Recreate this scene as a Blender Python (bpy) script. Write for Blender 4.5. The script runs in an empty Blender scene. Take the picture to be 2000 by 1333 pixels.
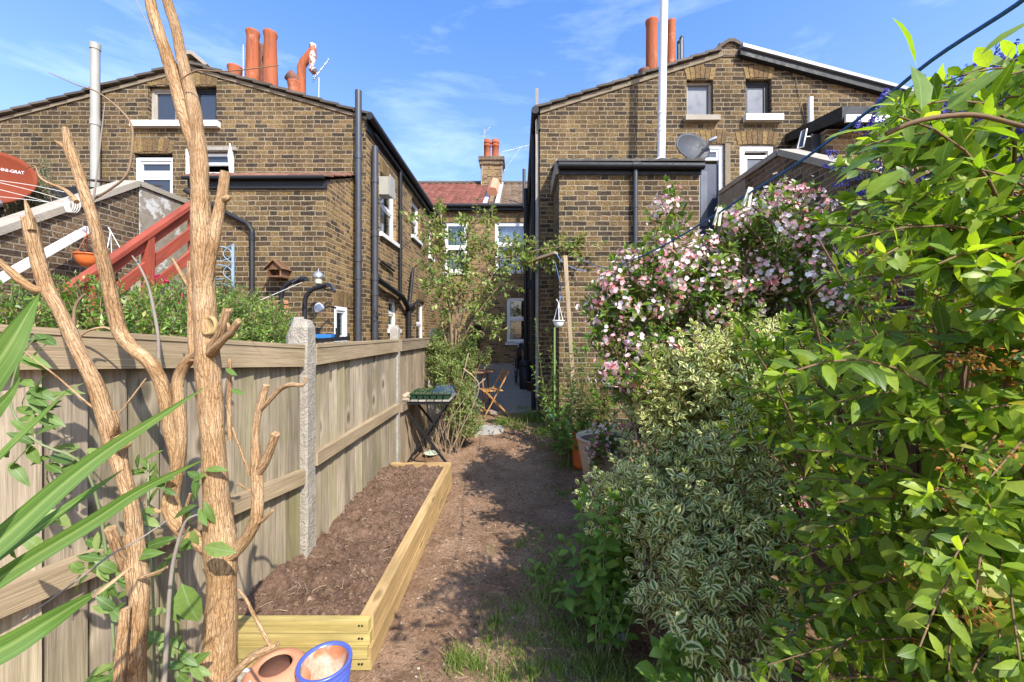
import bpy, math, random
import numpy as np
from mathutils import Vector, Matrix, geometry

R = math.radians
rng = random.Random(11)
nr = np.random.default_rng(11)
SC = bpy.context.scene
COL = SC.collection

# ------------------------------------------------------------------ camera, sky, sun, exposure
F, CX, HY, H = 780.0, 1013.0, 650.0, 1.645      # focal length and vanishing point read off the photo (2000 px wide), eye height in m
cam = bpy.data.cameras.new("camera")
cam.sensor_width = 36.0
cam.lens = F / 2000.0 * 36.0
cam.shift_x = -13.0 / 2000.0
cam.shift_y = -16.5 / 2000.0
cam.clip_start, cam.clip_end = 0.02, 1000.0
cam_ob = bpy.data.objects.new("camera", cam)
COL.objects.link(cam_ob)
cam_ob.location = (0, 0, H)
cam_ob.rotation_euler = (R(90), 0, 0)
SC.camera = cam_ob

SUN_EL, SUN_AZ = R(43.5), R(145)                  # azimuth from +Y towards +X: behind the camera, to the right
sun_dir = Vector((math.sin(SUN_AZ) * math.cos(SUN_EL), math.cos(SUN_AZ) * math.cos(SUN_EL), math.sin(SUN_EL)))
world = bpy.data.worlds.new("World")
SC.world = world
world.use_nodes = True
wn, wl = world.node_tree.nodes, world.node_tree.links
bg = wn["Background"]
sky = wn.new("ShaderNodeTexSky")
sky.sky_type = 'NISHITA'
sky.sun_disc = False
sky.sun_elevation, sky.sun_rotation = SUN_EL, SUN_AZ
sky.air_density, sky.dust_density, sky.ozone_density = 1.0, 1.6, 4.0
tc = wn.new("ShaderNodeTexCoord")
mp = wn.new("ShaderNodeMapping")
mp.inputs['Rotation'].default_value = (R(8), R(-17), R(12))
mp.inputs['Scale'].default_value = (1.6, 1.9, 7.0)
nz = wn.new("ShaderNodeTexNoise")
nz.inputs['Scale'].default_value = 1.5
nz.inputs['Detail'].default_value = 6.0
nz.inputs['Roughness'].default_value = 0.62
nz.inputs['Distortion'].default_value = 0.2
cr = wn.new("ShaderNodeValToRGB")
cr.color_ramp.elements[0].position = 0.56
cr.color_ramp.elements[0].color = (0, 0, 0, 1)
cr.color_ramp.elements[1].position = 0.86
cr.color_ramp.elements[1].color = (0.15, 0.15, 0.15, 1)
mx = wn.new("ShaderNodeMixRGB")
mx.inputs['Color2'].default_value = (8.5, 9.2, 10.0, 1)
tint = wn.new("ShaderNodeMixRGB")
tint.blend_type = 'MULTIPLY'
tint.inputs['Fac'].default_value = 1.0
sxyz = wn.new("ShaderNodeSeparateXYZ")
wl.new(tc.outputs['Generated'], sxyz.inputs[0])
hz_ = wn.new("ShaderNodeValToRGB")
hz_.color_ramp.elements[0].position = 0.0
hz_.color_ramp.elements[0].color = (1.12, 0.90, 0.82, 1)
hz_.color_ramp.elements[1].position = 0.62
hz_.color_ramp.elements[1].color = (0.60, 0.80, 1.02, 1)
wl.new(sxyz.outputs[2], hz_.inputs['Fac'])
wl.new(hz_.outputs['Color'], tint.inputs['Color2'])
wl.new(tc.outputs['Generated'], mp.inputs['Vector'])
wl.new(mp.outputs['Vector'], nz.inputs['Vector'])
wl.new(nz.outputs['Fac'], cr.inputs['Fac'])
wl.new(cr.outputs['Color'], mx.inputs['Fac'])
wl.new(sky.outputs['Color'], tint.inputs['Color1'])
wl.new(tint.outputs['Color'], mx.inputs['Color1'])
wl.new(mx.outputs['Color'], bg.inputs['Color'])
bg.inputs['Strength'].default_value = 0.15

sl = bpy.data.lights.new("sun", 'SUN')
sl.energy = 3.0
sl.angle = R(0.5)
sl.color = (1.0, 0.94, 0.84)
sun_ob = bpy.data.objects.new("sun", sl)
COL.objects.link(sun_ob)
sun_ob.location = sun_dir * 40
sun_ob.rotation_euler = (-sun_dir).to_track_quat('-Z', 'Y').to_euler()

SC.view_settings.view_transform = 'Standard'
SC.view_settings.look = 'None'
SC.view_settings.gamma = 1.0
SC.view_settings.use_curve_mapping = False
SC.view_settings.exposure = 1.38
try:
    SC.cycles.max_bounces = 8
    SC.cycles.transparent_max_bounces = 16
    SC.cycles.use_denoising = True
except Exception:
    pass


def P(px, py, Y):
    return Vector(((px - CX) / F * Y, Y, H + (HY - py) / F * Y))


def PX(px, Y):
    return (px - CX) / F * Y


def PZ(py, Y):
    return H + (HY - py) / F * Y


def gz(x, y):
    return max(0.0, (min(y, 14.5) - 4.5) * 0.0585)


# ------------------------------------------------------------------ mesh helpers
WLOC = {}


def thing(name, label, cat, loc, group=None):
    o = bpy.data.objects.new(name, None)
    o.empty_display_size = 0.1
    COL.objects.link(o)
    o.location = loc
    WLOC[o.name] = Vector(loc)
    tag(o, label, cat, group)
    return o


def tag(o, label=None, cat=None, group=None, kind=None):
    if label:
        o['label'] = label
    if cat:
        o['category'] = cat
    if group:
        o['group'] = group
    if kind:
        o['kind'] = kind
    return o


def boxuv(vs):
    n = Vector((0, 0, 0))
    for i in range(len(vs)):
        a, b = vs[i], vs[(i + 1) % len(vs)]
        n += Vector(((a[1] - b[1]) * (a[2] + b[2]), (a[2] - b[2]) * (a[0] + b[0]), (a[0] - b[0]) * (a[1] + b[1])))
    ax, ay, az = abs(n.x), abs(n.y), abs(n.z)
    if az >= ax and az >= ay:
        return [(v[0], v[1]) for v in vs]
    if ay >= ax:
        return [(v[0], v[2]) for v in vs]
    return [(v[1], v[2]) for v in vs]


class MB:
    def __init__(s):
        s.v, s.f, s.uv, s.sm = [], [], [], []

    def add(s, verts, faces, uvs=None, smooth=False):
        b = len(s.v)
        s.v += [tuple(v) for v in verts]
        for i, f in enumerate(faces):
            s.f.append(tuple(b + k for k in f))
            s.uv.append(uvs[i] if uvs else None)
            s.sm.append(smooth)

    def box(s, x0, x1, y0, y1, z0, z1):
        vs = [(x, y, z) for x in (x0, x1) for y in (y0, y1) for z in (z0, z1)]
        s.add(vs, [(0, 1, 3, 2), (4, 6, 7, 5), (0, 4, 5, 1), (2, 3, 7, 6), (0, 2, 6, 4), (1, 5, 7, 3)])
        return s

    def obox(s, c, size, M=None):
        M = M or Matrix.Identity(3)
        c = Vector(c)
        vs = []
        for x in (-.5, .5):
            for y in (-.5, .5):
                for z in (-.5, .5):
                    vs.append(c + M @ Vector((x * size[0], y * size[1], z * size[2])))
        s.add(vs, [(0, 1, 3, 2), (4, 6, 7, 5), (0, 4, 5, 1), (2, 3, 7, 6), (0, 2, 6, 4), (1, 5, 7, 3)])
        return s

    def bar(s, a, b, w, h, up=(0, 0, 1)):
        a, b, up = Vector(a), Vector(b), Vector(up)
        d = (b - a)
        L = d.length
        d.normalize()
        sd = d.cross(up)
        if sd.length < 1e-4:
            sd = d.cross(Vector((1, 0, 0)))
        sd.normalize()
        u = sd.cross(d)
        vs = []
        for p in (a, b):
            for x, z in ((-w / 2, -h / 2), (w / 2, -h / 2), (w / 2, h / 2), (-w / 2, h / 2)):
                vs.append(p + sd * x + u * z)
        fs = [(0, 1, 2, 3), (7, 6, 5, 4), (0, 4, 5, 1), (1, 5, 6, 2), (2, 6, 7, 3), (3, 7, 4, 0)]
        c = [0, w, w + h, 2 * w + h, 2 * w + 2 * h]
        uv = [[(0, 0), (w, 0), (w, h), (0, h)]] * 2 + [[(c[i], 0), (c[i], L), (c[i + 1], L), (c[i + 1], 0)] for i in range(4)]
        s.add(vs, fs, uv)
        return s

    def tube(s, pts, rad, n=8, cap=True, smooth=True, wob=0.0, jag=0.0, seed=0):
        pts = [Vector(p) for p in pts]
        m = len(pts)
        if not hasattr(rad, '__len__'):
            rad = [rad] * m
        lr = random.Random(seed)
        tn = []
        for i in range(m):
            a, b = pts[max(0, i - 1)], pts[min(m - 1, i + 1)]
            t = (b - a)
            tn.append(t.normalized() if t.length > 1e-9 else Vector((0, 0, 1)))
        nrm = tn[0].orthogonal().normalized()
        vs, L, acc = [], [], 0.0
        ph = [lr.uniform(0, 6.28) for _ in range(4)]
        for i in range(m):
            if i:
                acc += (pts[i] - pts[i - 1]).length
                ax = tn[i - 1].cross(tn[i])
                if ax.length > 1e-6:
                    nrm = Matrix.Rotation(tn[i - 1].angle(tn[i]), 3, ax.normalized()) @ nrm
                nrm = (nrm - tn[i] * nrm.dot(tn[i])).normalized()
            L.append(acc)
            bn = tn[i].cross(nrm)
            for k in range(n):
                a = 2 * math.pi * k / n
                r = rad[i]
                if wob:
                    r *= 1 + wob * (0.6 * math.sin(3 * a + acc * 9 + ph[0]) * 0.5 + 0.5 * math.sin(2 * a - acc * 14 + ph[1]) + 0.3 * math.sin(acc * 37 + ph[2]) + lr.uniform(-.35, .35))
                p = pts[i] + (nrm * math.cos(a) + bn * math.sin(a)) * r
                if jag and i == m - 1:
                    p += tn[i] * lr.uniform(-.3, 1.0) * jag
                vs.append(p)
        fs, uv = [], []
        rm = max(rad)
        for i in range(m - 1):
            for k in range(n):
                k2 = (k + 1) % n
                fs.append((i * n + k, i * n + k2, (i + 1) * n + k2, (i + 1) * n + k))
                u0, u1 = k / n * 6.28 * rm, (k + 1) / n * 6.28 * rm
                uv.append([(u0, L[i]), (u1, L[i]), (u1, L[i + 1]), (u0, L[i + 1])])
        s.add(vs, fs, uv, smooth)
        if cap:
            s.add(vs[:n], [tuple(range(n - 1, -1, -1))])
            s.add(vs[-n:], [tuple(range(n))])
        return s

    def lathe(s, prof, base, n=24, M=None, smooth=True, closed=False, wob=0.0):
        base = Vector(base)
        vs = []
        for (r, z) in prof:
            for k in range(n):
                a = 2 * math.pi * k / n
                rr = max(r, 1e-4)
                v = Vector((rr * math.cos(a), rr * math.sin(a), z))
                if M is not None:
                    v = M @ v
                vs.append(base + v)
        fs, uv = [], []
        m = len(prof)
        acc = [0.0]
        for i in range(1, m):
            acc.append(acc[-1] + math.hypot(prof[i][0] - prof[i - 1][0], prof[i][1] - prof[i - 1][1]))
        rm = max(p[0] for p in prof)
        for i in range(m - 1):
            for k in range(n):
                k2 = (k + 1) % n
                fs.append((i * n + k, i * n + k2, (i + 1) * n + k2, (i + 1) * n + k))
                u0, u1 = k / n * 6.28 * rm, (k + 1) / n * 6.28 * rm
                uv.append([(u0, acc[i]), (u1, acc[i]), (u1, acc[i + 1]), (u0, acc[i + 1])])
        s.add(vs, fs, uv, smooth)
        return s

    def prism(s, poly, mapf, d0, d1):
        """polygon (a,b) list extruded between depths d0 and d1 through mapf(a,b,d)"""
        n = len(poly)
        vs = [mapf(a, b, d0) for a, b in poly] + [mapf(a, b, d1) for a, b in poly]
        s.add(vs, [tuple(range(n)), tuple(range(2 * n - 1, n - 1, -1))] + [(i, (i + 1) % n, n + (i + 1) % n, n + i) for i in range(n)])
        return s

    def wall(s, outline, holes, mapf, reveal=0.1, thick=0.0):
        """flat wall with real openings; holes are (a0,a1,b0,b1); reveals run inward by `reveal`"""
        co, ed = [], []

        def ring(pts):
            b = len(co)
            co.extend(Vector(p) for p in pts)
            ed.extend((b + i, b + (i + 1) % len(pts)) for i in range(len(pts)))
        ring(outline)
        for (a0, a1, b0, b1) in holes:
            ring([(a0, b0), (a1, b0), (a1, b1), (a0, b1)])
        vo, _, fo = geometry.delaunay_2d_cdt(co, ed, [], 1, 1e-5)[:3]
        fs = []
        for f in fo:
            cx = sum(vo[i].x for i in f) / len(f)
            cy = sum(vo[i].y for i in f) / len(f)
            if not any(a0 < cx < a1 and b0 < cy < b1 for a0, a1, b0, b1 in holes):
                fs.append(tuple(f))
        s.add([mapf(v.x, v.y, 0) for v in vo], fs)
        for (a0, a1, b0, b1) in holes:
            c = [(a0, b0), (a1, b0), (a1, b1), (a0, b1)]
            vs = [mapf(a, b, 0) for a, b in c] + [mapf(a, b, reveal) for a, b in c]
            s.add(vs, [(i, (i + 1) % 4, 4 + (i + 1) % 4, 4 + i) for i in range(4)])
        return s

    def build(s, name, mat, parent=None, label=None, smooth=None, off=None):
        me = bpy.data.meshes.new(name)
        if parent is not None:
            loc = WLOC[parent.name]
        else:
            A = np.array(s.v)
            loc = Vector(((A[:, 0].min() + A[:, 0].max()) / 2, (A[:, 1].min() + A[:, 1].max()) / 2, A[:, 2].min()))
        me.from_pydata([(v[0] - loc[0], v[1] - loc[1], v[2] - loc[2]) for v in s.v], [], s.f)
        ul = me.uv_layers.new(name="UVMap")
        buf = []
        for f, uv in zip(s.f, s.uv):
            if uv is None:
                uv = boxuv([s.v[i] for i in f])
            for c in uv:
                buf += [c[0], c[1]]
        ul.data.foreach_set("uv", buf)
        me.polygons.foreach_set("use_smooth", s.sm if smooth is None else [smooth] * len(s.f))
        if mat:
            me.materials.append(mat)
        me.update()
        o = bpy.data.objects.new(name, me)
        COL.objects.link(o)
        if parent is not None:
            o.parent = parent
        else:
            o.location = loc
        WLOC[o.name] = Vector(loc)
        if label:
            o['label'] = label
        return o


def fix_normals(o):
    import bmesh
    bm = bmesh.new()
    bm.from_mesh(o.data)
    bmesh.ops.recalc_face_normals(bm, faces=bm.faces)
    bm.to_mesh(o.data)
    bm.free()
    return o


# ------------------------------------------------------------------ instanced leaves, petals, blades (merged into one mesh per part)
LEAF = (np.array([(0, 0, 0), (-.30, .22, .05), (0, .25, 0), (.30, .22, .05), (-.42, .5, .09), (0, .52, .02), (.42, .5, .09),
                  (-.26, .78, .04), (0, .8, .0), (.26, .78, .04), (0, 1.0, -.06)], float),
        [(0, 2, 1), (0, 3, 2), (1, 2, 5, 4), (2, 3, 6, 5), (4, 5, 8, 7), (5, 6, 9, 8), (7, 8, 10), (8, 9, 10)])
LEAFS = (np.array([(0, 0, 0), (-.38, .45, .08), (0, .5, 0), (.38, .45, .08), (0, 1, -.05)], float),
         [(0, 2, 1), (0, 3, 2), (1, 2, 4), (2, 3, 4)])
LEAF1 = (np.array([(0, 0, 0), (-.36, .45, .06), (.36, .45, .06), (0, 1, -.04)], float), [(0, 2, 1), (1, 2, 3)])
_pv = [(0, 0, 0)]
_pf = []
for _k in range(5):
    _a = _k * 2 * math.pi / 5
    for _da, _r, _z in ((-.60, .78, .22), (0, 1.0, .30), (.60, .78, .22)):
        _pv.append((_r * math.cos(_a + _da), _r * math.sin(_a + _da), _z))
    _b = 1 + 3 * _k
    _pf += [(0, _b, _b + 1), (0, _b + 1, _b + 2)]
FLOWER = (np.array(_pv, float), _pf)
BLADE = (np.array([(-.5, 0, 0), (.5, 0, 0), (-.36, .5, .06), (.36, .5, .06), (0, 1, .30)], float), [(0, 1, 3, 2), (2, 3, 4)])
CHIP = (np.array([(-.5, 0, 0), (.5, .1, 0), (.3, 1, .1), (-.4, .8, .05), (0, .5, .28)], float),
        [(0, 1, 4), (1, 2, 4), (2, 3, 4), (3, 0, 4)])
CRUMB = (np.array([(-.5, -.4, 0), (.5, -.5, .0), (.45, .5, 0), (-.5, .45, 0), (-.25, -.2, .5), (.3, -.25, .55), (.2, .3, .45), (-.3, .25, .6)], float),
         [(0, 1, 5, 4), (1, 2, 6, 5), (2, 3, 7, 6), (3, 0, 4, 7), (4, 5, 6, 7)])


class Swarm:
    """collects oriented copies of a template and links them as one mesh"""

    def __init__(s, tpl):
        s.t = tpl
        s.p, s.d, s.n, s.l, s.w = [], [], [], [], []

    def put(s, p, d, n, l, w):
        s.p.append(tuple(p)); s.d.append(tuple(d)); s.n.append(tuple(n)); s.l.append(l); s.w.append(w)

    def build(s, name, mat, parent=None, label=None, smooth=True, curl=None):
        T, faces = s.t
        p, d, n = np.array(s.p, float), np.array(s.d, float), np.array(s.n, float)
        l, w = np.array(s.l, float)[:, None], np.array(s.w, float)[:, None]
        d /= np.linalg.norm(d, axis=1)[:, None] + 1e-9
        x = np.cross(d, n)
        x /= np.linalg.norm(x, axis=1)[:, None] + 1e-9
        n = np.cross(x, d)
        m, k = len(p), len(T)
        V = np.zeros((m, k, 3))
        cu = nr.uniform(-.25, .05, (m, 1)) if curl is None else nr.uniform(curl[0], curl[1], (m, 1))
        for j in range(k):
            V[:, j, :] = p + x * (T[j, 0] * w) + d * (T[j, 1] * l) + n * (T[j, 2] * w + cu * l * T[j, 1] ** 2)
        V = V.reshape(-1, 3)
        if parent is not None:
            loc = np.array(WLOC[parent.name])
        else:
            loc = np.array(((V[:, 0].min() + V[:, 0].max()) / 2, (V[:, 1].min() + V[:, 1].max()) / 2, V[:, 2].min()))
        V = V - loc
        lens = np.array([len(f) for f in faces])
        flat = np.array([i for f in faces for i in f])
        loops = (flat[None, :] + (np.arange(m) * k)[:, None]).reshape(-1)
        tot = np.tile(lens, m)
        start = np.concatenate([[0], np.cumsum(tot)[:-1]])
        me = bpy.data.meshes.new(name)
        me.vertices.add(m * k)
        me.vertices.foreach_set("co", V.reshape(-1))
        me.loops.add(len(loops))
        me.loops.foreach_set("vertex_index", loops.astype(np.int32))
        me.polygons.add(len(tot))
        me.polygons.foreach_set("loop_start", start.astype(np.int32))
        me.polygons.foreach_set("loop_total", tot.astype(np.int32))
        me.polygons.foreach_set("use_smooth", np.full(len(tot), smooth))
        ul = me.uv_layers.new(name="UVMap")
        tuv = np.stack([T[:, 0] + .5, T[:, 1]], 1)[flat]
        ul.data.foreach_set("uv", np.tile(tuv, (m, 1)).reshape(-1))
        me.materials.append(mat)
        me.update(calc_edges=True)
        o = bpy.data.objects.new(name, me)
        COL.objects.link(o)
        if parent is not None:
            o.parent = parent
        else:
            o.location = loc
        WLOC[o.name] = Vector(loc)
        if label:
            o['label'] = label
        return o


# ------------------------------------------------------------------ materials
class NT:
    def __init__(s, name):
        s.m = bpy.data.materials.new(name)
        s.m.use_nodes = True
        s.t = s.m.node_tree
        s.b = s.t.nodes["Principled BSDF"]
        s.out = s.t.nodes["Material Output"]

    def n(s, typ, **kw):
        nd = s.t.nodes.new(typ)
        for k, v in kw.items():
            if hasattr(nd, k) and k not in nd.inputs:
                setattr(nd, k, v)
            else:
                s.set(nd, k, v)
        return nd

    def set(s, nd, k, v):
        i = nd.inputs[k]
        if hasattr(v, 'outputs'):
            v = v.outputs[0]
        if hasattr(v, 'is_output'):
            s.t.links.new(v, i)
        else:
            if isinstance(v, tuple) and len(v) == 3 and i.type == 'RGBA':
                v = v + (1,)
            i.default_value = v

    def math(s, op, a, b=None, c=None):
        nd = s.t.nodes.new("ShaderNodeMath")
        nd.operation = op
        for i, v in enumerate((a, b, c)):
            if v is not None:
                if hasattr(v, 'outputs'):
                    v = v.outputs[0]
                if hasattr(v, 'is_output'):
                    s.t.links.new(v, nd.inputs[i])
                else:
                    nd.inputs[i].default_value = v
        return nd.outputs[0]

    def noise(s, vec, scale, detail=4, rough=.55, dist=0.0):
        nd = s.n("ShaderNodeTexNoise")
        if vec is not None:
            s.set(nd, 'Vector', vec)
        nd.inputs['Scale'].default_value = scale
        nd.inputs['Detail'].default_value = detail
        nd.inputs['Roughness'].default_value = rough
        nd.inputs['Distortion'].default_value = dist
        return nd.outputs['Fac']

    def ramp(s, fac, stops, interp='LINEAR'):
        nd = s.n("ShaderNodeValToRGB")
        s.set(nd, 'Fac', fac)
        r = nd.color_ramp
        r.interpolation = interp
        while len(r.elements) < len(stops):
            r.elements.new(0.5)
        for e, (p, c) in zip(r.elements, stops):
            e.position = p
            e.color = (c + (1,)) if isinstance(c, tuple) else (c, c, c, 1)
        return nd.outputs[0]

    def mix(s, fac, a, b, mode='MIX'):
        nd = s.n("ShaderNodeMixRGB", blend_type=mode)
        s.set(nd, 'Fac', fac)
        s.set(nd, 'Color1', a)
        s.set(nd, 'Color2', b)
        return nd.outputs[0]

    def map(s, vec, scale=(1, 1, 1), rot=(0, 0, 0), loc=(0, 0, 0)):
        nd = s.n("ShaderNodeMapping")
        s.set(nd, 'Vector', vec)
        nd.inputs['Scale'].default_value = scale
        nd.inputs['Rotation'].default_value = rot
        nd.inputs['Location'].default_value = loc
        return nd.outputs[0]

    def bump(s, h, dist=.01, strength=1.0, prev=None):
        nd = s.n("ShaderNodeBump")
        s.set(nd, 'Height', h)
        nd.inputs['Distance'].default_value = dist
        nd.inputs['Strength'].default_value = strength
        if prev is not None:
            s.set(nd, 'Normal', prev)
        return nd.outputs[0]

    def uv(s):
        return s.n("ShaderNodeTexCoord").outputs['UV']

    def obj(s):
        return s.n("ShaderNodeTexCoord").outputs['Object']

    def pos(s):
        return s.n("ShaderNodeNewGeometry").outputs['Position']

    def rnd(s):
        return s.n("ShaderNodeNewGeometry").outputs['Random Per Island']

    def fin(s, col=None, rough=.6, normal=None, metal=0.0, spec=None):
        if col is not None:
            s.set(s.b, 'Base Color', col)
        s.set(s.b, 'Roughness', rough)
        s.set(s.b, 'Metallic', metal)
        if spec is not None:
            s.set(s.b, 'Specular IOR Level', spec)
        if normal is not None:
            s.set(s.b, 'Normal', normal)
        return s.m


def brick_mat(name, stops, mortar=(.36, .285, .18), mort_w=.0052, soot=.6, tone=(1, 1, 1), rowh=.075, hide=.0):
    t = NT(name)
    uv = t.uv()
    nv = t.n("ShaderNodeTexNoise", Vector=uv, Scale=11.0, Detail=3.0)
    off = t.n("ShaderNodeVectorMath", operation='MULTIPLY_ADD')
    t.set(off, 0, nv.outputs['Color'])
    off.inputs[1].default_value = (.022, .022, .0)
    sub = t.n("ShaderNodeVectorMath", operation='ADD')
    t.set(off, 2, uv)
    t.set(sub, 0, off.outputs[0])
    sub.inputs[1].default_value = (-.011, -.011, 0)
    sp = t.n("ShaderNodeSeparateXYZ", Vector=sub.outputs[0])
    u, v = sp.outputs[0], sp.outputs[1]
    row = t.math('FLOOR', t.math('DIVIDE', v, rowh))
    fv = t.math('SUBTRACT', v, t.math('MULTIPLY', row, rowh))
    wn1 = t.n("ShaderNodeTexWhiteNoise", noise_dimensions='1D')
    t.set(wn1, 'W', row)
    per = .3375
    uu = t.math('ADD', t.math('ADD', u, t.math('MULTIPLY', row, per * .5)), t.math('MULTIPLY', wn1.outputs['Value'], .06))
    cell = t.math('FLOOR', t.math('DIVIDE', uu, per))
    fu = t.math('SUBTRACT', uu, t.math('MULTIPLY', cell, per))
    head = t.math('GREATER_THAN', fu, .225)
    loc = t.math('SUBTRACT', fu, t.math('MULTIPLY', head, .225))
    wid = t.math('SUBTRACT', .225, t.math('MULTIPLY', head, .1125))
    e1 = t.math('MINIMUM', loc, t.math('SUBTRACT', wid, loc))
    e2 = t.math('MINIMUM', fv, t.math('SUBTRACT', rowh, fv))
    rid = t.n("ShaderNodeCombineXYZ")
    t.set(rid, 0, t.math('ADD', t.math('MULTIPLY', cell, 2.0), head))
    t.set(rid, 1, row)
    wn2 = t.n("ShaderNodeTexWhiteNoise", noise_dimensions='2D', Vector=rid.outputs[0])
    edge = t.math('MINIMUM', e1, t.math('MULTIPLY', e2, .85))
    mr = t.n("ShaderNodeMapRange", interpolation_type='SMOOTHSTEP')
    t.set(mr, 'Value', edge)
    mr.inputs['From Min'].default_value = mort_w * .7
    mr.inputs['From Max'].default_value = mort_w * 1.5
    isb = mr.outputs[0]                     # 1 on brick, 0 on mortar
    n1 = t.noise(uv, 34, 5, .65)
    n2 = t.noise(uv, 9, 3, .6)
    big = t.noise(uv, .8, 4, .6)
    base = t.ramp(t.math('ADD', t.math('MULTIPLY', wn2.outputs['Value'], .72), t.math('MULTIPLY', n2, .30)), stops)
    mot = t.ramp(n1, [(.30, .38), (.50, .95), (.72, 1.55)])
    base = t.mix(.9, base, mot, 'MULTIPLY')
    sootf = t.ramp(big, [(.38, 1.0), (.62, 1.0 - soot * .6)])
    base = t.mix(1.0, base, sootf, 'MULTIPLY')
    base = t.mix(.55, base, t.ramp(t.noise(t.map(uv, (3.0, 1.2, 1)), 1.0, 5, .65), [(.30, .40), (.5, 1.0), (.72, 1.4)]), 'MULTIPLY')
    mcol = t.mix(t.ramp(n2, [(.35, 0.0), (.75, .75)]), mortar, tuple(c * .45 for c in mortar))
    mcol = t.mix(.6, mcol, sootf, 'MULTIPLY')
    col = t.mix(isb, mcol, base)
    col = t.mix(1.0, col, tone, 'MULTIPLY')
    h = t.math('ADD', t.math('MULTIPLY', isb, -.25), t.math('MULTIPLY', n1, t.math('MULTIPLY_ADD', isb, 1.1, .5)))
    return t.fin(col, .9, t.bump(h, .014, .9), spec=.2)


STOCK = [(0.0, (.044, .034, .026)), (.26, (.078, .055, .034)), (.44, (.125, .081, .041)), (.62, (.175, .112, .050)), (.78, (.23, .150, .062)), (1.0, (.125, .070, .040))]
STOCKW = [(0.0, (.055, .040, .030)), (.25, (.11, .073, .042)), (.45, (.19, .122, .060)), (.65, (.27, .175, .075)), (.85, (.34, .22, .095)), (1.0, (.20, .10, .055))]
STOCKD = [(0.0, (.055, .042, .034)), (.3, (.105, .070, .045)), (.55, (.165, .110, .062)), (.8, (.225, .150, .085)), (1.0, (.19, .085, .055))]


def simple(name, col, rough=.5, var=.25, scale=8, metal=0.0, bump=0.0, bscale=60, spec=None, isl=0.0, coat=0.0):
    t = NT(name)
    p = t.obj()
    nz = t.noise(p, scale, 5, .6)
    c = t.mix(nz, tuple(x * (1 - var) for x in col), tuple(min(1, x * (1 + var)) for x in col))
    if isl:
        c = t.mix(1.0, c, t.ramp(t.rnd(), [(0, 1 - isl), (1, 1 + isl)]), 'MULTIPLY')
    nb = t.bump(t.noise(p, bscale, 4, .6), bump, 1.0) if bump else None
    rr = t.ramp(t.noise(p, scale * 2.3, 3), [(.3, max(0.03, rough - .1)), (.7, min(1, rough + .12))])
    if coat:
        t.set(t.b, 'Coat Weight', coat)
    return t.fin(c, rr, nb, metal, spec)


def wood_mat(name, c1, c2, green=0.0, scale=1.0, isl=.3, rough=.8, knots=0.0, bump=.004, wet=0.0):
    """grain runs along UV v"""
    t = NT(name)
    uv = t.uv()
    r = t.rnd()
    of = t.n("ShaderNodeCombineXYZ")
    t.set(of, 0, t.math('MULTIPLY', r, 37.0))
    t.set(of, 1, t.math('MULTIPLY', r, 91.0))
    ad = t.n("ShaderNodeVectorMath", operation='ADD')
    t.set(ad, 0, uv)
    t.set(ad, 1, of.outputs[0])
    vec = ad.outputs[0]
    g = t.noise(t.map(vec, (52 * scale, 1.7 * scale, 1)), 1.0, 5, .65, .6)
    g2 = t.noise(t.map(vec, (170 * scale, 4 * scale, 1)), 1.0, 3, .6)
    blot = t.noise(t.map(vec, (5, 1.4, 1)), 1.0, 4, .6)
    c = t.mix(t.ramp(g, [(.28, 0.0), (.72, 1.0)]), c1, c2)
    c = t.mix(.55, c, t.ramp(g2, [(.3, .55), (.7, 1.25)]), 'MULTIPLY')
    c = t.mix(1.0, c, t.ramp(r, [(0, 1 - isl), (1, 1 + isl)]), 'MULTIPLY')
    c = t.mix(.8, c, t.ramp(blot, [(.3, .6), (.65, 1.15)]), 'MULTIPLY')
    if green:
        gm = t.ramp(t.noise(t.map(vec, (3.5, .9, 1)), 1.0, 4, .6), [(.42, 0.0), (.7, green)])
        c = t.mix(gm, c, (.20, .19, .055))
    h = t.math('ADD', g, t.math('MULTIPLY', g2, .6))
    if knots:
        vo = t.n("ShaderNodeTexVoronoi", voronoi_dimensions='2D', Vector=t.map(vec, (4.5, 1.9, 1)), Scale=1.0)
        gate = t.math('GREATER_THAN', t.n('ShaderNodeSeparateColor', Color=vo.outputs['Color']).outputs[0], .62)
        kd = t.math('ADD', vo.outputs['Distance'], t.math('MULTIPLY', t.math('SUBTRACT', g, .5), .09))
        k = t.math('MULTIPLY', t.ramp(kd, [(.05, .8), (.10, 0.0)]), gate)
        c = t.mix(t.math('MULTIPLY', t.math('MULTIPLY', t.ramp(kd, [(.08, 0.0), (.13, .35), (.24, 0.0)]), gate), knots), c, tuple(min(.8, x * 1.25) for x in c2))
        c = t.mix(t.math('MULTIPLY', k, knots), c, tuple(x * .40 for x in c1))
    return t.fin(c, rough, t.bump(h, bump, .8), spec=.25)


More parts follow.
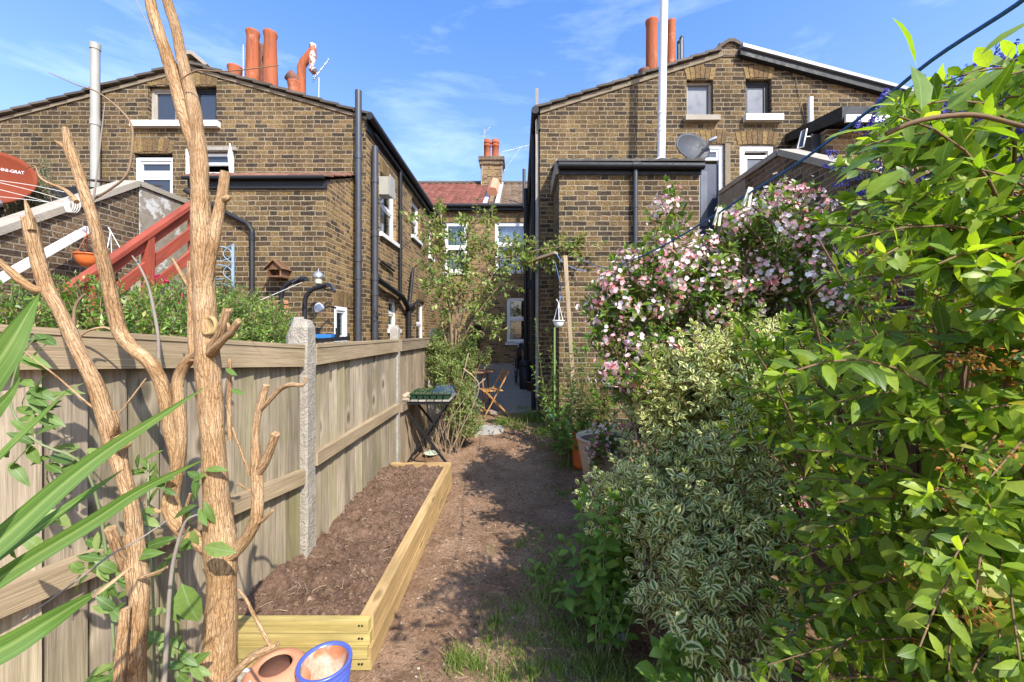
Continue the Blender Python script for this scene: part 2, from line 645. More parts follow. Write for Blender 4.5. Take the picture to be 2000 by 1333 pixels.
def leaf_mat(name, stops, trans=.35, rough=.45, spec=.4, vein=None, edge=None, tcol=None):
    """per-leaf colour from the island; vein lightens the midrib; edge = cream margin (variegated)"""
    t = NT(name)
    r = t.rnd()
    uv = t.uv()
    c = t.ramp(r, stops)
    pn = t.noise(t.pos(), 90, 3, .6)
    c = t.mix(.5, c, t.ramp(pn, [(.3, .72), (.7, 1.22)]), 'MULTIPLY')
    sp = t.n("ShaderNodeSeparateXYZ", Vector=uv)
    ax = t.math('ABSOLUTE', t.math('SUBTRACT', sp.outputs[0], .5))
    if vein:
        vm = t.ramp(ax, [(.0, .8), (.035, 0.0)])
        c = t.mix(vm, c, vein)
    if edge:
        # distance from the outline of the leaf: width at v ~ .42*4v(1-v)
        v = sp.outputs[1]
        wv = t.math('MULTIPLY', t.math('MULTIPLY', v, t.math('SUBTRACT', 1.0, v)), 1.62)
        rel = t.math('DIVIDE', ax, t.math('MAXIMUM', wv, .03))
        nn = t.math('MULTIPLY', t.math('SUBTRACT', t.noise(t.pos(), 160, 3), .5), .55)
        em = t.ramp(t.math('ADD', rel, nn), [(.34, 0.0), (.52, 1.0)])
        c = t.mix(em, c, edge)
    t.fin(c, rough, None, spec=spec)
    tr = t.n("ShaderNodeBsdfTranslucent")
    bright = t.mix(1.0, c, tcol or (1.35, 1.5, .75), 'MULTIPLY')
    t.set(tr, 'Color', bright)
    ms = t.n("ShaderNodeMixShader")
    ms.inputs[0].default_value = trans
    t.t.links.new(t.b.outputs[0], ms.inputs[1])
    t.t.links.new(tr.outputs[0], ms.inputs[2])
    t.t.links.new(ms.outputs[0], t.out.inputs[0])
    return t.m


def glass_mat(name, tint=(.75, .82, .85), refl=.05):
    t = NT(name)
    tr = t.n("ShaderNodeBsdfTransparent", Color=tint)
    gl = t.n("ShaderNodeBsdfGlossy", Roughness=.02)
    lw = t.n("ShaderNodeLayerWeight", Blend=.35)
    f = t.math('ADD', t.math('MULTIPLY', lw.outputs['Fresnel'], .5), refl)
    ms = t.n("ShaderNodeMixShader")
    t.set(ms, 0, f)
    t.t.links.new(tr.outputs[0], ms.inputs[1])
    t.t.links.new(gl.outputs[0], ms.inputs[2])
    t.t.links.new(ms.outputs[0], t.out.inputs[0])
    return t.m


M = {}
M['brick'] = brick_mat('stock_brick', STOCK, tone=(.96, .98, 1.0))
M['brick_rear'] = brick_mat('stock_brick_rear', STOCKW, soot=.3, mortar=(.40, .31, .195), mort_w=.005)
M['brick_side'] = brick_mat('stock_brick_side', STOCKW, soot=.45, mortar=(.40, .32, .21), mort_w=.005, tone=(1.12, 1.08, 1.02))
M['brick_stair'] = brick_mat('stock_brick_weathered', STOCKD, soot=.4, mortar=(.30, .25, .18), mort_w=.0060)
t = NT('arch_brick')
_c = t.ramp(t.rnd(), [(0, (.09, .065, .04)), (.35, (.17, .115, .055)), (.7, (.26, .175, .07)), (1, (.14, .085, .045))])
_c = t.mix(.9, _c, t.ramp(t.noise(t.pos(), 30, 5, .65), [(.3, .4), (.7, 1.4)]), 'MULTIPLY')
M['arch'] = t.fin(_c, .9, t.bump(t.noise(t.pos(), 45, 4), .006), spec=.2)
M['mortar'] = simple('lime_mortar', (.22, .18, .125), .95, .35, 6, bump=.006, bscale=40, spec=.15)
M['cement'] = simple('cement_coping', (.34, .30, .24), .95, .3, 4, bump=.006, bscale=45, spec=.15)
M['concrete'] = simple('post_concrete', (.35, .31, .25), .95, .5, 22, bump=.014, bscale=70, spec=.15)
t = NT('flaking_render')
_n = t.noise(t.obj(), 2.6, 6, .7)
_c = t.mix(t.ramp(t.noise(t.obj(), 9, 4, .6), [(.3, 0.0), (.7, 1.0)]), (.22, .19, .15), (.33, .29, .23))
_c = t.mix(t.ramp(_n, [(.56, 0.0), (.60, 1.0)]), _c, (.55, .54, .52))
M['render'] = t.fin(_c, .9, t.bump(_n, .01), spec=.2)
M['black'] = simple('black_plastic', (.016, .017, .019), .55, .3, 5, spec=.3)
M['blackm'] = simple('black_paint_metal', (.014, .014, .015), .5, .3, 12, spec=.35)
M['greypipe'] = simple('dark_grey_pipe', (.045, .047, .055), .4, .25, 6, spec=.5)
M['white'] = simple('white_upvc', (.78, .78, .77), .35, .08, 6)
M['whitep'] = simple('white_painted_stone', (.68, .66, .62), .7, .15, 9, bump=.002)
M['whitepipe'] = simple('white_pipe', (.74, .74, .74), .4, .07, 3)
M['greywhite'] = simple('weathered_pale_pipe', (.33, .32, .28), .55, .15, 5)
M['tilev'] = simple('verge_tile', (.085, .070, .055), .85, .4, 8, bump=.004, isl=.35)
t = NT('sooty_red_terracotta')
_p = t.obj()
_c = t.mix(t.noise(t.map(_p, (9, 9, 1.6)), 1.0, 5, .65), (.24, .062, .026), (.44, .135, .060))
_c = t.mix(t.ramp(t.noise(t.map(_p, (14, 14, 1.1), loc=(3, 1, 7)), 1.0, 4, .6), [(.50, 0.0), (.68, .7)]), _c, (.11, .05, .032))
_c = t.mix(t.ramp(t.noise(_p, 5, 4), [(.60, 0.0), (.72, .5)]), _c, (.50, .26, .16))
M['terra'] = t.fin(_c, .85, t.bump(t.noise(_p, 40, 4), .004), spec=.2)
M['terra_d'] = simple('sooty_terracotta', (.16, .07, .05), .85, .5, 7, bump=.003)
M['terra_p'] = simple('pale_terracotta', (.55, .24, .13), .75, .22, 7, bump=.0015, bscale=80)
M['lead'] = simple('lead_flashing', (.42, .42, .44), .5, .3, 5)
M['alu'] = simple('aluminium_sheet', (.30, .31, .33), .5, .12, 3, metal=.2)
M['glass'] = glass_mat('window_glass')
M['glassd'] = simple('dim_glass', (.035, .042, .055), .06, .2, 2, spec=.8)
M['glassf'] = simple('obscured_glass', (.115, .125, .150), .35, .2, 3, spec=.35)
M['curtain_g'] = simple('green_grey_curtain', (.50, .55, .46), .9, .15, 3)
M['curtain_w'] = simple('white_net_curtain', (.66, .68, .74), .9, .1, 3)
M['navy'] = simple('navy_door_paint', (.022, .030, .055), .4, .2, 4)
M['redwood'] = wood_mat('red_stained_wood', (.24, .048, .028), (.37, .085, .050), scale=.8, isl=.15, bump=.002)
M['fence'] = wood_mat('weathered_fence_boards', (.20, .155, .105), (.45, .37, .27), green=.5, isl=.32, knots=.9)
M['fence_b'] = wood_mat('brown_fence_boards', (.17, .12, .08), (.35, .265, .185), green=.2, isl=.2, knots=.6)
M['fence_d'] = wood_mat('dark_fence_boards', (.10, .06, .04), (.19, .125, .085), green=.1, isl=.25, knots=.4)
M['rail'] = wood_mat('fence_rail_wood', (.30, .215, .13), (.46, .35, .225), green=.2, isl=.12, knots=.4)
M['newwood'] = wood_mat('new_pine_sleeper', (.40, .25, .105), (.56, .38, .175), isl=.08, scale=.6, knots=.7, bump=.002)
M['newwood_g'] = wood_mat('treated_pine_board', (.36, .27, .085), (.50, .395, .15), isl=.14, scale=.5, knots=.7, bump=.002)
M['oak'] = wood_mat('oiled_teak', (.40, .20, .075), (.55, .30, .12), isl=.15, bump=.001)
M['greywood'] = wood_mat('grey_old_wood', (.26, .23, .19), (.42, .38, .32), isl=.2)
M['blueglaze'] = simple('blue_glaze', (.075, .11, .46), .28, .18, 6, spec=.6, coat=.4)
M['silver'] = simple('galvanised_metal', (.40, .41, .43), .45, .2, 20, metal=.7)
# ================================================================== SETTING: ground, patio
GY = 6.9        # depth of the two rear gables
EY = 5.92       # depth of the two small rear extensions
RY = 13.9       # depth of the main terrace wall behind


def vnoise(x, y, s, seed):
    """cheap smooth value noise on arrays"""
    x, y = np.asarray(x) * s, np.asarray(y) * s
    xi, yi = np.floor(x).astype(int), np.floor(y).astype(int)
    xf, yf = x - xi, y - yi
    xf, yf = xf * xf * (3 - 2 * xf), yf * yf * (3 - 2 * yf)

    def h(i, j):
        n = (i * 374761393 + j * 668265263 + seed * 144269) & 0x7fffffff
        n = ((n ^ (n >> 13)) * 1274126177) & 0x7fffffff
        return ((n ^ (n >> 16)) & 0xffff) / 65535.0
    return (h(xi, yi) * (1 - xf) + h(xi + 1, yi) * xf) * (1 - yf) + (h(xi, yi + 1) * (1 - xf) + h(xi + 1, yi + 1) * xf) * yf


def gnp(x, y):
    return np.maximum(0, (np.minimum(y, 14.5) - 4.5) * .0585)


def grid_obj(name, xs, ys, zf, mat):
    X, Y = np.meshgrid(xs, ys)
    Z = zf(X, Y)
    nx, ny = len(xs), len(ys)
    V = np.stack([X, Y, Z], -1).reshape(-1, 3)
    i = (np.arange(ny - 1)[:, None] * nx + np.arange(nx - 1)[None, :]).reshape(-1)
    Q = np.stack([i, i + 1, i + nx + 1, i + nx], 1)
    me = bpy.data.meshes.new(name)
    me.vertices.add(len(V))
    me.vertices.foreach_set("co", V.reshape(-1))
    me.loops.add(Q.size)
    me.loops.foreach_set("vertex_index", Q.reshape(-1).astype(np.int32))
    me.polygons.add(len(Q))
    me.polygons.foreach_set("loop_start", (np.arange(len(Q)) * 4).astype(np.int32))
    me.polygons.foreach_set("loop_total", np.full(len(Q), 4, np.int32))
    me.polygons.foreach_set("use_smooth", np.full(len(Q), True))
    me.materials.append(mat)
    me.update(calc_edges=True)
    o = bpy.data.objects.new(name, me)
    COL.objects.link(o)
    WLOC[o.name] = Vector((0, 0, 0))
    return o


def soil_mat(name, c_lo, c_hi, fleck=(.30, .22, .15), fl=.10):
    t = NT(name)
    p = t.pos()
    a = t.noise(p, 3.2, 6, .65)
    b = t.noise(p, 42, 5, .7)
    c = t.noise(p, 150, 3, .7)
    col = t.mix(t.ramp(a, [(.35, 0.0), (.65, 1.0)]), c_lo, c_hi)
    col = t.mix(.85, col, t.ramp(b, [(.28, .45), (.55, 1.0), (.75, 1.5)]), 'MULTIPLY')
    vo = t.n("ShaderNodeTexVoronoi", Vector=p, Scale=95.0)
    k = t.ramp(t.math('ADD', vo.outputs['Distance'], t.math('MULTIPLY', c, .3)), [(fl, 1.0), (fl + .06, 0.0)])
    col = t.mix(t.math('MULTIPLY', k, .7), col, fleck)
    h = t.math('ADD', t.math('MULTIPLY', b, 1.0), t.math('MULTIPLY', c, .5))
    return t.fin(col, .95, t.bump(h, .022, 1.0), spec=.12)


M['soil'] = soil_mat('trodden_soil', (.225, .132, .078), (.385, .245, .155), (.36, .27, .18), .16)
M['bedsoil'] = soil_mat('bed_compost', (.135, .078, .050), (.24, .148, .10), (.30, .20, .13), .12)

fx = np.concatenate([[-400, -120, -40, -14, -6, -3, -2], np.arange(-1.5, 2.6, .028), [2.8, 3.2, 4, 6, 14, 40, 120, 400]])
fy = np.concatenate([[-400, -120, -40, -10, -3, 0, .8], np.arange(1.2, 8.0, .034), [8.4, 9, 10, 12, 14.5, 16, 40, 120, 400]])


def zsoil(X, Y):
    near = ((X > -1.6) & (X < 2.7) & (Y > 1.1) & (Y < 8.1)).astype(float)
    n = (vnoise(X, Y, 2.3, 1) - .5) * .05 + (vnoise(X, Y, 7, 2) - .5) * .028 + (vnoise(X, Y, 19, 3) - .5) * .012
    return gnp(X, Y) + n * near * np.clip((7.6 - Y) / .8, .15, 1) - .012


g = grid_obj('ground', fx, fy, zsoil, M['soil'])
tag(g, kind='structure')

t = NT('patio_concrete')
_p = t.pos()
_c = t.mix(t.noise(_p, 2.2, 6, .7), (.21, .18, .14), (.42, .37, .30))
_c = t.mix(.6, _c, t.ramp(t.noise(_p, 26, 4), [(.3, .6), (.7, 1.25)]), 'MULTIPLY')
M['patio'] = t.fin(_c, .9, t.bump(t.noise(_p, 30, 4), .006), spec=.2)
m = MB()
y0 = 7.35
m.add([(-2.6, y0, gz(0, y0) + .02), (.4, y0, gz(0, y0) + .02), (.4, RY, gz(0, RY) + .02), (-2.6, RY, gz(0, RY) + .02),
       (-2.6, y0, gz(0, y0) - .1), (.4, y0, gz(0, y0) - .1)], [(0, 1, 2, 3), (4, 5, 1, 0)])
o = m.build('patio', M['patio'])
tag(o, kind='structure')

# ================================================================== HOUSES


def front(Y0):
    return lambda a, b, d: Vector((a, Y0 + d, b))


def side_r(X0):     # wall facing +X, inward is -X
    return lambda a, b, d: Vector((X0 - d, a, b))


def side_l(X0):     # wall facing -X, inward is +X
    return lambda a, b, d: Vector((X0 + d, a, b))


def ring(mb, mapf, a0, a1, b0, b1, w, d0, d1):
    mb.prism([(a0, b0), (a1, b0), (a1, b0 + w), (a0, b0 + w)], mapf, d0, d1)
    mb.prism([(a0, b1 - w), (a1, b1 - w), (a1, b1), (a0, b1)], mapf, d0, d1)
    mb.prism([(a0, b0 + w), (a0 + w, b0 + w), (a0 + w, b1 - w), (a0, b1 - w)], mapf, d0, d1)
    mb.prism([(a1 - w, b0 + w), (a1, b0 + w), (a1, b1 - w), (a1 - w, b1 - w)], mapf, d0, d1)


def window(parent, mapf, rect, depth=.09, fw=.055, fmat='white', lights=None, pane='glass', curtain=None, sill=None, sillmat='whitep', name='window', label=None, sash=True):
    """lights: list of (a0,a1,b0,b1) glazed areas; each gets its own inner sash ring and pane"""
    a0, a1, b0, b1 = rect
    m = MB()
    ring(m, mapf, a0, a1, b0, b1, fw, depth - .03, depth + .05)
    lights = lights or [(a0 + fw, a1 - fw, b0 + fw, b1 - fw)]
    for (c0, c1, e0, e1) in lights:
        if sash:
            ring(m, mapf, c0, c1, e0, e1, fw * .62, depth - .015, depth + .03)
    if len(lights) > 1:
        # transoms fill the gaps between lights
        ls = sorted(lights, key=lambda q: q[2])
        for q, w in zip(ls, ls[1:]):
            if w[2] - q[3] > .005:
                m.prism([(a0 + fw, q[3]), (a1 - fw, q[3]), (a1 - fw, w[2]), (a0 + fw, w[2])], mapf, depth - .026, depth + .04)
    f = fix_normals(m.build(name, M[fmat], parent, label))
    for (c0, c1, e0, e1) in lights:
        k = fw * .62 if sash else 0
        g_ = MB()
        g_.prism([(c0 + k - .004, e0 + k - .004), (c1 - k + .004, e0 + k - .004), (c1 - k + .004, e1 - k + .004), (c0 + k - .004, e1 - k + .004)], mapf, depth + .004, depth + .010)
        g_.build('pane', M[pane], f)
    if curtain:
        cmat, pieces = curtain
        cm = MB()
        for (c0, c1, e0, e1) in pieces:
            n = max(6, int((c1 - c0) / .02))
            for i in range(n):
                u0, u1 = c0 + (c1 - c0) * i / n, c0 + (c1 - c0) * (i + 1) / n
                d0_, d1_ = depth + .13 + .022 * math.sin(i * 1.3) + .01 * math.sin(i * .37), depth + .13 + .022 * math.sin((i + 1) * 1.3) + .01 * math.sin((i + 1) * .37)
                cm.add([mapf(u0, e0, d0_), mapf(u1, e0, d1_), mapf(u1, e1, d1_), mapf(u0, e1, d0_)], [(0, 1, 2, 3)])
        cm.build('curtain', M[cmat], f)
    if sill:
        s0, s1, z0, z1, out = sill
        s_ = MB()
        s_.prism([(s0, z0), (s1, z0), (s1, z1), (s0, z1)], mapf, -out, depth - .03)
        fix_normals(s_.build('sill', M[sillmat], f))
    return f


def arch(mb, mapf, a0, a1, z0, h, n=None, splay=.05, rise=.03):
    n = n or max(4, int((a1 - a0) / .075))
    for i in range(n):
        t0, t1 = i / n, (i + 1) / n
        lo0, lo1 = a0 + (a1 - a0) * t0 + .005, a0 + (a1 - a0) * t1 - .005
        hi0 = a0 - splay + (a1 - a0 + 2 * splay) * t0 + .005
        hi1 = a0 - splay + (a1 - a0 + 2 * splay) * t1 - .005
        c = rise * (1 - (2 * (t0 + t1) / 2 - 1) ** 2)
        mb.prism([(lo0, z0 + c), (lo1, z0 + c), (hi1, z0 + h + c), (hi0, z0 + h + c)], mapf, -.006 - rng.random() * .004, .1)


def arch_part(parent, *a, **k):
    m_ = MB()
    arch(m_, *a, **k)
    return fix_normals(m_.build('window_arch', M['arch'], parent))


def roof_rows(mb, xa, za, xb, zb, y0, y1, n, th=.038, lift=.034, over=.075):
    """rows of tiles stepping down from ridge (xa,za) to eave (xb,zb); the stepped ends show at the verge"""
    for i in range(n):
        t0, t1 = max(0, i - .12) / n, (i + 1) / n
        x0, x1 = xa + (xb - xa) * t0, xa + (xb - xa) * t1
        z0, z1 = za + (zb - za) * t0, za + (zb - za) * t1 + lift
        z0 += .006
        j = rng.uniform(-.008, .008)
        poly = [(x0, z0), (x1, z1), (x1, z1 + th), (x0, z0 + th)]
        mb.prism(poly, lambda a, b, d: Vector((a, d, b)), y0 - over + j, y1)


# ------------------------------------------------------------------ LEFT HOUSE (gable wall, side wall, small extension)
LX = -2.64
lh = thing('brick_house', 'left gabled brick house with five red chimney pots and a dark corner vent pipe', 'house', (-5.6, 9, 0))
LAP, LE, LW = (-5.65, 6.24), (LX + .04, 5.37), (-9.9, 5.09)
fg = front(GY)


def gr(x0, x1, y0, y1, Y=GY):      # photo rectangle to wall rectangle
    return (PX(x0, Y), PX(x1, Y), PZ(y1, Y), PZ(y0, Y))


hw = [gr(289, 343, 169, 240), gr(373, 423, 169, 240), gr(261, 337, 300, 520), gr(361, 457, 288, 344)]
m = MB()
m.wall([(-9.9, -.4), (LX, -.4), (LX, LE[1] - .01), LAP, LW], hw, fg, .13)
m.build('gable_wall', M['brick'], lh)
# side wall facing the passage
fs = side_r(LX)
sw = [(7.62, 8.62, 3.56, 4.72), (9.85, 10.7, 4.06, 5.0), (11.75, 12.3, 3.9, 4.9), (8.1, 8.75, 1.72, 2.36), (10.3, 11.2, 1.2, 2.5)]
m = MB()
m.wall([(GY, -.4), (RY, -.4), (RY, 5.37), (GY, 5.37)], sw, fs, .12)
m.build('side_wall', M['brick_side'], lh)
m = MB()
m.box(-9.9, -9.8, GY + .2, RY, -.4, 5.0)
m.build('far_wall', M['brick'], lh)
m = MB()
roof_rows(m, LAP[0], LAP[1], LE[0] + .09, LE[1] - .03, GY, RY + 1.5, 11)
roof_rows(m, LAP[0] - .02, LAP[1], LW[0], LW[1], GY, RY + 1.5, 14)
rf = fix_normals(m.build('roof', M['tilev'], lh))
m = MB()
for (xa, za, xb, zb) in ((LAP[0], LAP[1], LE[0] - .02, LE[1]), (LAP[0], LAP[1], LW[0], LW[1])):
    m.prism([(xa, za - .005), (xb, zb - .005), (xb, zb - .055), (xa, za - .065)], fg, -.022, .1)
fix_normals(m.build('verge_mortar', M['mortar'], lh))
# little parapet at the apex
m = MB()
m.box(-5.86, -5.52, GY + .02, GY + .55, 6.12, 6.36)
ap = m.build('ridge_block', M['brick_stair'], lh)
m = MB()
m.prism([(-5.9, 6.36), (-5.72, 6.50), (-5.62, 6.50), (-5.36, 6.27), (-5.40, 6.24), (-5.64, 6.44), (-5.70, 6.44), (-5.88, 6.32)], fg, -.03, .6)
fix_normals(m.build('ridge_cap', M['cement'], ap))
# arches
m = MB()
arch_part(lh, fg, hw[0][0], hw[0][1], hw[0][3], .20)
arch_part(lh, fg, hw[1][0], hw[1][1], hw[1][3], .20)
arch_part(lh, fg, hw[2][0], hw[2][1], hw[2][3], .22, rise=.04)
m = MB()
for q in (8.12, 10.28):
    pass
arch_part(lh, fs, sw[0][0], sw[0][1], sw[0][3], .22)
arch_part(lh, fs, sw[1][0], sw[1][1], sw[1][3], .22)
arch_part(lh, fs, sw[3][0], sw[3][1], sw[3][3], .22)
arch_part(lh, fs, sw[4][0], sw[4][1], sw[4][3], .22)
# gable windows: two dark lights over one pale sill
window(lh, fg, hw[0], .10, .05, 'greywood', pane='glassd', sill=(PX(262, GY), PX(431, GY), PZ(251, GY), PZ(240, GY), .09))
window(lh, fg, hw[1], .10, .05, 'blackm', pane='glassd')
a0, a1, b0, b1 = hw[2]
zt = PZ(340, GY)
dr = window(lh, fg, (a0, a1, b0, b1 - .05), .08, .06, 'white', lights=[(a0 + .06, a1 - .06, b0 + .06, zt - .04), (a0 + .06, a1 - .06, zt + .04, b1 - .12)], pane='glassd', name='door', label='white glazed landing door')
a0, a1, b0, b1 = hw[3]
window(lh, fg, (a0, a1, b0, b1), .05, .07, 'white', lights=[(a0 + .07, a1 - .07, b0 + .2, b1 - .1)], pane='glassd', name='window', sash=True)
m = MB()
m.box(PX(395, GY), PX(464, GY), GY - .05, GY + .06, PZ(296, GY), PZ(289, GY))
m.build('timber_lintel', M['greywood'], lh)
m = MB()
for i in range(5):      # white rag tied beside the window
    m.tube([(PX(449 + i * .8, GY - .08), GY - .08 - .01 * i, PZ(287, GY)), (PX(447 + i * 1.6, GY - .09), GY - .09, PZ(310, GY)), (PX(449 + i * 1.3, GY - .08), GY - .07, PZ(344, GY))], [.012, .02, .014], 6)
m.build('tied_cloth', M['whitep'], lh)
# side windows
for i, (q, fr) in enumerate(zip(sw, ('white', 'white', 'white', 'white', 'white'))):
    a0, a1, b0, b1 = q
    zm = b0 + (b1 - b0) * .52
    window(lh, fs, q, .10, .06, fr, lights=[(a0 + .06, a1 - .06, b0 + .06, zm - .02), (a0 + .06, a1 - .06, zm + .02, b1 - .06)], pane='glass',
           curtain=('curtain_w', [(a0 + .08, a1 - .08, b0 + .06, b1 - .08)]) if i in (0, 2) else None,
           sill=(a0 - .06, a1 + .06, b0 - .08, b0 - .003, .06))
m = MB()
m.obox((LX + .1, 7.68, 4.43), (.2, .26, .34))
m.obox((LX + .21, 7.68, 4.43), (.02, .3, .40))
m.build('vent_cowl', M['greywhite'], lh)
# gutter and black fascia along the side
m = MB()
m.box(LX + .003, LX + .03, GY - .02, RY, 5.13, 5.35)
fix_normals(m.build('fascia', M['black'], lh))
m = MB()
m.tube([(LX + .10, GY - .1, 5.335), (LX + .10, RY - .06, 5.30)], .062, 10)
m.tube([(LX + .055, GY + .25, 5.20), (LX + .055, RY - 1.2, 5.12)], .035, 8)
m.build('gutter', M['black'], lh)


def downpipe(parent, pts, r, mat='black', name='downpipe', joints=(), label=None, n=12):
    m_ = MB()
    m_.tube(pts, r, n)
    for (p, q) in joints:
        m_.tube([p, q], r * 1.16, n)
    return m_.build(name, M[mat], parent, label)


def vpipe(parent, x, y, z0, z1, r, mat='black', name='downpipe', js=(), **k):
    return downpipe(parent, [(x, y, z0), (x, y, z1)], r, mat, name, [((x, y, j - .05), (x, y, j + .05)) for j in js], **k)


vpipe(lh, PX(700, 6.80), 6.80, .1, PZ(178, 6.80), .055, 'greypipe', 'vent_pipe', (2.6, 2.9, 4.65))
vpipe(lh, LX + .09, 7.09, .1, PZ(287, 7.09), .055, 'greypipe', 'vent_pipe', (2.35, 2.62, 3.4, 4.35))
vpipe(lh, LX + .06, 8.72, 2.35, 5.2, .035, 'black', 'downpipe', (3.3, 4.2))
downpipe(lh, [(LX + .10, 7.09, 2.62), (LX + .10, 7.6, 2.56), (LX + .10, 8.75, 2.42), (LX + .10, 9.2, 2.2)], .055, 'black', 'downpipe', [((LX + .10, 7.12, 2.62), (LX + .10, 7.24, 2.6))])
vpipe(lh, LX + .10, 9.25, .2, 2.25, .05, 'black', 'downpipe', (1.9, 2.2))
downpipe(lh, [(LX + .10, 9.25, 2.2), (LX + .09, 9.65, 3.2)], .035, 'black', 'downpipe')
downpipe(lh, [(LX + .10, 9.25, 2.2), (LX + .09, 10.1, 2.45)], .03, 'black', 'downpipe')
m = MB()
m.lathe([(.03, -.06), (.09, -.04), (.09, .04), (.03, .06)], (LX + .10, 9.25, 2.22), 12, Matrix.Rotation(R(90), 3, 'Y'))
m.build('pipe_hub', M['black'], lh)
m = MB()
m.bar((LX + .04, 7.55, 3.0), (LX + .04, 8.35, 2.93), .04, .03)
m.build('pipe_bracket', M['black'], lh)
vpipe(lh, PX(186, 6.78), 6.78, 3.2, PZ(88, 6.78), .062, 'greywhite', 'vent_pipe', (PZ(240, 6.78), PZ(92, 6.78)), label='pale tall vent pipe by the gable')

# extension under the lean-to tiles
ex0, ex1 = -4.86, PX(637, EY)
eto = PZ(352, EY)
m = MB()
ew = (6.18, 6.62, 1.5, PZ(598, 6.18))
fe = front(EY)
m.wall([(ex0, -.3), (ex1, -.3), (ex1, eto), (ex0, eto)], [], fe)
m.build('extension_front', M['brick'], lh)
m = MB()
m.wall([(EY, -.3), (GY, -.3), (GY, PZ(348, GY)), (EY, eto)], [ew], side_r(ex1), .08)
m.build('extension_side', M['brick_side'], lh)
m = MB()
m.wall([(EY, -.3), (GY, -.3), (GY, PZ(348, GY)), (EY, eto)], [], side_l(ex0), .08)
m.build('extension_side', M['brick'], lh)
m = MB()
arch_part(lh, side_r(ex1), ew[0] - .05, ew[1] + .22, ew[3], .21, splay=.0, rise=.0)
a0, a1, b0, b1 = ew
window(lh, side_r(ex1), ew, .02, .06, 'white', pane='glass', curtain=('curtain_g', [(a0 + .05, a1 - .2, b0, b1 - .05)]))
m = MB()
zf, zb_ = PZ(345, EY - .08), PZ(347, GY) + .05
n = 5
for i in range(n):
    t0, t1 = i / n, min(1.0, (i + 1.1) / n)
    y0_, y1_ = EY - .1 + (GY - EY + .1) * t0, EY - .1 + (GY - EY + .1) * t1
    z0_, z1_ = zf + (zb_ - zf) * t0 + .02, zf + (zb_ - zf) * t1
    k = int((ex1 - ex0) / .17)
    for c in range(k):
        xa_, xb_ = ex0 - .05 + (ex1 - ex0 + .1) * c / k, ex0 - .05 + (ex1 - ex0 + .1) * (c + 1) / k
        zj = rng.uniform(-.006, .006)
        m.prism([(xa_, z0_ + zj), ((xa_ + xb_) / 2, z0_ + .02 + zj), (xb_, z0_ + zj), (xb_, z0_ - .02 + zj), (xa_, z0_ - .02 + zj)],
                lambda a, b, d, z0=z0_, z1=z1_, y0=y0_, y1=y1_: Vector((a, y0 + d * (y1 - y0), b + d * (z1 - z0))), 0, 1)
t_ = simple('brown_lean_to_tiles', (.20, .095, .06), .85, .4, 6, bump=.003, isl=.3)
fix_normals(m.build('extension_roof', t_, lh))
m = MB()
m.box(ex0 - .02, ex1 + .02, EY - .035, EY - .004, PZ(370, EY), PZ(353, EY))
m.tube([(ex0 - .05, EY - .09, PZ(352, EY)), (ex1 + .01, EY - .09, PZ(351, EY))], .03, 8)
fix_normals(m.build('extension_fascia', M['black'], lh))
downpipe(lh, [P(362, 372, EY - .06), P(410, 400, EY - .06), P(483, 437, EY - .06), P(492, 450, EY - .06), P(492, 690, EY - .06)], .036, 'black', 'downpipe',
         [(P(492, 455, EY - .06), P(492, 470, EY - .06)), (P(492, 615, EY - .06), P(492, 628, EY - .06))])
t = NT('red_brick_patch')
_c = t.mix(t.noise(t.obj(), 14, 4), (.30, .10, .05), (.50, .22, .12))
M['redbrick'] = t.fin(_c, .9, t.bump(t.noise(t.obj(), 60, 4), .005))
m = MB()
for r in range(4):
    for c in range(2):
        m.box(PX(531 + c * 17 + (r % 2) * 3, EY), PX(546 + c * 17 + (r % 2) * 3, EY), EY - .004 - .001 * c, EY + .05, PZ(595 + r * 10 - 1, EY), PZ(587 + r * 10, EY))
fix_normals(m.build('brick_patch', M['redbrick'], lh))
m = MB()
m.box(PX(520, EY), PX(575, EY), EY - .12, EY - .004, PZ(640, EY), PZ(633, EY))
m.build('ledge', M['cement'], lh)

# chimney pots on a low stack behind the ridge
CY = 8.5
m = MB()
m.box(-6.3, -4.35, CY - .3, CY + .3, 5.0, 6.2)
st = m.build('chimney', M['brick'], lh)


def pot(parent, px, Y, zb, ptop, rb, rt, mat='terra', flare=.02, name='chimney_pot', n=20):
    x, zt = PX(px, Y), PZ(ptop, Y)
    h = zt - zb
    m_ = MB()
    m_.lathe([(rb * 1.06, 0), (rb, .06), (rb * .98, h * .3), (rt + (rb - rt) * .3, h * .7), (rt, h - .12), (rt + flare, h - .03), (rt + flare, h), (rt - .02, h), (rt - .03, h - .3)], (x, Y, zb), n)
    return m_.build(name, M[mat], parent)


pot(st, 459, CY, 6.15, 132, .135, .125, 'terra')
pot(st, 494, CY - .1, 6.15, 63, .155, .115, 'terra')
pot(st, 528, CY - .1, 6.15, 65, .155, .115, 'terra')
pot(st, 512, CY + .2, 6.15, 89, .075, .07, 'terra_d', .005)
pot(st, 576, CY - .1, 6.15, 162, .135, .125, 'terra')
m = MB()      # hooded top of the low pot
bx = PX(576, CY - .1)
zz = PZ(162, CY - .1)
m.tube([(bx, CY - .1, zz - .02), (bx - .02, CY - .12, zz + .06), (bx - .1, CY - .17, zz + .13)], [.13, .13, .12], 16, cap=False)
m.build('chimney_cowl', M['terra_d'], st)
m = MB()
q = CY - .05
m.tube([Vector((PX(589, q), q, 6.1)), P(589, 132, q), P(592, 124, q), P(606, 106, q), P(611, 100, q)], [.085, .085, .085, .08, .08], 14)
fl = m.build('flue_pipe', M['terra'], st)
t = NT('peeling_flue')
_c = t.mix(t.ramp(t.noise(t.obj(), 7, 3), [(.47, 0.0), (.52, 1.0)]), (.33, .11, .05), (.6, .6, .6))
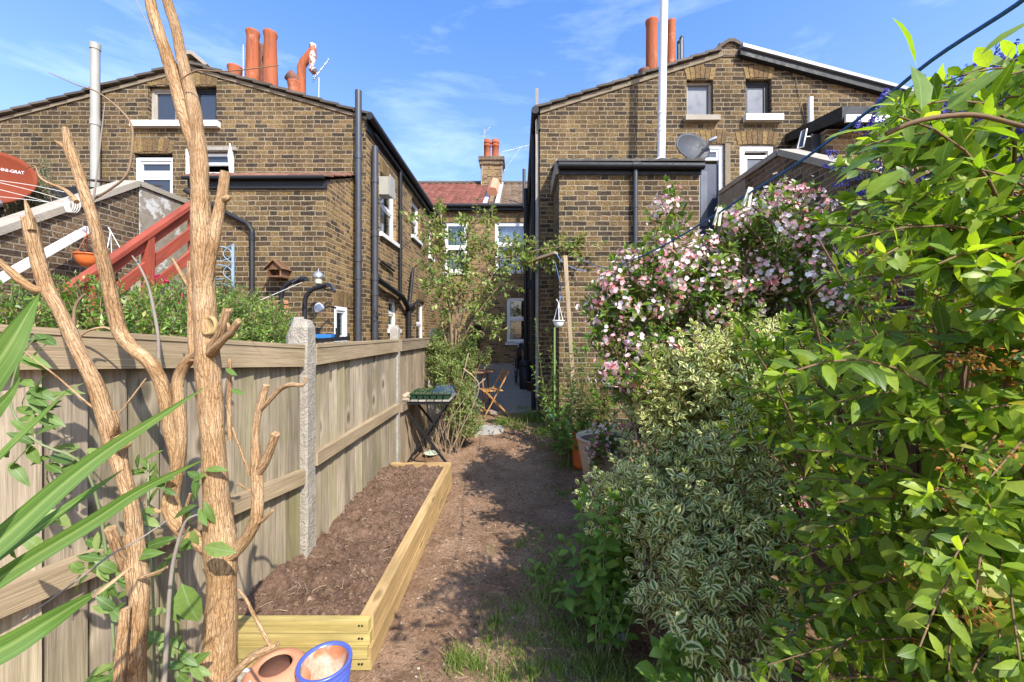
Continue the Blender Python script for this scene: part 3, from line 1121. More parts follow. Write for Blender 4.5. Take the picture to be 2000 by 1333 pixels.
M['peel'] = t.fin(_c, .6)
m = MB()
m.tube([P(611, 88, q), P(611, 112, q), P(609, 124, q), P(608, 132, q)], [.07, .075, .06, .03], 14, cap=False)
m.tube([P(607, 134, q), P(614, 140, q)], [.06, .075], 14)
m.build('flue_head', M['peel'], fl)
m = MB()
for d_ in (-3.0, 2.5):
    m.tube([Vector((PX(478 + d_, CY), CY, 6.1)), P(478 + d_, 88, CY)], .012, 6)
for yy in range(92, 150, 7):
    m.tube([P(475, yy, CY), P(480.5, yy + 5, CY)], .006, 5)
m.build('lattice_mast', M['silver'], st)


def aerial(name, label, foot, head, boom_a, boom_b, rods, brace=None):
    r_ = thing(name, label, 'tv aerial', foot, 'television aerials')
    m_ = MB()
    m_.tube([foot, head], .012, 6)
    if brace:
        m_.tube(brace, .009, 6)
    m_.build('mast', M['silver'], r_)
    m_ = MB()
    a, b = Vector(boom_a), Vector(boom_b)
    m_.tube([a, b], .010, 6)
    d = (b - a).normalized()
    sd = d.cross(Vector((0, 0, 1))).normalized()
    for (f_, ln) in rods:
        p_ = a.lerp(b, f_)
        m_.tube([p_ - sd * ln, p_ + sd * ln], .006, 5)
        m_.tube([p_ + Vector((0, 0, .04)), p_ - Vector((0, 0, .04))], .008, 5)
    m_.build('antenna', M['silver'], r_)
    return r_


aerial('tv_aerial', 'small tilted television aerial beside the bent flue on the left house', (PX(622, 8.4), 8.4, 6.0), P(623, 152, 8.4),
       P(612, 156, 8.4), P(642, 117, 8.55), [(0, .12), (.1, .1), (.2, .1), (.45, .05), (.7, .05), (.95, .05)])

# ------------------------------------------------------------------ stair party walls
def stair_wall(name, label, X0, X1, pts, coping_w, render_y, facing):
    """wall along Y between X0 and X1; pts = (y,z) top edge from far to near"""
    r_ = thing(name, label, 'garden wall', ((X0 + X1) / 2, 5, 0))
    top = list(pts)
    out = [(top[0][0], -.3)] + top + [(top[-1][0], -.3)]
    mp_ = lambda a, b, d: Vector((X0 + d * (X1 - X0), a, b))
    m_ = MB()
    m_.prism(out, mp_, 0, 1)
    fix_normals(m_.build('wall', M['brick_stair'], r_))
    m_ = MB()
    for (p, q) in zip(top, top[1:]):
        m_.bar(((X0 + X1) / 2, p[0], p[1] + .03), ((X0 + X1) / 2, q[0], q[1] + .03), X1 - X0 + coping_w, .075)
    m_.build('coping', M['cement'], r_)
    # flaking render on the landing length
    f_ = X1 + .012 if facing > 0 else X0 - .012
    m_ = MB()
    m_.prism([(render_y, -.2), (top[0][0] - .01, -.2), (top[0][0] - .01, top[0][1] - .02), (render_y, top[1][1] - .02)], lambda a, b, d: Vector((f_ - facing * .01 * d, a, b)), 0, 1)
    fix_normals(m_.build('render_panel', M['render'], r_))
    return r_


LS = -5.62
ys = 780 * 5.57 / (CX - 262)
stair_wall('stair_wall', 'weathered brick stair wall with a sloping coping behind the red handrail', LS - .12, LS + .1,
           [(GY - .01, PZ(362, ys)), (ys, PZ(362, ys)), (3.6, 2.25), (3.2, 1.3)], .08, ys + .02, 1)
RS = 3.47
stair_wall('stair_wall', 'brick and grey rendered stair wall behind the pink flowering shrub', RS, RS + .2,
           [(GY - .01, 4.02), (5.32, 4.02), (3.4, 2.85), (3.0, 2.0)], .06, 6.1, -1)

# ------------------------------------------------------------------ RIGHT HOUSE
rh = thing('brick_house', 'brown brick rear house with gable on the right, white vent pipe and silver roof edge', 'house', (4, 9, 0))
RX = .37
RAP = (3.62, 6.50)
w1, w2 = gr(1341, 1393, 157, 230), gr(1456, 1507, 155, 228)
wd, w3 = gr(1360, 1414, 282, 500), gr(1445, 1512, 284, 420)
m = MB()
m.wall([(RX, -.4), (8.4, -.4), (8.4, 5.23), (3.74, 6.48), RAP, (RX, 5.50)], [w1, w2, wd, w3], fg, .13)
m.build('gable_wall', M['brick'], rh)
m = MB()
m.wall([(GY, -.4), (RY, -.4), (RY, 5.5), (GY, 5.5)], [(11.2, 12.0, 1.6, 2.9), (9.0, 9.9, 3.6, 4.7)], side_l(RX), .12)
m.build('side_wall', M['brick'], rh)
for q in ((11.2, 12.0, 1.6, 2.9), (9.0, 9.9, 3.6, 4.7)):
    window(rh, side_l(RX), q, .08, .06, 'white', pane='glass')
m = MB()
m.box(8.3, 8.4, GY + .2, RY, -.4, 5.1)
m.build('far_wall', M['brick'], rh)
m = MB()
roof_rows(m, RAP[0] - .15, RAP[1] - .02, RX - .1, 5.46, GY, RY + 1.5, 12)
fix_normals(m.build('roof', M['tilev'], rh))
m = MB()
m.prism([(RAP[0] - .1, RAP[1] - .01), (RX, 5.495), (RX, 5.42), (RAP[0] - .1, RAP[1] - .09)], fg, -.022, .1)
fix_normals(m.build('verge_mortar', M['mortar'], rh))
m = MB()
m.box(3.46, 3.80, GY - .012, GY + .6, 6.40, 6.64)
rb = m.build('ridge_block', M['brick_stair'], rh)
m = MB()
m.prism([(3.36, 6.52), (3.60, 6.69), (3.70, 6.69), (3.90, 6.58), (3.88, 6.54), (3.69, 6.635), (3.61, 6.635), (3.40, 6.49)], fg, -.06, .65)
fix_normals(m.build('ridge_cap', M['tilev'], rb))
m = MB()
m.prism([(3.80, 6.555), (8.5, 5.30), (8.5, 5.25), (3.80, 6.495)], fg, -.14, 5.0)
fix_normals(m.build('roof_sheet', M['alu'], rh))
m = MB()
m.prism([(3.78, 6.495), (8.45, 5.25), (8.45, 5.14), (3.78, 6.385)], fg, -.10, .02)
fix_normals(m.build('bargeboard', M['black'], rh))
m = MB()
arch_part(rh, fg, w1[0], w1[1], w1[3], .20)
arch_part(rh, fg, w2[0], w2[1], w2[3], .20)
arch_part(rh, fg, w3[0] - .04, w3[1] + .04, w3[3], .22, rise=.02)
arch_part(rh, fg, wd[0] + .1, wd[1] + .02, wd[3], .22, rise=.02)
window(rh, fg, w1, .10, .045, 'greywood', pane='glassf', sill=(PX(1335, GY), PX(1402, GY), PZ(240, GY), PZ(230, GY), .10), sillmat='cement', sash=False)
window(rh, fg, w2, .10, .05, 'blackm', pane='glassf', sill=(PX(1451, GY), PX(1524, GY), PZ(240, GY), PZ(228, GY), .10))
a0, a1, b0, b1 = wd
zt = PZ(318, GY)
window(rh, fg, wd, .06, .07, 'white', lights=[(a0 + .07, a1 - .07, zt + .06, b1 - .07)], pane='glassd', name='door_frame')
m = MB()
m.prism([(a0 + .06, b0), (a1 - .06, b0), (a1 - .06, zt), (a0 + .06, zt)], fg, .07, .1)
dd = fix_normals(m.build('door', M['navy'], rh, 'navy blue landing door'))
m = MB()
m.prism([(a0 + .10, PZ(440, GY)), (a0 + .22, PZ(440, GY)), (a0 + .22, PZ(332, GY)), (a0 + .10, PZ(332, GY))], fg, .06, .066)
fix_normals(m.build('pane', M['glassf'], dd))
m = MB()
m.box(PX(1415, GY), PX(1425, GY), GY - .03, GY + .02, 2.6, PZ(282, GY))
m.build('door_jamb', M['mortar'], rh)
a0, a1, b0, b1 = w3
window(rh, fg, w3, .05, .09, 'white', lights=[(a0 + .09, a1 - .09, b0 + .09, b1 - .16)], pane='glassf')
m = MB()
m.tube([(RX - .09, GY - .12, 5.43), (RX - .09, RY - .06, 5.34)], .065, 10)
m.build('gutter', M['black'], rh)
m = MB()
m.box(RX - .03, RX - .003, GY, RY, 5.16, 5.4)
fix_normals(m.build('fascia', M['black'], rh))
vpipe(rh, RX - .09, 7.5, gz(0, 7.5), 5.36, .045, 'black', 'downpipe', (1.2, 2.4, 3.6, 4.6))
m = MB()
m.obox((RX - .11, 7.62, PZ(556, 7.62)), (.17, .17, .16))
m.build('pipe_hopper', M['black'], rh)
vpipe(rh, RX - .20, 9.6, gz(0, 9.6), 5.1, .05, 'blackm', 'downpipe', (2, 3.2, 4.2))
m = MB()
m.obox((RX - .05, 6.98, 3.2), (.05, .05, 5.4))
m.build('corner_batten', M['greywood'], rh)
# white vent pipe standing on the extension roof, going out of the top of the photo
WY = 6.42
m = MB()
m.tube([Vector((PX(1291, WY), WY, 4.3)), P(1297, 0, WY), P(1299, -90, WY)], .062, 16)
for yy in (258, 248, 224):
    m.tube([P(1291.6, yy, WY), P(1291.8, yy - 2, WY)], .066, 16)
m.lathe([(.12, 0), (.10, .03), (.065, .05)], (PX(1291, WY), WY, PZ(316, WY)), 16)
m.build('vent_pipe', M['whitepipe'], rh, 'tall white vent pipe rising from the extension roof')
m = MB()
m.tube([P(1583, 250, GY - .08), P(1583, 191, GY - .08)], .04, 12)
m.build('vent_pipe', M['whitepipe'], rh, 'short white pipe end')
m = MB()
m.tube([P(1554, 150, GY - .02), P(1562, 190, GY - .02), P(1575, 250, GY - .02)], .006, 5)
m.build('cable', M['mortar'], rh)
# extension
qx0, qx1 = PX(1092, EY), PX(1366, EY)
qzt = PZ(338, EY)
m = MB()
m.wall([(qx0, -.3), (qx1, -.3), (qx1, qzt + .1), (qx0, qzt + .1)], [], front(EY))
m.build('extension_front', M['brick'], rh)
m = MB()
m.wall([(EY, -.3), (GY, -.3), (GY, 4.45), (EY, 4.16)], [], side_l(qx0), .08)
m.build('extension_side', M['brick'], rh)
m = MB()
m.wall([(EY, -.3), (GY, -.3), (GY, 4.45), (EY, 4.16)], [], side_r(qx1), .08)
m.build('extension_side', M['brick_side'], rh)
m = MB()
n = 4
for i in range(n):
    t0, t1 = i / n, min(1.0, (i + 1.1) / n)
    y0_, y1_ = EY - .1 + (GY - EY + .1) * t0, EY - .1 + (GY - EY + .1) * t1
    z0_, z1_ = 4.15 + .32 * t0 + .02, 4.15 + .32 * t1
    k = int((qx1 - qx0) / .16)
    for c in range(k):
        xa_, xb_ = qx0 - .04 + (qx1 - qx0 + .08) * c / k, qx0 - .04 + (qx1 - qx0 + .08) * (c + 1) / k
        m.prism([(xa_, z0_), ((xa_ + xb_) / 2, z0_ + .03), (xb_, z0_), (xb_, z0_ - .02), (xa_, z0_ - .02)],
                lambda a, b, d, z0=z0_, z1=z1_, y0=y0_, y1=y1_: Vector((a, y0 + d * (y1 - y0), b + d * (z1 - z0))), 0, 1)
fix_normals(m.build('extension_roof', simple('dark_mossy_tiles', (.085, .075, .06), .9, .5, 9, bump=.005, isl=.35), rh))
m = MB()
m.box(qx0 + .0, qx1 + .02, EY - .03, EY - .004, PZ(343, EY), PZ(330, EY))
fix_normals(m.build('extension_fascia', M['black'], rh))
m = MB()
m.tube([(qx0 - .02, EY - .085, PZ(323, EY - .085)), (qx1 + .03, EY - .085, PZ(325, EY - .085))], .05, 10)
m.tube([(PX(1242, EY - .085) - .06, EY - .085, PZ(324, EY - .085)), (PX(1242, EY - .085) + .06, EY - .085, PZ(324, EY - .085))], .058, 10)
m.build('extension_gutter', M['black'], rh)
vpipe(rh, PX(1241, EY - .06), EY - .06, .0, PZ(325, EY - .06), .034, 'greypipe', 'downpipe', (PZ(400, EY - .06),))
m = MB()
m.box(qx0 - .05, qx0 - .004, EY + .0, GY - .01, 4.0, 4.22)
m.build('bargeboard', M['greywood'], rh)
m = MB()
m.box(PX(1160, EY), PX(1178, EY), EY - .07, EY - .004, PZ(623, EY), PZ(612, EY))
m.build('wall_light', M['whitep'], rh)
# tall pots behind
m = MB()
m.box(2.5, 4.1, 8.7, 9.3, 5.4, 6.6)
st2 = m.build('chimney', M['brick'], rh)
pot(st2, 1273, 9.0, 6.55, 42, .135, .125, 'terra', .018)
pot(st2, 1310, 9.0, 6.55, 43, .105, .10, 'terra', .012)
pot(st2, 1258, 9.0, 6.55, 138, .13, .12, 'terra_d', .01)
m = MB()
m.tube([Vector((PX(1329, 9), 9, 6.55)), P(1329, 82, 9)], .075, 14)
m.tube([P(1330.5, 84, 9), P(1331, 75, 9)], .045, 12)
m.lathe([(.05, 0), (.03, .04), (.002, .05)], P(1331, 75, 9), 12)
m.tube([P(1325, 120, 8.95), P(1325, 88, 8.95)], .03, 8)
m.build('flue_pipe', M['greypipe'], st2)

# neighbour's flat roofed extension at far right
nb = thing('brick_outbuilding', 'small brick extension with dark sloping eaves and a solar light beside the blue flowers', 'outbuilding', (5.8, 6.4, 0))
nx0 = PX(1594, EY)
m = MB()
m.box(nx0 + .15, 8.3, EY, GY - .02, -.3, 4.66)
m.build('wall', M['brick_rear'], nb)
m = MB()
m.prism([(EY - .25, 4.66), (GY - .02, 4.92), (GY - .02, 5.06), (EY - .25, 4.86)], lambda a, b, d: Vector((PX(1618, EY) + d, a, b)), 0, 3.6)
fix_normals(m.build('roof', M['black'], nb))
m = MB()
m.box(PX(1622, EY), 8.2, EY - .29, EY - .255, 4.62, 4.72)
m.build('fascia', M['white'], nb)
m = MB()
m.box(nx0, nx0 + .14, EY + .1, GY - .03, -.3, 4.64)
m.build('side_board', M['black'], nb)
sp_ = thing('solar_lamp', 'small solar panel lamp on the dark eaves at the right', 'lamp', P(1568, 275, 5.7))
m = MB()
q0, q1, q2, q3 = P(1557, 291, 5.72), P(1569, 287, 5.66), P(1576, 252, 5.68), P(1566, 257, 5.74)
m.tube([q0, q1, q2, q3, q0], .010, 5)
m.tube([P(1571, 268, 5.7), P(1582, 267, 5.9)], .008, 5)
m.build('frame', M['whitep'], sp_)
m = MB()
m.add([q0, q1, q2, q3], [(0, 1, 2, 3)])
m.build('solar_panel', M['glassd'], sp_)

# ------------------------------------------------------------------ REAR TERRACE
tr = thing('terraced_house', 'terraced house across the end with red and brown tiled roof and white sash windows', 'house', (-1, 15, .5))
fr = front(RY)
rz = RY
wl_, wr_, wb_ = (-2.58, PX(913, rz), PZ(532, rz), PZ(435, rz)), (PX(967, rz), PX(1029, rz), PZ(530, rz), PZ(435, rz)), (PX(990, rz), PX(1033, rz), PZ(669, rz), PZ(582, rz))
m = MB()
m.wall([(-9.5, -.3), (9, -.3), (9, 5.95), (-9.5, 5.95)], [wl_, wr_, wb_], fr, .1)
m.build('wall', M['brick_rear'], tr)
m = MB()
arch_part(tr, fr, wl_[0], wl_[1], wl_[3], .24, rise=.01)
arch_part(tr, fr, wr_[0], wr_[1], wr_[3], .24, rise=.01)
arch_part(tr, fr, wb_[0], wb_[1], wb_[3], .22, rise=.01)


def sashes(q, frac=.5, fw=.07):
    a0, a1, b0, b1 = q
    zm = b0 + (b1 - b0) * frac
    return [(a0 + fw, a1 - fw, b0 + fw, zm - .03), (a0 + fw, a1 - fw, zm + .03, b1 - fw)]


window(tr, fr, wl_, .06, .07, 'white', sashes(wl_), curtain=('curtain_g', [(wl_[0] + .1, wl_[1] - .1, wl_[2], wl_[3] - .08)]), sill=(wl_[0] - .05, wl_[1] + .05, wl_[2] - .09, wl_[2] - .003, .05))
window(tr, fr, wr_, .06, .07, 'white', sashes(wr_, .55), curtain=('curtain_w', [(wr_[0] + .1, wr_[1] - .08, wr_[2], wr_[3] - .08)]), sill=(wr_[0] - .05, wr_[1] + .05, wr_[2] - .09, wr_[2] - .003, .05))
window(tr, fr, wb_, .06, .065, 'white', sashes(wb_, .53, .065), curtain=('curtain_g', [(wb_[0] + .05, wb_[0] + .2, wb_[2], wb_[3]), (wb_[1] - .16, wb_[1] - .05, wb_[2], wb_[3])]), sill=(wb_[0] - .05, wb_[1] + .03, wb_[2] - .09, wb_[2] - .003, .06))

EZ, RZ_, EYr, RYr = 6.02, 8.15, RY - .18, 17.5


def pantiles(x0, x1, name, mat):
    per = .30
    rows = 13
    cols = int((x1 - x0) / per * 6)
    xs = np.linspace(x0, x1, cols + 1)
    wv = np.abs(np.sin(xs / per * math.pi)) ** .8 * .045
    vs, fs, uvs = [], [], []
    for r in range(rows):
        b = len(vs)
        for k_, (t_, up) in enumerate(((r / rows, .03), ((r + 1) / rows, 0.0))):
            y = EYr + (RYr - EYr) * t_
            z = EZ + (RZ_ - EZ) * t_ + up
            for i in range(cols + 1):
                vs.append((xs[i], y, z + wv[i]))
        for i in range(cols):
            fs.append((b + i, b + i + 1, b + cols + 1 + i + 1, b + cols + 1 + i))
        # front lip of the row
        l0 = len(vs)
        for i in range(cols + 1):
            y = EYr + (RYr - EYr) * r / rows
            vs.append((xs[i], y + .004, EZ + (RZ_ - EZ) * r / rows - .004))
        for i in range(cols):
            fs.append((l0 + i, l0 + i + 1, b + i + 1, b + i))
    m_ = MB()
    m_.add(vs, fs)
    return m_.build(name, mat, tr)


def tile_mat(name, a, b):
    t = NT(name)
    p = t.pos()
    w = t.n("ShaderNodeTexWhiteNoise", noise_dimensions='2D')
    sn = t.n("ShaderNodeVectorMath", operation='FLOOR')
    t.set(sn, 0, t.map(p, (1 / .3, 1 / .291, 1), (0, 0, 0), (0, -13.72 / .291, 0)))
    t.set(w, 'Vector', sn.outputs[0])
    c = t.mix(w.outputs['Value'], a, b)
    c = t.mix(.7, c, t.ramp(t.noise(p, 9, 5), [(.3, .55), (.7, 1.3)]), 'MULTIPLY')
    return t.fin(c, .85, spec=.2)


pantiles(-9.5, -1.03, 'red_roof', tile_mat('red_roof_tiles', (.15, .055, .040), (.24, .09, .062)))
pantiles(-.86, 9.0, 'brown_roof', tile_mat('brown_roof_tiles', (.13, .085, .055), (.21, .15, .10)))
m = MB()
m.box(-9.5, 9, RYr - .02, RYr + .02, 5.9, RZ_ + .02)
m.build('roof_back', M['tilev'], tr)
m = MB()
m.box(-9.5, 9, RYr - .3, RYr - .1, -.3, 5.9)
m.build('back_wall', M['mortar'], tr)
m = MB()
m.tube([(-9.5, RYr, RZ_ + .05), (9, RYr, RZ_ + .05)], .09, 8)
m.build('ridge', M['tilev'], tr)
m = MB()
m.tube([(-2.6, EYr - .05, EZ - .02), (.36, EYr - .05, EZ - .03)], .065, 10)
m.build('gutter', M['black'], tr)
m = MB()
m.box(-2.6, .36, EYr - .0, RY - .003, EZ - .16, EZ - .03)
m.build('fascia', M['blackm'], tr)
pm = lambda a, b, d: Vector((d, a, b))
m = MB()
m.prism([(EYr - .02, EZ - .2), (RYr, RZ_ - .1), (RYr, RZ_ + .12), (EYr - .02, EZ + .14)], pm, -1.02, -.88)
fix_normals(m.build('party_parapet', M['brick_stair'], tr))
m = MB()
for xx in (-1.16, -.74):
    m.bar((xx, EYr, EZ + .06), (xx * .995, RYr, RZ_ + .07), .15, .05)
m.build('flashing', M['lead'], tr)
m = MB()
m.tube([(-.95, 14.5, PZ(376, 14.5)), (-.93, 15.6, PZ(357, 15.6))], [.20, .20], 6, smooth=False)
m.build('hip_tile', M['terra_p'], tr)
m = MB()
cx0, cx1 = PX(940, 17.2), PX(981, 17.2)
m.box(cx0, cx1, 17.0, 17.8, 7.4, PZ(326, 17.2))
ch = m.build('chimney', M['brick_rear'], tr)
m = MB()
m.box(cx0 - .05, cx1 + .05, 16.95, 17.85, PZ(326, 17.2), PZ(318, 17.2))
m.box(cx0 - .1, cx1 + .1, 16.9, 17.9, PZ(318, 17.2) + .002, PZ(311, 17.2))
m.build('chimney_cap', M['brick_stair'], ch)
for px in (951.5, 967.5):
    x = PX(px, 17.3)
    zb, zt = PZ(311, 17.3), PZ(274, 17.3)
    h = zt - zb
    m = MB()
    m.lathe([(.17, 0), (.15, h * .1), (.145, h * .62), (.17, h * .64), (.17, h * .70), (.15, h * .72), (.15, h * .78), (.175, h * .80), (.175, h * .86), (.155, h * .88), (.16, h * .97), (.14, h), (.12, h * .9)], (x, 17.3, zb), 18)
    m.build('chimney_pot', M['terra'], ch)
vpipe(tr, PX(1023.5, 13.6), 13.6, 5.9, PZ(331, 13.6), .055, 'greypipe', 'vent_pipe')
downpipe(tr, [(PX(1023.5, 13.6), 13.6, 5.9), P(1029, 408, 13.5), P(1033, 416, 13.5), (PX(1033, 13.5), 13.5, gz(0, 13.5))], .055, 'black', 'vent_pipe', [(P(1033, 424, 13.5), P(1033, 430, 13.5))])
downpipe(tr, [P(861, 407, 13.6), P(861, 425, 13.6), P(857, 432, 13.5)], .035, 'black', 'downpipe')
aerial('tv_aerial', 'upright television aerial left of the far chimney', (PX(939, 17.0), 17.0, 7.6), P(946, 252, 17.0), P(944, 262, 16.9), P(958, 248, 17.2), [(.1, .2), (.4, .12), (.7, .12), (.95, .12)])
aerial('tv_aerial', 'long horizontal television aerial right of the far chimney', (PX(981, 17.0), 17.0, 7.6), P(980, 300, 17.0), P(980, 298, 17.0), P(1040, 282, 17.4), [(.1, .1), (.35, .2), (.45, .16), (.55, .14), (.7, .12), (.9, .1)], brace=[P(981, 338, 17.0), P(1017, 289, 17.2)])
# ================================================================== GARDEN: fences, bed, pots, table, chair ...
FX = -1.386


def fence_panel(name, label, a, b, za, zb, zlow, mat, matr, mid=.785, boards=None, lift=0.0):
    """close-board panel from a to b (x,y); tops za (at a) and zb (at b)"""
    r_ = thing(name, label, 'fence', ((a[0] + b[0]) / 2, (a[1] + b[1]) / 2, zlow), 'fence panels between concrete posts')
    A, B = Vector((a[0], a[1], 0)), Vector((b[0], b[1], 0))
    d = (B - A)
    L = d.length
    d.normalize()
    nrm = Vector((d.y, -d.x, 0))
    if nrm.x < 0 and a[0] < 0:
        nrm = -nrm
    n = boards or int(L / .118)
    bm = MB()
    for i in range(n):
        t0, t1 = i / n, (i + 1) / n
        p = A.lerp(B, t0 - .004)
        q = A.lerp(B, t1 + .004)
        ztop = za + (zb - za) * (t0 + t1) / 2 - .02
        o1, o2 = rng.uniform(-.004, .004), rng.uniform(.016, .026)
        vs = []
        for (pt, off) in ((p, o1), (q, o2)):
            for k in (0, -.012):
                for z in (zlow, ztop):
                    vs.append(Vector((pt.x, pt.y, z)) + nrm * (off + k))
        # vertex order: p front low/high, p back low/high, q front low/high, q back low/high
        u0, u1 = i * .12, i * .12 + .12
        fs = [(0, 4, 5, 1), (2, 3, 7, 6), (0, 1, 3, 2), (4, 6, 7, 5), (1, 5, 7, 3), (0, 2, 6, 4)]
        uv = [[(u0, zlow), (u1, zlow), (u1, ztop), (u0, ztop)]] * 1 + [[(u0, zlow), (u0, ztop), (u1, ztop), (u1, zlow)], [(0, zlow), (0, ztop), (.01, ztop), (.01, zlow)], [(0, zlow), (.01, zlow), (.01, ztop), (0, ztop)],
                                                                      [(u0, 0), (u1, 0), (u1, .01), (u0, .01)], [(u0, 0), (u0, .01), (u1, .01), (u1, 0)]]
        bm.add(vs, fs, uv)
    fix_normals(bm.build('boards', mat, r_))
    tm = MB()
    tm.bar(A + nrm * .035 + Vector((0, 0, za - .058)), B + nrm * .035 + Vector((0, 0, zb - .058)), .045, .112)
    tm.build('top_rail', matr, r_)
    cp = MB()
    cp.bar(A + nrm * .02 + Vector((0, 0, za + .010)), B + nrm * .02 + Vector((0, 0, zb + .010)), .085, .022)
    cp.build('cap', matr, r_)
    mm = MB()
    zm0, zm1 = za - (1.72 - mid - .0) + 0, zb - (1.72 - mid)
    mm.bar(A + nrm * .038 + Vector((0, 0, zm0)), B + nrm * .038 + Vector((0, 0, zm1)), .05, .085)
    mm.build('middle_rail', matr, r_)
    return r_


zt1 = 1.547
p1a, p1b = (-1.386 - .149 * 2.1, .45), (-1.392, 2.50)
fence_panel('fence_panel', 'weathered grey fence panel nearest the camera, behind the pruned trunks', p1a, p1b, zt1 + .0756 * 2.1, zt1, .0, M['fence'], M['rail'], .916)
fence_panel('fence_panel', 'weathered grey fence panel beside the raised soil bed', (FX, 2.63), (FX, 4.44), zt1, zt1 + .002, .0, M['fence'], M['rail'], .983)
fence_panel('fence_panel', 'brown fence panel behind the seedling table', (FX, 4.55), (FX, 6.02), zt1 + .0, zt1 + .0, .0, M['fence_b'], M['fence_b'], .95)


def concrete_post(label, x, y, zt, w=.10, d=.11, jag=False):
    m_ = MB()
    n = 8
    prof = [(-w / 2, -d / 2), (w / 2 - .012, -d / 2), (w / 2, -d / 2 + .012), (w / 2, d / 2), (-w / 2, d / 2)]
    zs = [-.2] + [i * zt / 14 for i in range(15)]
    rows = []
    for z in zs:
        rows.append([(x + px + rng.uniform(-.003, .003), y + py + rng.uniform(-.003, .003), z) for px, py in prof])
    vs = [v for r in rows for v in r]
    k = len(prof)
    fs = [(i * k + j, i * k + (j + 1) % k, (i + 1) * k + (j + 1) % k, (i + 1) * k + j) for i in range(len(zs) - 1) for j in range(k)]
    b = len(vs)
    # rounded weathered top
    vs += [(x + px * .62 + rng.uniform(-.006, .006), y + py * .6, zt + .045 + rng.uniform(-.008, .008)) for px, py in prof]
    fs += [((len(zs) - 1) * k + j, (len(zs) - 1) * k + (j + 1) % k, b + (j + 1) % k, b + j) for j in range(k)]
    fs.append(tuple(b + j for j in range(k)))
    m_.add(vs, fs)
    if jag:
        lr = random.Random(4)
        vs2, fs2 = [], []
        cx_, cy_ = x - .085, y + .0
        rings = [(-.25, .040, .045), (-.17, .050, .05), (-.09, .055, .05), (-.03, .045, .045), (.015, .03, .03)]
        for (dz, rx, ry) in rings:
            for j in range(9):
                a = j * 2 * math.pi / 9
                vs2.append((cx_ + .012 + rx * math.cos(a) * lr.uniform(.8, 1.2) + (dz + .25) * .16, cy_ + ry * math.sin(a) * lr.uniform(.8, 1.2), zt + .04 + dz + lr.uniform(-.012, .012)))
        for i in range(len(rings) - 1):
            for j in range(9):
                fs2.append((i * 9 + j, i * 9 + (j + 1) % 9, (i + 1) * 9 + (j + 1) % 9, (i + 1) * 9 + j))
        fs2.append(tuple((len(rings) - 1) * 9 + j for j in range(9)))
        m_.add(vs2, fs2)
    o_ = fix_normals(m_.build('concrete_post', M['concrete']))
    tag(o_, label, 'fence post', 'concrete fence posts')
    return o_


concrete_post('thick pebbly concrete post with a broken top between two grey fence panels', PX(592, 2.56), 2.565, 1.68, .10, .11, True)
concrete_post('slim pale concrete post left of the seedling table', PX(772, 4.5), 4.50, 1.68, .085, .09)
concrete_post('far concrete post beyond the brown panel by the climbing rose', PX(846, 6.3), 6.3, 1.66, .085, .09)
# low dark fence further back between the two yards
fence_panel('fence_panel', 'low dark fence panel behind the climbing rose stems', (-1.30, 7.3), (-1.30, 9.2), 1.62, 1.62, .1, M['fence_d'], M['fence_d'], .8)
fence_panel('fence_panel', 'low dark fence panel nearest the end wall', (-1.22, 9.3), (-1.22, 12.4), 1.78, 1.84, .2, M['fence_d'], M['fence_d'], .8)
# right boundary
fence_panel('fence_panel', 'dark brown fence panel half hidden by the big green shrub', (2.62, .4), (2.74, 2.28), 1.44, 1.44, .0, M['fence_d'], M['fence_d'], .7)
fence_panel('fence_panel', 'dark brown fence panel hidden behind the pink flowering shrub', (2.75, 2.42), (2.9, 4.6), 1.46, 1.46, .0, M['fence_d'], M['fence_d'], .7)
concrete_post('short concrete post seen through the big green shrub', 2.70, 2.35, 1.48, .10, .10)

# ---------------------------------------------------------------- raised bed
BY0, BY1 = 1.94, 4.28
BX1 = -.725
bed = thing('raised_bed', 'long timber raised bed filled with bare brown soil along the fence', 'raised bed', ((FX + BX1) / 2, 3.1, 0))
bz = .245
m = MB()
hh = .0585
for i in range(4):
    x0 = -1.62 if i < 3 else -1.60
    z0 = i * (hh + .0035)
    j = (.004, -.005, .003, -.002)[i]
    m.bar((x0, BY0 + .02 + j, z0 + hh / 2), (BX1 - .003 + j, BY0 + .02 + j, z0 + hh / 2), .038, hh)
m.build('front_board', M['newwood_g'], bed)
m = MB()
m.bar((BX1 - .030, BY0 + .045, .175), (BX1 - .025, BY1, .172), .065, .135)
m.bar((BX1 - .022, BY0 + .01, .05), (BX1 - .018, BY1, .05), .055, .108)
m.build('side_board', M['newwood'], bed)
m = MB()
m.bar((FX + .01, BY1 + .02, .165), (BX1 - .005, BY1 + .02, .165), .045, .155)
m.build('end_board', M['newwood'], bed)
m = MB()
for i in range(4):
    for dx in (.035, .05):
        m.lathe([(.006, 0), (.004, .003), (.001, .003)], (BX1 - dx, BY0 - .0005, i * .062 + .035), 8, Matrix.Rotation(R(90), 3, 'X'))
m.build('screw_heads', M['blackm'], bed)


def zbed(X, Y):
    e = np.clip((BX1 - .03 - X) / .10, 0, 1)
    f_ = np.clip((X - FX) / .3, 0, 1)
    n = (vnoise(X, Y, 3.1, 5) - .5) * .06 + (vnoise(X, Y, 9, 6) - .5) * .06 + (vnoise(X, Y, 21, 7) - .5) * .045 + (vnoise(X, Y, 42, 8) - .5) * .026
    return np.minimum(.238 + np.maximum(0, Y - BY0 - .05) * .6, .03 * np.exp(-(Y - BY0) / .12) + np.maximum(.190, .224 + n * (.35 + .65 * e) + .03 * (1 - f_) - .012 * (1 - e)))


so = grid_obj('soil', np.arange(-1.66, BX1 - .035, .013), np.arange(BY0 + .03, BY1 + .02, .013), zbed, M['bedsoil'])
so.parent = bed
so.location = -Vector(bed.location)
WLOC[so.name] = Vector((0, 0, 0))

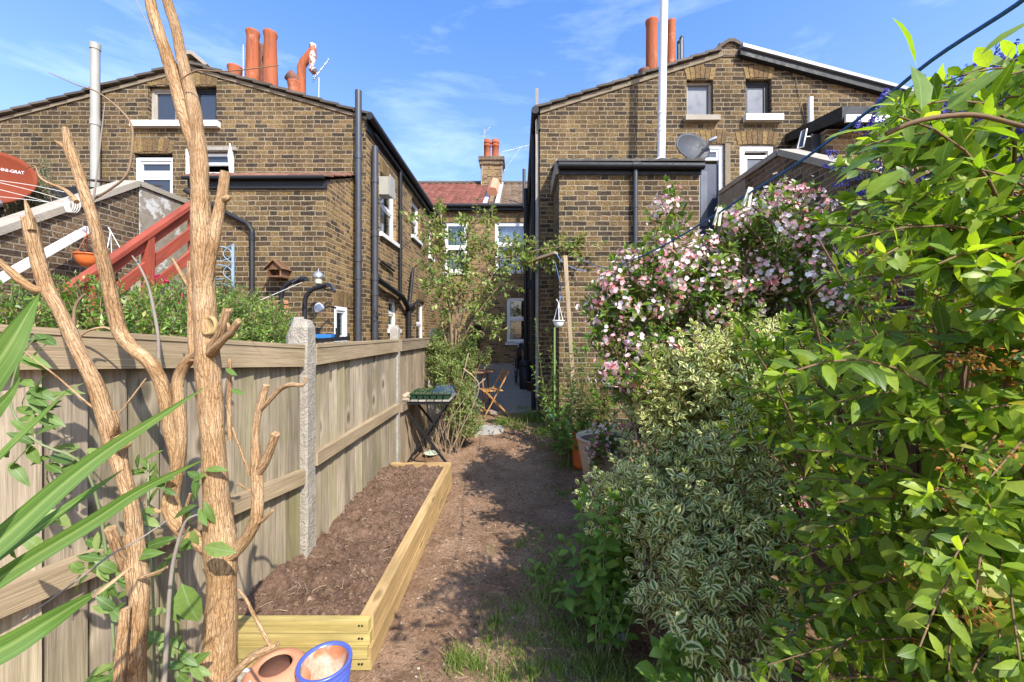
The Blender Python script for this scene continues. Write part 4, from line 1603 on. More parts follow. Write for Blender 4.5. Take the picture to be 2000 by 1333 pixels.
# ---------------------------------------------------------------- pots in front
def potshape(name, label, c, R0, R1, h, mat, matin, wall=.012, ribs=0, tilt=None, lip=0.0, n=40, inner_rim=None):
    r_ = thing(name, label, 'plant pot', c)
    pr = []
    st_ = 44 if ribs else 10
    for i in range(st_ + 1):
        t_ = i / st_
        rr = R0 + (R1 - R0) * (t_ ** .75)
        if ribs and .06 < t_ < .93:
            rr += .0045 * math.sin(t_ * ribs * 2 * math.pi)
        pr.append((rr, t_ * h))
    pr += [(R1 + lip, h + .003), (R1 + lip * .5, h + .010), (R1 - wall * .6, h + .010), (R1 - wall, h + .002)]
    Mx = tilt or Matrix.Identity(3)
    m_ = MB()
    m_.lathe([(.002, 0)] + pr, c, n, Mx)
    m_.build('shell', mat, r_)
    m_ = MB()
    m_.lathe([(R1 - wall, h + .001), (R1 - wall * 1.1, h * .9), (R0 + (R1 - R0) * .5 - wall, h * .4), (R0 - wall, .03), (.002, .03)], c, n, Mx)
    m_.build('inside', matin, r_)
    return r_


t = NT('limed_terracotta')
_n = t.noise(t.obj(), 7, 5, .65)
_c = t.mix(t.ramp(_n, [(.40, 0.0), (.56, 1.0)]), (.46, .17, .08), (.60, .52, .42))
_c = t.mix(t.ramp(t.noise(t.obj(), 16, 5, .7), [(.58, 0.0), (.66, .9)]), _c, (.16, .12, .08))
M['limed'] = t.fin(_c, .85)
by = 780 * (1.645 - .21) / (1292 - 650)
potshape('blue_pot', 'blue glazed ribbed plant pot, empty, in front of the raised bed', (PX(634, by), by, .0), .078, .109, .205, M['blueglaze'], M['limed'], .014, 8, None, .004)
# terracotta pot with a narrow mouth
ty = 1.74
tpx = PX(543, ty)
tp = thing('terracotta_pot', 'round shouldered terracotta pot with a narrow mouth, left of the blue pot', 'plant pot', (tpx - .01, ty, 0))
m = MB()
m.lathe([(.002, 0), (.10, 0), (.130, .06), (.140, .12), (.128, .165), (.105, .192), (.075, .203), (.066, .201), (.063, .193)], (tpx - .01, ty, 0), 40)
m.build('shell', M['terra_p'], tp)
m = MB()
m.lathe([(.064, .195), (.08, .17), (.12, .10), (.09, .02), (.002, .02)], (tpx - .01, ty, 0), 32)
m.build('inside', M['terra_d'], tp)
wy = 1.66
potshape('white_pot', 'small white plant pot beside the thick pruned trunk', (PX(458, wy), wy, .0), .05, .066, .185, M['whitep'], M['cement'], .010, 0, None, .004)

# ---------------------------------------------------------------- pots by the right border
M['beigepot'] = simple('beige_ribbed_pot', (.50, .38, .25), .75, .18, 9, bump=.002)
M['orangepot'] = simple('orange_glazed_pot', (.62, .15, .035), .35, .15, 6)
byy = 4.35
bp_ = thing('beige_pot', 'large beige ribbed planter under the pink flowers at the path edge', 'plant pot', (PX(1180, byy), byy, 0))
m = MB()
pr = [(.002, 0), (.18, 0)]
for i in range(60):
    t_ = i / 59
    pr.append((.20 + .09 * t_ ** .8 + .0035 * math.sin(t_ * 26 * 6.28), .02 + t_ * .47))
pr += [(.305, .49), (.305, .52), (.28, .52), (.27, .47), (.0, .46)]
m.lathe(pr, (PX(1180, byy), byy, 0), 36)
m.build('shell', M['beigepot'], bp_)
m = MB()
m.lathe([(.27, .475), (.15, .49), (.001, .485)], (PX(1180, byy), byy, 0), 24)
m.build('soil', M['bedsoil'], bp_)
oy = 4.85
potshape('orange_pot', 'orange glazed pot half hidden behind the beige planter', (PX(1137, oy), oy, .02), .11, .125, .42, M['orangepot'], M['bedsoil'], .02, 0, None, .01, 28)
# teal watering can
ty_ = 6.05
wc = thing('watering_can', 'teal plastic watering can behind the leafy border', 'watering can', (PX(1107, ty_), ty_, gz(0, ty_)))
M['teal'] = simple('teal_plastic', (.03, .26, .24), .4, .2, 8)
c = Vector((PX(1107, ty_), ty_, gz(0, ty_)))
m = MB()
m.lathe([(.002, 0), (.13, 0), (.135, .05), (.125, .24), (.10, .28), (.04, .29), (.002, .285)], c, 20)
m.build('body', M['teal'], wc)
m = MB()
m.tube([c + Vector((-.10, 0, .08)), c + Vector((-.22, -.02, .26)), c + Vector((-.27, -.02, .36))], [.035, .02, .018], 10)
m.lathe([(.018, 0), (.05, .04), (.048, .05), (.002, .055)], c + Vector((-.27, -.02, .35)), 14, Matrix.Rotation(R(-40), 3, 'Y'))
m.build('spout', M['teal'], wc)
m = MB()
m.tube([c + Vector((.12, 0, .06)), c + Vector((.20, 0, .20)), c + Vector((.14, 0, .38)), c + Vector((.02, 0, .44)), c + Vector((-.06, 0, .40)), c + Vector((-.07, 0, .28))], .016, 8)
m.build('handle', M['teal'], wc)

# ---------------------------------------------------------------- seedling table
TY0, TY1 = 4.72, 5.30
tx0, tx1 = PX(778, 4.9), PX(884, 4.9)
TZ = .845
tb = thing('slatted_table', 'folding slatted table with black crossed legs holding seed trays', 'table', ((tx0 + tx1) / 2, 5.0, 0))
m = MB()
ns = 7
for i in range(ns):
    x = tx0 + (tx1 - tx0) * (i + .5) / ns
    m.bar((x, TY0, TZ - .008), (x, TY1, TZ - .008), (tx1 - tx0) / ns * .82, .016)
m.build('table_top', M['greywood'], tb)
m = MB()
for y in (TY0 + .03, TY1 - .03):
    m.bar((tx0 + .02, y, TZ - .036), (tx1 - .02, y, TZ - .036), .028, .036)
m.build('apron', M['blackm'], tb)
for y, o_ in ((TY0 + .05, .0), (TY1 - .05, .02)):
    for (xa, xb) in ((tx0 + .06, tx1 + .0), (tx1 - .04, tx0 + .10)):
        m = MB()
        yy = y + (o_ if xa < xb else -.012)
        m.bar((xa, yy, TZ - .03), (xb, yy, gz(0, yy)), .022, .034, up=(0, 1, 0))
        m.build('leg', M['blackm'], tb)
m = MB()
m.tube([((tx0 + tx1) / 2 + .02, TY0 + .05, .38), ((tx0 + tx1) / 2 + .02, TY1 - .05, .38)], .008, 8)
m.build('crossbar', M['blackm'], tb)
# seed trays
M['green_pl'] = simple('dark_green_plastic', (.014, .045, .022), .45, .3, 20)
M['peat'] = simple('peat_fibre', (.42, .33, .23), .9, .3, 25, bump=.003)
M['clearpl'] = glass_mat('clear_plastic', (.80, .80, .78), .10)
M['seedling'] = leaf_mat('seedling_leaf', [(0, (.12, .20, .05)), (1, (.26, .34, .12))])


def seed_tray(label, x0, x1, y0, y1, nx_, ny_):
    r_ = thing('seed_tray', label, 'seed tray', ((x0 + x1) / 2, (y0 + y1) / 2, TZ + .001), 'green seed trays on the table')
    m_ = MB()
    dx, dy = (x1 - x0) / nx_, (y1 - y0) / ny_
    for i in range(nx_):
        for j in range(ny_):
            cx_, cy_ = x0 + dx * (i + .5), y0 + dy * (j + .5)
            b_, t_, hh_ = .33, .47, .062
            vs = [(cx_ + sx * dx * k, cy_ + sy * dy * k, TZ + .002 + z) for (k, z) in ((b_, 0), (t_, hh_), (t_ * .94, hh_), (b_ * 1.1, .02)) for (sx, sy) in ((-1, -1), (1, -1), (1, 1), (-1, 1))]
            fs = [(3, 2, 1, 0)] + [(l * 4 + q, l * 4 + (q + 1) % 4, l * 4 + 4 + (q + 1) % 4, l * 4 + 4 + q) for l in range(3) for q in range(4)]
            m_.add(vs, fs)
    ring(m_, lambda a, b, d: Vector((a, b, TZ + .064 + d)), x0 - .006, x1 + .006, y0 - .006, y1 + .006, .012, 0, .006)
    tr_ = fix_normals(m_.build('tray', M['green_pl'], r_))
    m_ = MB()
    for i in range(nx_):
        for j in range(ny_):
            cx_, cy_ = x0 + dx * (i + .5), y0 + dy * (j + .5)
            m_.box(cx_ - dx * .40, cx_ + dx * .40, cy_ - dy * .40, cy_ + dy * .40, TZ + .045, TZ + .058 + rng.uniform(-.004, .004))
    m_.build('compost', M['bedsoil'], r_)
    sw_ = Swarm(LEAFS)
    for i in range(nx_ * ny_ * 5):
        p = Vector((rng.uniform(x0, x1), rng.uniform(y0, y1), TZ + .06 + rng.uniform(0, .03)))
        a = rng.uniform(0, 6.28)
        sw_.put(p, (math.cos(a), math.sin(a), .5), (0, 0, 1), rng.uniform(.015, .03), .016)
    tag(sw_.build('seedlings', M['seedling'], r_), kind='stuff')
    return r_


xs0 = PX(800, 4.75)
seed_tray('front green seed tray with clear lid pushed back on the table', xs0, tx1 - .01, TY0 + .02, TY0 + .22, 6, 2)
seed_tray('rear green seed tray at the back of the table', xs0 - .02, tx1 - .16, TY0 + .28, TY0 + .52, 6, 3)
lid = MB()
lx0, lx1, ly0, ly1 = tx1 - .24, tx1 + .02, TY0 + .16, TY0 + .52
lz = TZ + .07
v_ = [(lx0, ly0, lz), (lx1 + .03, ly0, lz - .02), (lx1 + .03, ly1, lz), (lx0, ly1, lz), (lx0 + .04, ly0 + .04, lz + .085), (lx1 - .03, ly0 + .04, lz + .08), (lx1 - .03, ly1 - .03, lz + .085), (lx0 + .04, ly1 - .03, lz + .085)]
lid.add(v_, [(0, 1, 5, 4), (1, 2, 6, 5), (2, 3, 7, 6), (3, 0, 4, 7), (4, 5, 6, 7)])
o = lid.build('propagator_lid', M['clearpl'])
tag(o, 'clear plastic propagator lid resting on the seed trays', 'lid')
tr2 = MB()
tr2.box(PX(770, 4.75), PX(799, 4.75), TY0 - .01, TY0 + .24, TZ + .001, TZ + .012)
ring(tr2, lambda a, b, d: Vector((a, b, TZ + .012 + d)), PX(770, 4.75), PX(799, 4.75), TY0 - .01, TY0 + .24, .006, 0, .014)
o = fix_normals(tr2.build('pot_tray', M['peat']))
tag(o, 'small beige tray under the fibre pots on the table corner', 'tray')
for k, (dx, dy) in enumerate(((.04, .05), (.118, .045), (.035, .135), (.118, .14), (.07, .205))):
    m = MB()
    c = (PX(770, 4.75) + dx, TY0 + dy, TZ + .013)
    m.lathe([(.002, 0), (.026, 0), (.036, .058), (.033, .058), (.030, .045), (.001, .045)], c, 16)
    o = m.build('peat_pot', M['peat'])
    tag(o, ('front left', 'front right', 'middle left', 'middle right', 'rearmost')[k] + ' fibre seed pot in the beige tray on the table', 'seed pot', 'fibre seed pots in the beige tray')

# ---------------------------------------------------------------- folding wooden chair and the table behind it
cy0 = 7.25
cz = gz(0, cy0) + .005
chr_ = thing('folding_chair', 'wooden slatted folding chair at the edge of the patio', 'chair', (PX(962, cy0), cy0, cz))
Cc = Vector((PX(962, cy0), cy0, cz))
ang = R(18)
cM = Matrix.Rotation(ang, 3, 'Z')


def cp3(f_, s_, z):      # f: forward (towards -X, the table), s: sideways (towards camera)
    v = Vector((-f_, -s_, z))
    return Cc + cM @ v


for s_ in (-.2, .2):
    m = MB()
    m.bar(cp3(.20, s_, 0.0), cp3(-.26, s_, .80), .022, .036, up=(0, 1, 0))
    m.build('back_leg', M['oak'], chr_)
for s_ in (-.172, .172):
    m = MB()
    m.bar(cp3(-.26, s_, 0.0), cp3(.17, s_, .44), .022, .034, up=(0, 1, 0))
    m.build('front_leg', M['oak'], chr_)
m = MB()
for i in range(6):
    f_ = -.12 + i * .062
    m.bar(cp3(f_, -.19, .445), cp3(f_, .19, .445), .05, .016)
m.build('seat', M['oak'], chr_)
m = MB()
for z, f_ in ((.76, -.245), (.69, -.205), (.62, -.165)):
    m.bar(cp3(f_, -.2, z), cp3(f_, .2, z), .016, .045)
m.build('backrest', M['oak'], chr_)
m = MB()
m.bar(cp3(-.22, -.17, .045), cp3(-.22, .17, .045), .018, .03)
m.bar(cp3(.15, -.19, .08), cp3(.15, .19, .08), .018, .03)
m.build('stretcher', M['oak'], chr_)
gy = 7.5
gt = thing('garden_table', 'round brown wooden garden table behind the folding chair', 'table', (PX(930, gy), gy, gz(0, gy)))
gc = Vector((PX(928, gy), gy + .1, gz(0, gy) + .02))
m = MB()
m.lathe([(.001, .70), (.36, .70), (.37, .71), (.37, .725), (.36, .735), (.001, .735)], gc, 28)
M['dkwood'] = wood_mat('dark_table_wood', (.17, .09, .05), (.27, .15, .09))
m.build('table_top', M['dkwood'], gt)
for k in range(4):
    a = k * math.pi / 2 + .6
    m = MB()
    m.bar(gc + Vector((math.cos(a) * .25, math.sin(a) * .25, .70)), gc + Vector((math.cos(a) * .32, math.sin(a) * .32, -.015)), .03, .03)
    m.build('leg', M['dkwood'], gt)

# ---------------------------------------------------------------- bicycle, bin, brown pot by the passage wall
by0 = 10.6
bz0 = gz(0, by0) + .02
bk = thing('bicycle', 'black bicycle leaning in the passage under the lower sash window', 'bicycle', (PX(1020, by0), by0, bz0))
bx0 = PX(1011, by0)


def bp(y, z, x=0.0):     # frame plane runs away from the camera, slightly tilted
    return Vector((bx0 + x + (y) * .10 + z * .06, by0 + y, bz0 + z))


for (yy, nm) in ((-.52, 'wheel'), (.53, 'wheel')):
    c = bp(yy, .34)
    mt = Matrix.Rotation(R(4), 3, 'Z') @ Matrix.Rotation(R(90 + 3), 3, 'Y')
    m = MB()
    pr = [(.325 + .018 * math.cos(a * math.pi / 4), .018 * math.sin(a * math.pi / 4)) for a in range(9)]
    m.lathe(pr, c, 28, mt)
    wh = m.build(nm, M['blackm'], bk)
    m = MB()
    for k in range(14):
        a = k * math.pi / 7
        m.tube([c, c + mt @ Vector((.31 * math.cos(a), .31 * math.sin(a), 0))], .003, 4)
    m.tube([c - mt @ Vector((0, 0, .05)), c + mt @ Vector((0, 0, .05))], .02, 8)
    m.build('spokes', M['silver'], wh)
m = MB()
for a, b in (((-.40, .78), (-.34, .92)), ((-.38, .82), (.05, .30)), ((-.36, .88), (.18, .82)), ((.05, .30), (.20, .92)), ((.05, .30), (.53, .34)), ((.19, .78), (.53, .34)), ((-.40, .78), (-.52, .34))):
    m.tube([bp(*a), bp(*b)], .017, 8)
m.build('frame', M['blackm'], bk)
m = MB()
h0 = bp(-.34, .98)
m.tube([bp(-.36, .88), h0], .014, 8)
m.tube([h0 + Vector((-.30, .10, .02)), h0 + Vector((-.16, -.02, .06)), h0, h0 + Vector((.16, -.02, .06)), h0 + Vector((.28, .10, .02))], .013, 8)
m.build('handlebar', M['silver'], bk)
m = MB()
m.obox(bp(.22, .95), (.14, .26, .05))
m.build('saddle', M['blackm'], bk)
m = MB()
m.tube([bp(.05, .30, -.12), bp(.05, .30, .12)], .018, 8)
m.obox(bp(-.10, .22, .15), (.09, .06, .02))
m.obox(bp(.20, .40, -.15), (.09, .06, .02))
m.build('pedals', M['blackm'], bk)
ny = 9.5
bn = thing('black_bin', 'tall black lidded bin standing by the passage drainpipe', 'bin', (PX(1032, ny), ny, gz(0, ny) + .02))
c = Vector((PX(1026, ny), ny, gz(0, ny) + .02))
m = MB()
m.lathe([(.002, 0), (.135, 0), (.14, .02), (.145, .56), (.002, .56)], c, 22)
m.build('body', M['black'], bn)
m = MB()
m.lathe([(.155, .55), (.158, .60), (.13, .65), (.05, .68), (.002, .685)], c, 22)
m.build('lid', M['black'], bn)
ny = 9.25
c = Vector((PX(1036, ny), ny, gz(0, ny) + .02))
pp = thing('brown_pot', 'small brown plant pot in front of the black bin', 'plant pot', c)
M['brownpot'] = simple('brown_plastic_pot', (.12, .055, .04), .6, .3, 8)
m = MB()
m.lathe([(.002, 0), (.075, 0), (.095, .18), (.105, .18), (.105, .21), (.09, .21), (.085, .17), (.002, .17)], c, 18)
m.build('shell', M['brownpot'], pp)

# stepping slab, saucer, fallen leaf
m = MB()
sy_ = 6.35
cc = Vector((PX(935, sy_), sy_, gz(0, sy_) + .004))
pl = [(-.34, -.16), (-.1, -.22), (.22, -.18), (.40, -.05), (.34, .14), (.05, .2), (-.26, .16), (-.40, .02)]
m.prism(pl, lambda a, b, d: cc + Vector((a, b, d)), -.05, .025)
o = fix_normals(m.build('stepping_slab', simple('slab_stone', (.34, .32, .29), .9, .25, 9, bump=.004)))
tag(o, 'pale flat stepping slab set in the path before the patio', 'paving slab')
m = MB()
sy_ = 5.25
m.lathe([(.001, .006), (.08, .004), (.105, .022), (.10, .026), (.078, .012), (.001, .012)], (PX(843, sy_), sy_, gz(0, sy_) + .0), 24)
o = m.build('saucer', simple('pale_green_saucer', (.50, .58, .46), .5, .15, 8))
tag(o, 'pale round saucer on the ground under the slatted table', 'saucer')

# ---------------------------------------------------------------- red stair handrail (left) with hanging baskets
hr = thing('stair_handrail', 'red painted timber stair handrail in front of the brick stair wall', 'handrail', (-4.7, 5, 0))
hx = -4.62
ra, rb_ = P(377, 397, 5.66), P(118, 574, 4.05)
hx = (ra.x + rb_.x) / 2
ra, rb_ = Vector((ra.x, 5.66, ra.z)), Vector((rb_.x, 4.05, rb_.z))
m = MB()
m.bar(ra, rb_, .12, .045)
m.build('top_rail', M['redwood'], hr)
m = MB()
m.bar(ra + Vector((-.01, 0, -.10)), rb_ + Vector((-.01, 0, -.10)), .04, .12)
m.bar(ra + Vector((.0, 0, -.40)), rb_ + Vector((.0, 0, -.40)), .035, .12)
m.bar(ra + Vector((.0, 0, -.72)), rb_ + Vector((.0, 0, -.72)), .035, .12)
m.build('lower_rails', M['redwood'], hr)
for f_ in (.0, .42, .80):
    p = ra.lerp(rb_, f_)
    m = MB()
    m.bar((p.x + .005, p.y, max(.0, p.z - 1.3)), (p.x + .005, p.y, p.z - .02), .09, .09, up=(0, 1, 0))
    m.build('post', M['redwood'], hr)
ls = thing('concrete_steps', 'concrete steps climbing to the landing behind the red handrail', 'steps', (-5.1, 5, 0))
m = MB()
for i in range(10):
    y = 3.95 + i * .19
    m.box(-5.5, -4.72, y, GY - .02 if i == 9 else y + .192, 0 if i == 9 else .0, .26 + i * .235)
m.build('steps', M['cement'], ls)
m = MB()
a_, b_ = P(-60, 578, 3.6), P(172, 448, 4.98)
X_ = -5.36
a_ = Vector((X_, 780 * 5.36 / (CX + 60), 0)); a_.z = PZ(578, a_.y)
b_ = Vector((X_, 780 * 5.36 / (CX - 172), 0)); b_.z = PZ(448, b_.y)
m.bar(a_, b_, .05, .075)
o = m.build('white_handrail', M['whitep'])
tag(o, 'white sloping handrail fixed on the brick stair wall', 'handrail')


def hanging_basket(name, label, c, rr, hh_, mat, cordm, top):
    r_ = thing(name, label, 'hanging basket', c)
    m_ = MB()
    pr_ = [(.002, 0), (rr * .5, .0), (rr * .8, hh_ * .35), (rr * .97, hh_ * .8), (rr, hh_), (rr + .01, hh_), (rr + .01, hh_ + .012), (rr - .012, hh_ + .01), (rr - .02, hh_ * .8), (.002, hh_ * .75)]
    m_.lathe(pr_, c, 22)
    m_.build('bowl', mat, r_)
    m_ = MB()
    for k in range(3):
        a = k * 2.094 + .5
        m_.tube([Vector(c) + Vector((rr * math.cos(a), rr * math.sin(a), hh_)), top], .005, 5)
    m_.tube([top, Vector(top) + Vector((-.03, 0, .05))], .006, 5)
    m_.build('hanger', cordm, r_)
    return r_


hy_ = 4.75
hanging_basket('hanging_basket', 'orange plastic hanging basket on the brick stair wall', P(176, 522, hy_), .14, .14, M['orangepot'], M['terra'], P(170, 458, hy_))
hy_ = 5.2
hanging_basket('hanging_basket', 'white plastic hanging basket behind the red handrail', P(224, 524, hy_), .11, .13, M['white'], M['white'], P(216, 452, hy_))
hy_ = 5.4
wb = hanging_basket('hanging_basket', 'small white hanging basket beside the tall wooden stake', P(1091, 640, hy_), .075, .085, M['white'], M['white'], P(1091, 592, hy_))

# ---------------------------------------------------------------- satellite dishes
def dish(name, label, c, rx, rz_, face, mat, text=None, arm=None):
    r_ = thing(name, label, 'satellite dish', c)
    Q = Vector(face).normalized().to_track_quat('Z', 'Y').to_matrix()
    m_ = MB()
    n, rings = 40, 8
    vs = [Vector((0, 0, 0))]
    for i in range(1, rings + 1):
        t_ = i / rings
        for k in range(n):
            a = 2 * math.pi * k / n
            vs.append(Vector((rx * t_ * math.cos(a), rz_ * t_ * math.sin(a), .17 * rx * t_ * t_)))
    vs += [v + Vector((0, 0, -.012)) for v in vs]
    b = 1 + rings * n
    fs = [(0, 1 + k, 1 + (k + 1) % n) for k in range(n)] + [(1 + (i - 1) * n + k, 1 + i * n + k, 1 + i * n + (k + 1) % n, 1 + (i - 1) * n + (k + 1) % n) for i in range(1, rings) for k in range(n)]
    fs += [tuple(b + q for q in reversed(f)) for f in fs]
    e = 1 + (rings - 1) * n
    fs += [(e + k, b + e + k, b + e + (k + 1) % n, e + (k + 1) % n) for k in range(n)]
    c = Vector(c)
    m_.add([c + Q @ v for v in vs], fs, None, True)
    m_.build('reflector', mat, r_)
    m_ = MB()
    a0_, a1_ = c + Q @ Vector((0, -rz_ * .95, .1 * rx)), c + Q @ Vector((rx * arm[0], rz_ * arm[1], rx * arm[2]))
    m_.tube([a0_, a1_], .014, 8)
    m_.build('arm', M['blackm'], r_)
    m_ = MB()
    d_ = (c - a1_).normalized()
    m_.tube([a1_ - d_ * .05, a1_ + d_ * .02, a1_ + d_ * .07], [.028, .032, .022], 12)
    m_.build('receiver', M['silver'], r_)
    m_ = MB()
    m_.tube([c + Q @ Vector((0, 0, -.02)), c + Q @ Vector((0, -.1, -.2)), c + Q @ Vector((0, -rz_ * 1.1, -.22))], .022, 8)
    m_.build('bracket', M['blackm'], r_)
    if text:
        cu = bpy.data.curves.new('lettering', 'FONT')
        cu.body = text
        cu.size = .052
        cu.align_x = 'CENTER'
        cu.extrude = .001
        tmp = bpy.data.objects.new('lettering_curve', cu)
        COL.objects.link(tmp)
        dg = bpy.context.evaluated_depsgraph_get()
        me = bpy.data.meshes.new_from_object(tmp.evaluated_get(dg))
        bpy.data.objects.remove(tmp)
        for v in me.vertices:
            x, y = v.co.x + .15, v.co.y + rz_ * .34 - .13 * v.co.x
            v.co = Q @ Vector((x, y, .17 * rx * ((x / rx) ** 2 + (y / rz_) ** 2) + .004 + v.co.z))
        me.materials.clear()
        me.materials.append(M['white'])
        ob = bpy.data.objects.new('lettering', me)
        COL.objects.link(ob)
        ob.parent = r_
        WLOC[ob.name] = WLOC[r_.name]
    return r_


M['reddish'] = simple('rust_red_dish_paint', (.19, .040, .017), .7, .15, 4, spec=.15)
M['greydish'] = simple('dark_grey_dish_paint', (.028, .031, .038), .6, .2, 5)
dish('satellite_dish', 'rust red satellite dish with worn white lettering at the left edge', P(-22, 352, 4.7), .46, .34, (.40, -1, .18), M['reddish'], 'TECHNI-GRAT', (.45, -.98, .35))
dish('satellite_dish', 'dark grey satellite dish on the right extension roof', P(1350, 291, 6.25), .31, .235, (.28, -1, .22), M['greydish'], None, (.9, .35, .55))

# ---------------------------------------------------------------- bits against the left extension
bh = thing('bird_house', 'brown wooden bird house on the extension wall', 'bird house', P(545, 540, EY - .12))
hyb = EY - .12
x0, x1 = PX(529, hyb), PX(556, hyb)
z0, z1, za = PZ(543, hyb), PZ(527, hyb), PZ(511, hyb)
t_ = wood_mat('bird_house_wood', (.13, .065, .035), (.22, .12, .065))
m = MB()
m.box(x0, x1, hyb - .09, EY - .005, z0, z0 + .02)
m.box(x0, x0 + .018, hyb - .09, EY - .005, z0 + .02, z1)
m.box(x1 - .018, x1, hyb - .09, EY - .005, z0 + .02, z1)
m.box(x0 + .018, x1 - .018, EY - .04, EY - .006, z0 + .02, z1)
m.build('body', t_, bh)
m = MB()
xm = (x0 + x1) / 2
for s_ in (-1, 1):
    m.bar((xm + s_ * .005, (hyb - .13 + EY) / 2, za), (xm + s_ * ((x1 - x0) / 2 + .04), (hyb - .13 + EY) / 2, z1 - .01), .24, .012)
m.build('roof', t_, bh)
m = MB()
m.prism([(x0 + .01, z1 - .01), (x1 - .01, z1 - .01), (xm, za - .01)], front(hyb - .08), 0, .015)
m.build('gable', t_, bh)
# lantern and bowl lamp at the corner
ly_ = 5.55
lt = thing('wall_lantern', 'silver domed wall lantern by the extension corner', 'lantern', P(622, 560, ly_))
lc = P(622, 556, ly_)
m = MB()
m.lathe([(.002, .0), (.05, .0), (.055, .012)], lc, 16)
m.lathe([(.072, .098), (.078, .11), (.066, .135), (.045, .165), (.02, .182), (.008, .19), (.006, .205), (.01, .21), (.002, .22)], lc, 20)
m.lathe([(.045, .085), (.074, .092), (.074, .099), (.045, .099)], lc, 20)
m.build('hood', M['silver'], lt)
m = MB()
m.lathe([(.044, .012), (.05, .05), (.05, .086)], lc, 12)
m.build('glass', simple('frosted_lantern_glass', (.55, .50, .36), .3, .1, 5), lt)
m = MB()
m.tube([lc + Vector((0, 0, -.005)), lc + Vector((.03, .2, -.06)), lc + Vector((.05, EY - ly_ - .01, -.02))], .012, 8)
m.build('bracket', M['blackm'], lt)
lc = P(624, 602, 5.6)
bl = thing('security_light', 'round pale floodlight below the lantern', 'lamp', lc)
Q = Vector((-.35, -1, .15)).normalized().to_track_quat('Z', 'Y').to_matrix()
m = MB()
m.lathe([(.002, -.06), (.045, -.05), (.066, -.0), (.07, .03), (.062, .035), (.03, .04), (.002, .042)], lc, 20, Q)
m.build('head', simple('pale_grey_lamp', (.50, .51, .54), .4, .1, 6), bl)
m = MB()
m.tube([lc + Vector((.02, .04, 0)), lc + Vector((.07, .15, .03)), lc + Vector((.08, EY - 5.61, .02))], .014, 8)
m.build('bracket', M['blackm'], bl)
# exercise frame
ey = 5.1
ef = thing('exercise_frame', 'black steel exercise frame with blue padded seats behind the fence', 'exercise machine', P(560, 700, ey) * 1.0)
m = MB()


def arch_tube(px0, ptop, pxe, Y, base=700):
    pts = [Vector((PX(px0, Y), Y, .1)), P(px0, ptop + 40, Y)]
    for k in range(1, 7):
        a = k / 6 * math.pi / 2
        pts.append(P(px0 + 32 * (1 - math.cos(a)), ptop + 32 - 32 * math.sin(a) + 0, Y))
    pts.append(P(pxe, ptop - 4, Y - .1))
    return pts


m.tube(arch_tube(549, 549, 598, ey), .030, 10)
m.tube(arch_tube(595, 561, 640, ey + .25), .030, 10)
m.bar(P(551, 641, ey), P(597, 636, ey + .25), .05, .05)
m.bar(P(600, 667, ey), P(682, 661, ey - .1), .04, .05)
m.bar(P(618, 640, ey), P(618, 664, ey), .035, .035)
m.bar(P(659, 641, ey), P(660, 664, ey), .035, .035)
m.build('frame', M['blackm'], ef)
m = MB()
m.bar(P(573, 553, ey - .02), P(591, 541, ey - .06), .05, .02)
m.bar(P(591, 541, ey - .06), P(601, 548, ey - .08), .05, .02)
m.bar(P(645, 555, ey + .2), P(654, 570, ey + .15), .03, .03)
m.build('grip', M['greypipe'], ef)
M['bluepad'] = simple('blue_vinyl', (.03, .17, .45), .4, .2, 6)
m = MB()
m.obox(P(630, 657, ey + .05), (.32, .22, .05))
m.obox(P(580, 632, ey + .2), (.13, .08, .16))
m.build('pad', M['bluepad'], ef)
# blue wrought trellis
ky = EY - .10
tl = thing('wall_trellis', 'pale blue wrought iron trellis on the extension wall', 'trellis', P(440, 640, ky))
m = MB()
for px in (402, 455):
    m.bar(P(px, 478, ky), P(px, 690, ky), .035, .012, up=(0, 1, 0))
for k in range(6):
    yc = 496 + 36 * k
    for (r0, r1) in ((25, 14),):
        pts = [P(428 + r0 * math.cos(a * math.pi / 10), yc + r1 * math.sin(a * math.pi / 10), ky) for a in range(21)]
        m.tube(pts, .007, 6)
    for s_ in (-1, 1):
        pts = [P(428 + s_ * (26 - 18 * math.sin(a * math.pi / 8)), yc + 18 - 36 * a / 8, ky - .01) for a in range(9)]
        m.tube(pts, .006, 6)
m.build('ironwork', simple('pale_blue_paint', (.24, .36, .47), .5, .15, 8), tl)

# ---------------------------------------------------------------- clothes lines and pegs
M['bluerope'] = simple('blue_clothes_line', (.016, .095, .25), .5, .35, 30, bump=.002, bscale=200)
M['whitecord'] = simple('white_cord', (.66, .64, .58), .6, .1, 8)
pts = [P(2040, -40, .60), P(1985, 10, .64), P(1820, 118, .78), P(1700, 215, .97), P(1560, 318, 1.2), P(1463, 378, 1.42), P(1404, 416, 1.6), P(1300, 478, 2.0), P(1230, 510, 2.5), P(1180, 524, 3.6), P(1128, 505, 5.75)]


def smooth(pts, k=6):
    """Catmull-Rom through the points"""
    out = []
    n = len(pts)
    for i in range(n - 1):
        p0, p1, p2, p3 = pts[max(0, i - 1)], pts[i], pts[i + 1], pts[min(n - 1, i + 2)]
        for j in range(k):
            t_ = j / k
            out.append(.5 * ((2 * p1) + (p2 - p0) * t_ + (2 * p0 - 5 * p1 + 4 * p2 - p3) * t_ ** 2 + (3 * p1 - p0 - 3 * p2 + p3) * t_ ** 3))
    out.append(pts[-1].copy())
    return out


blue = smooth(pts, 5)
m = MB()
m.tube(blue, .0040, 8)
o = m.build('clothes_line', M['bluerope'])
tag(o, 'blue clothes line sloping across the right side over the shrubs', 'clothes line')


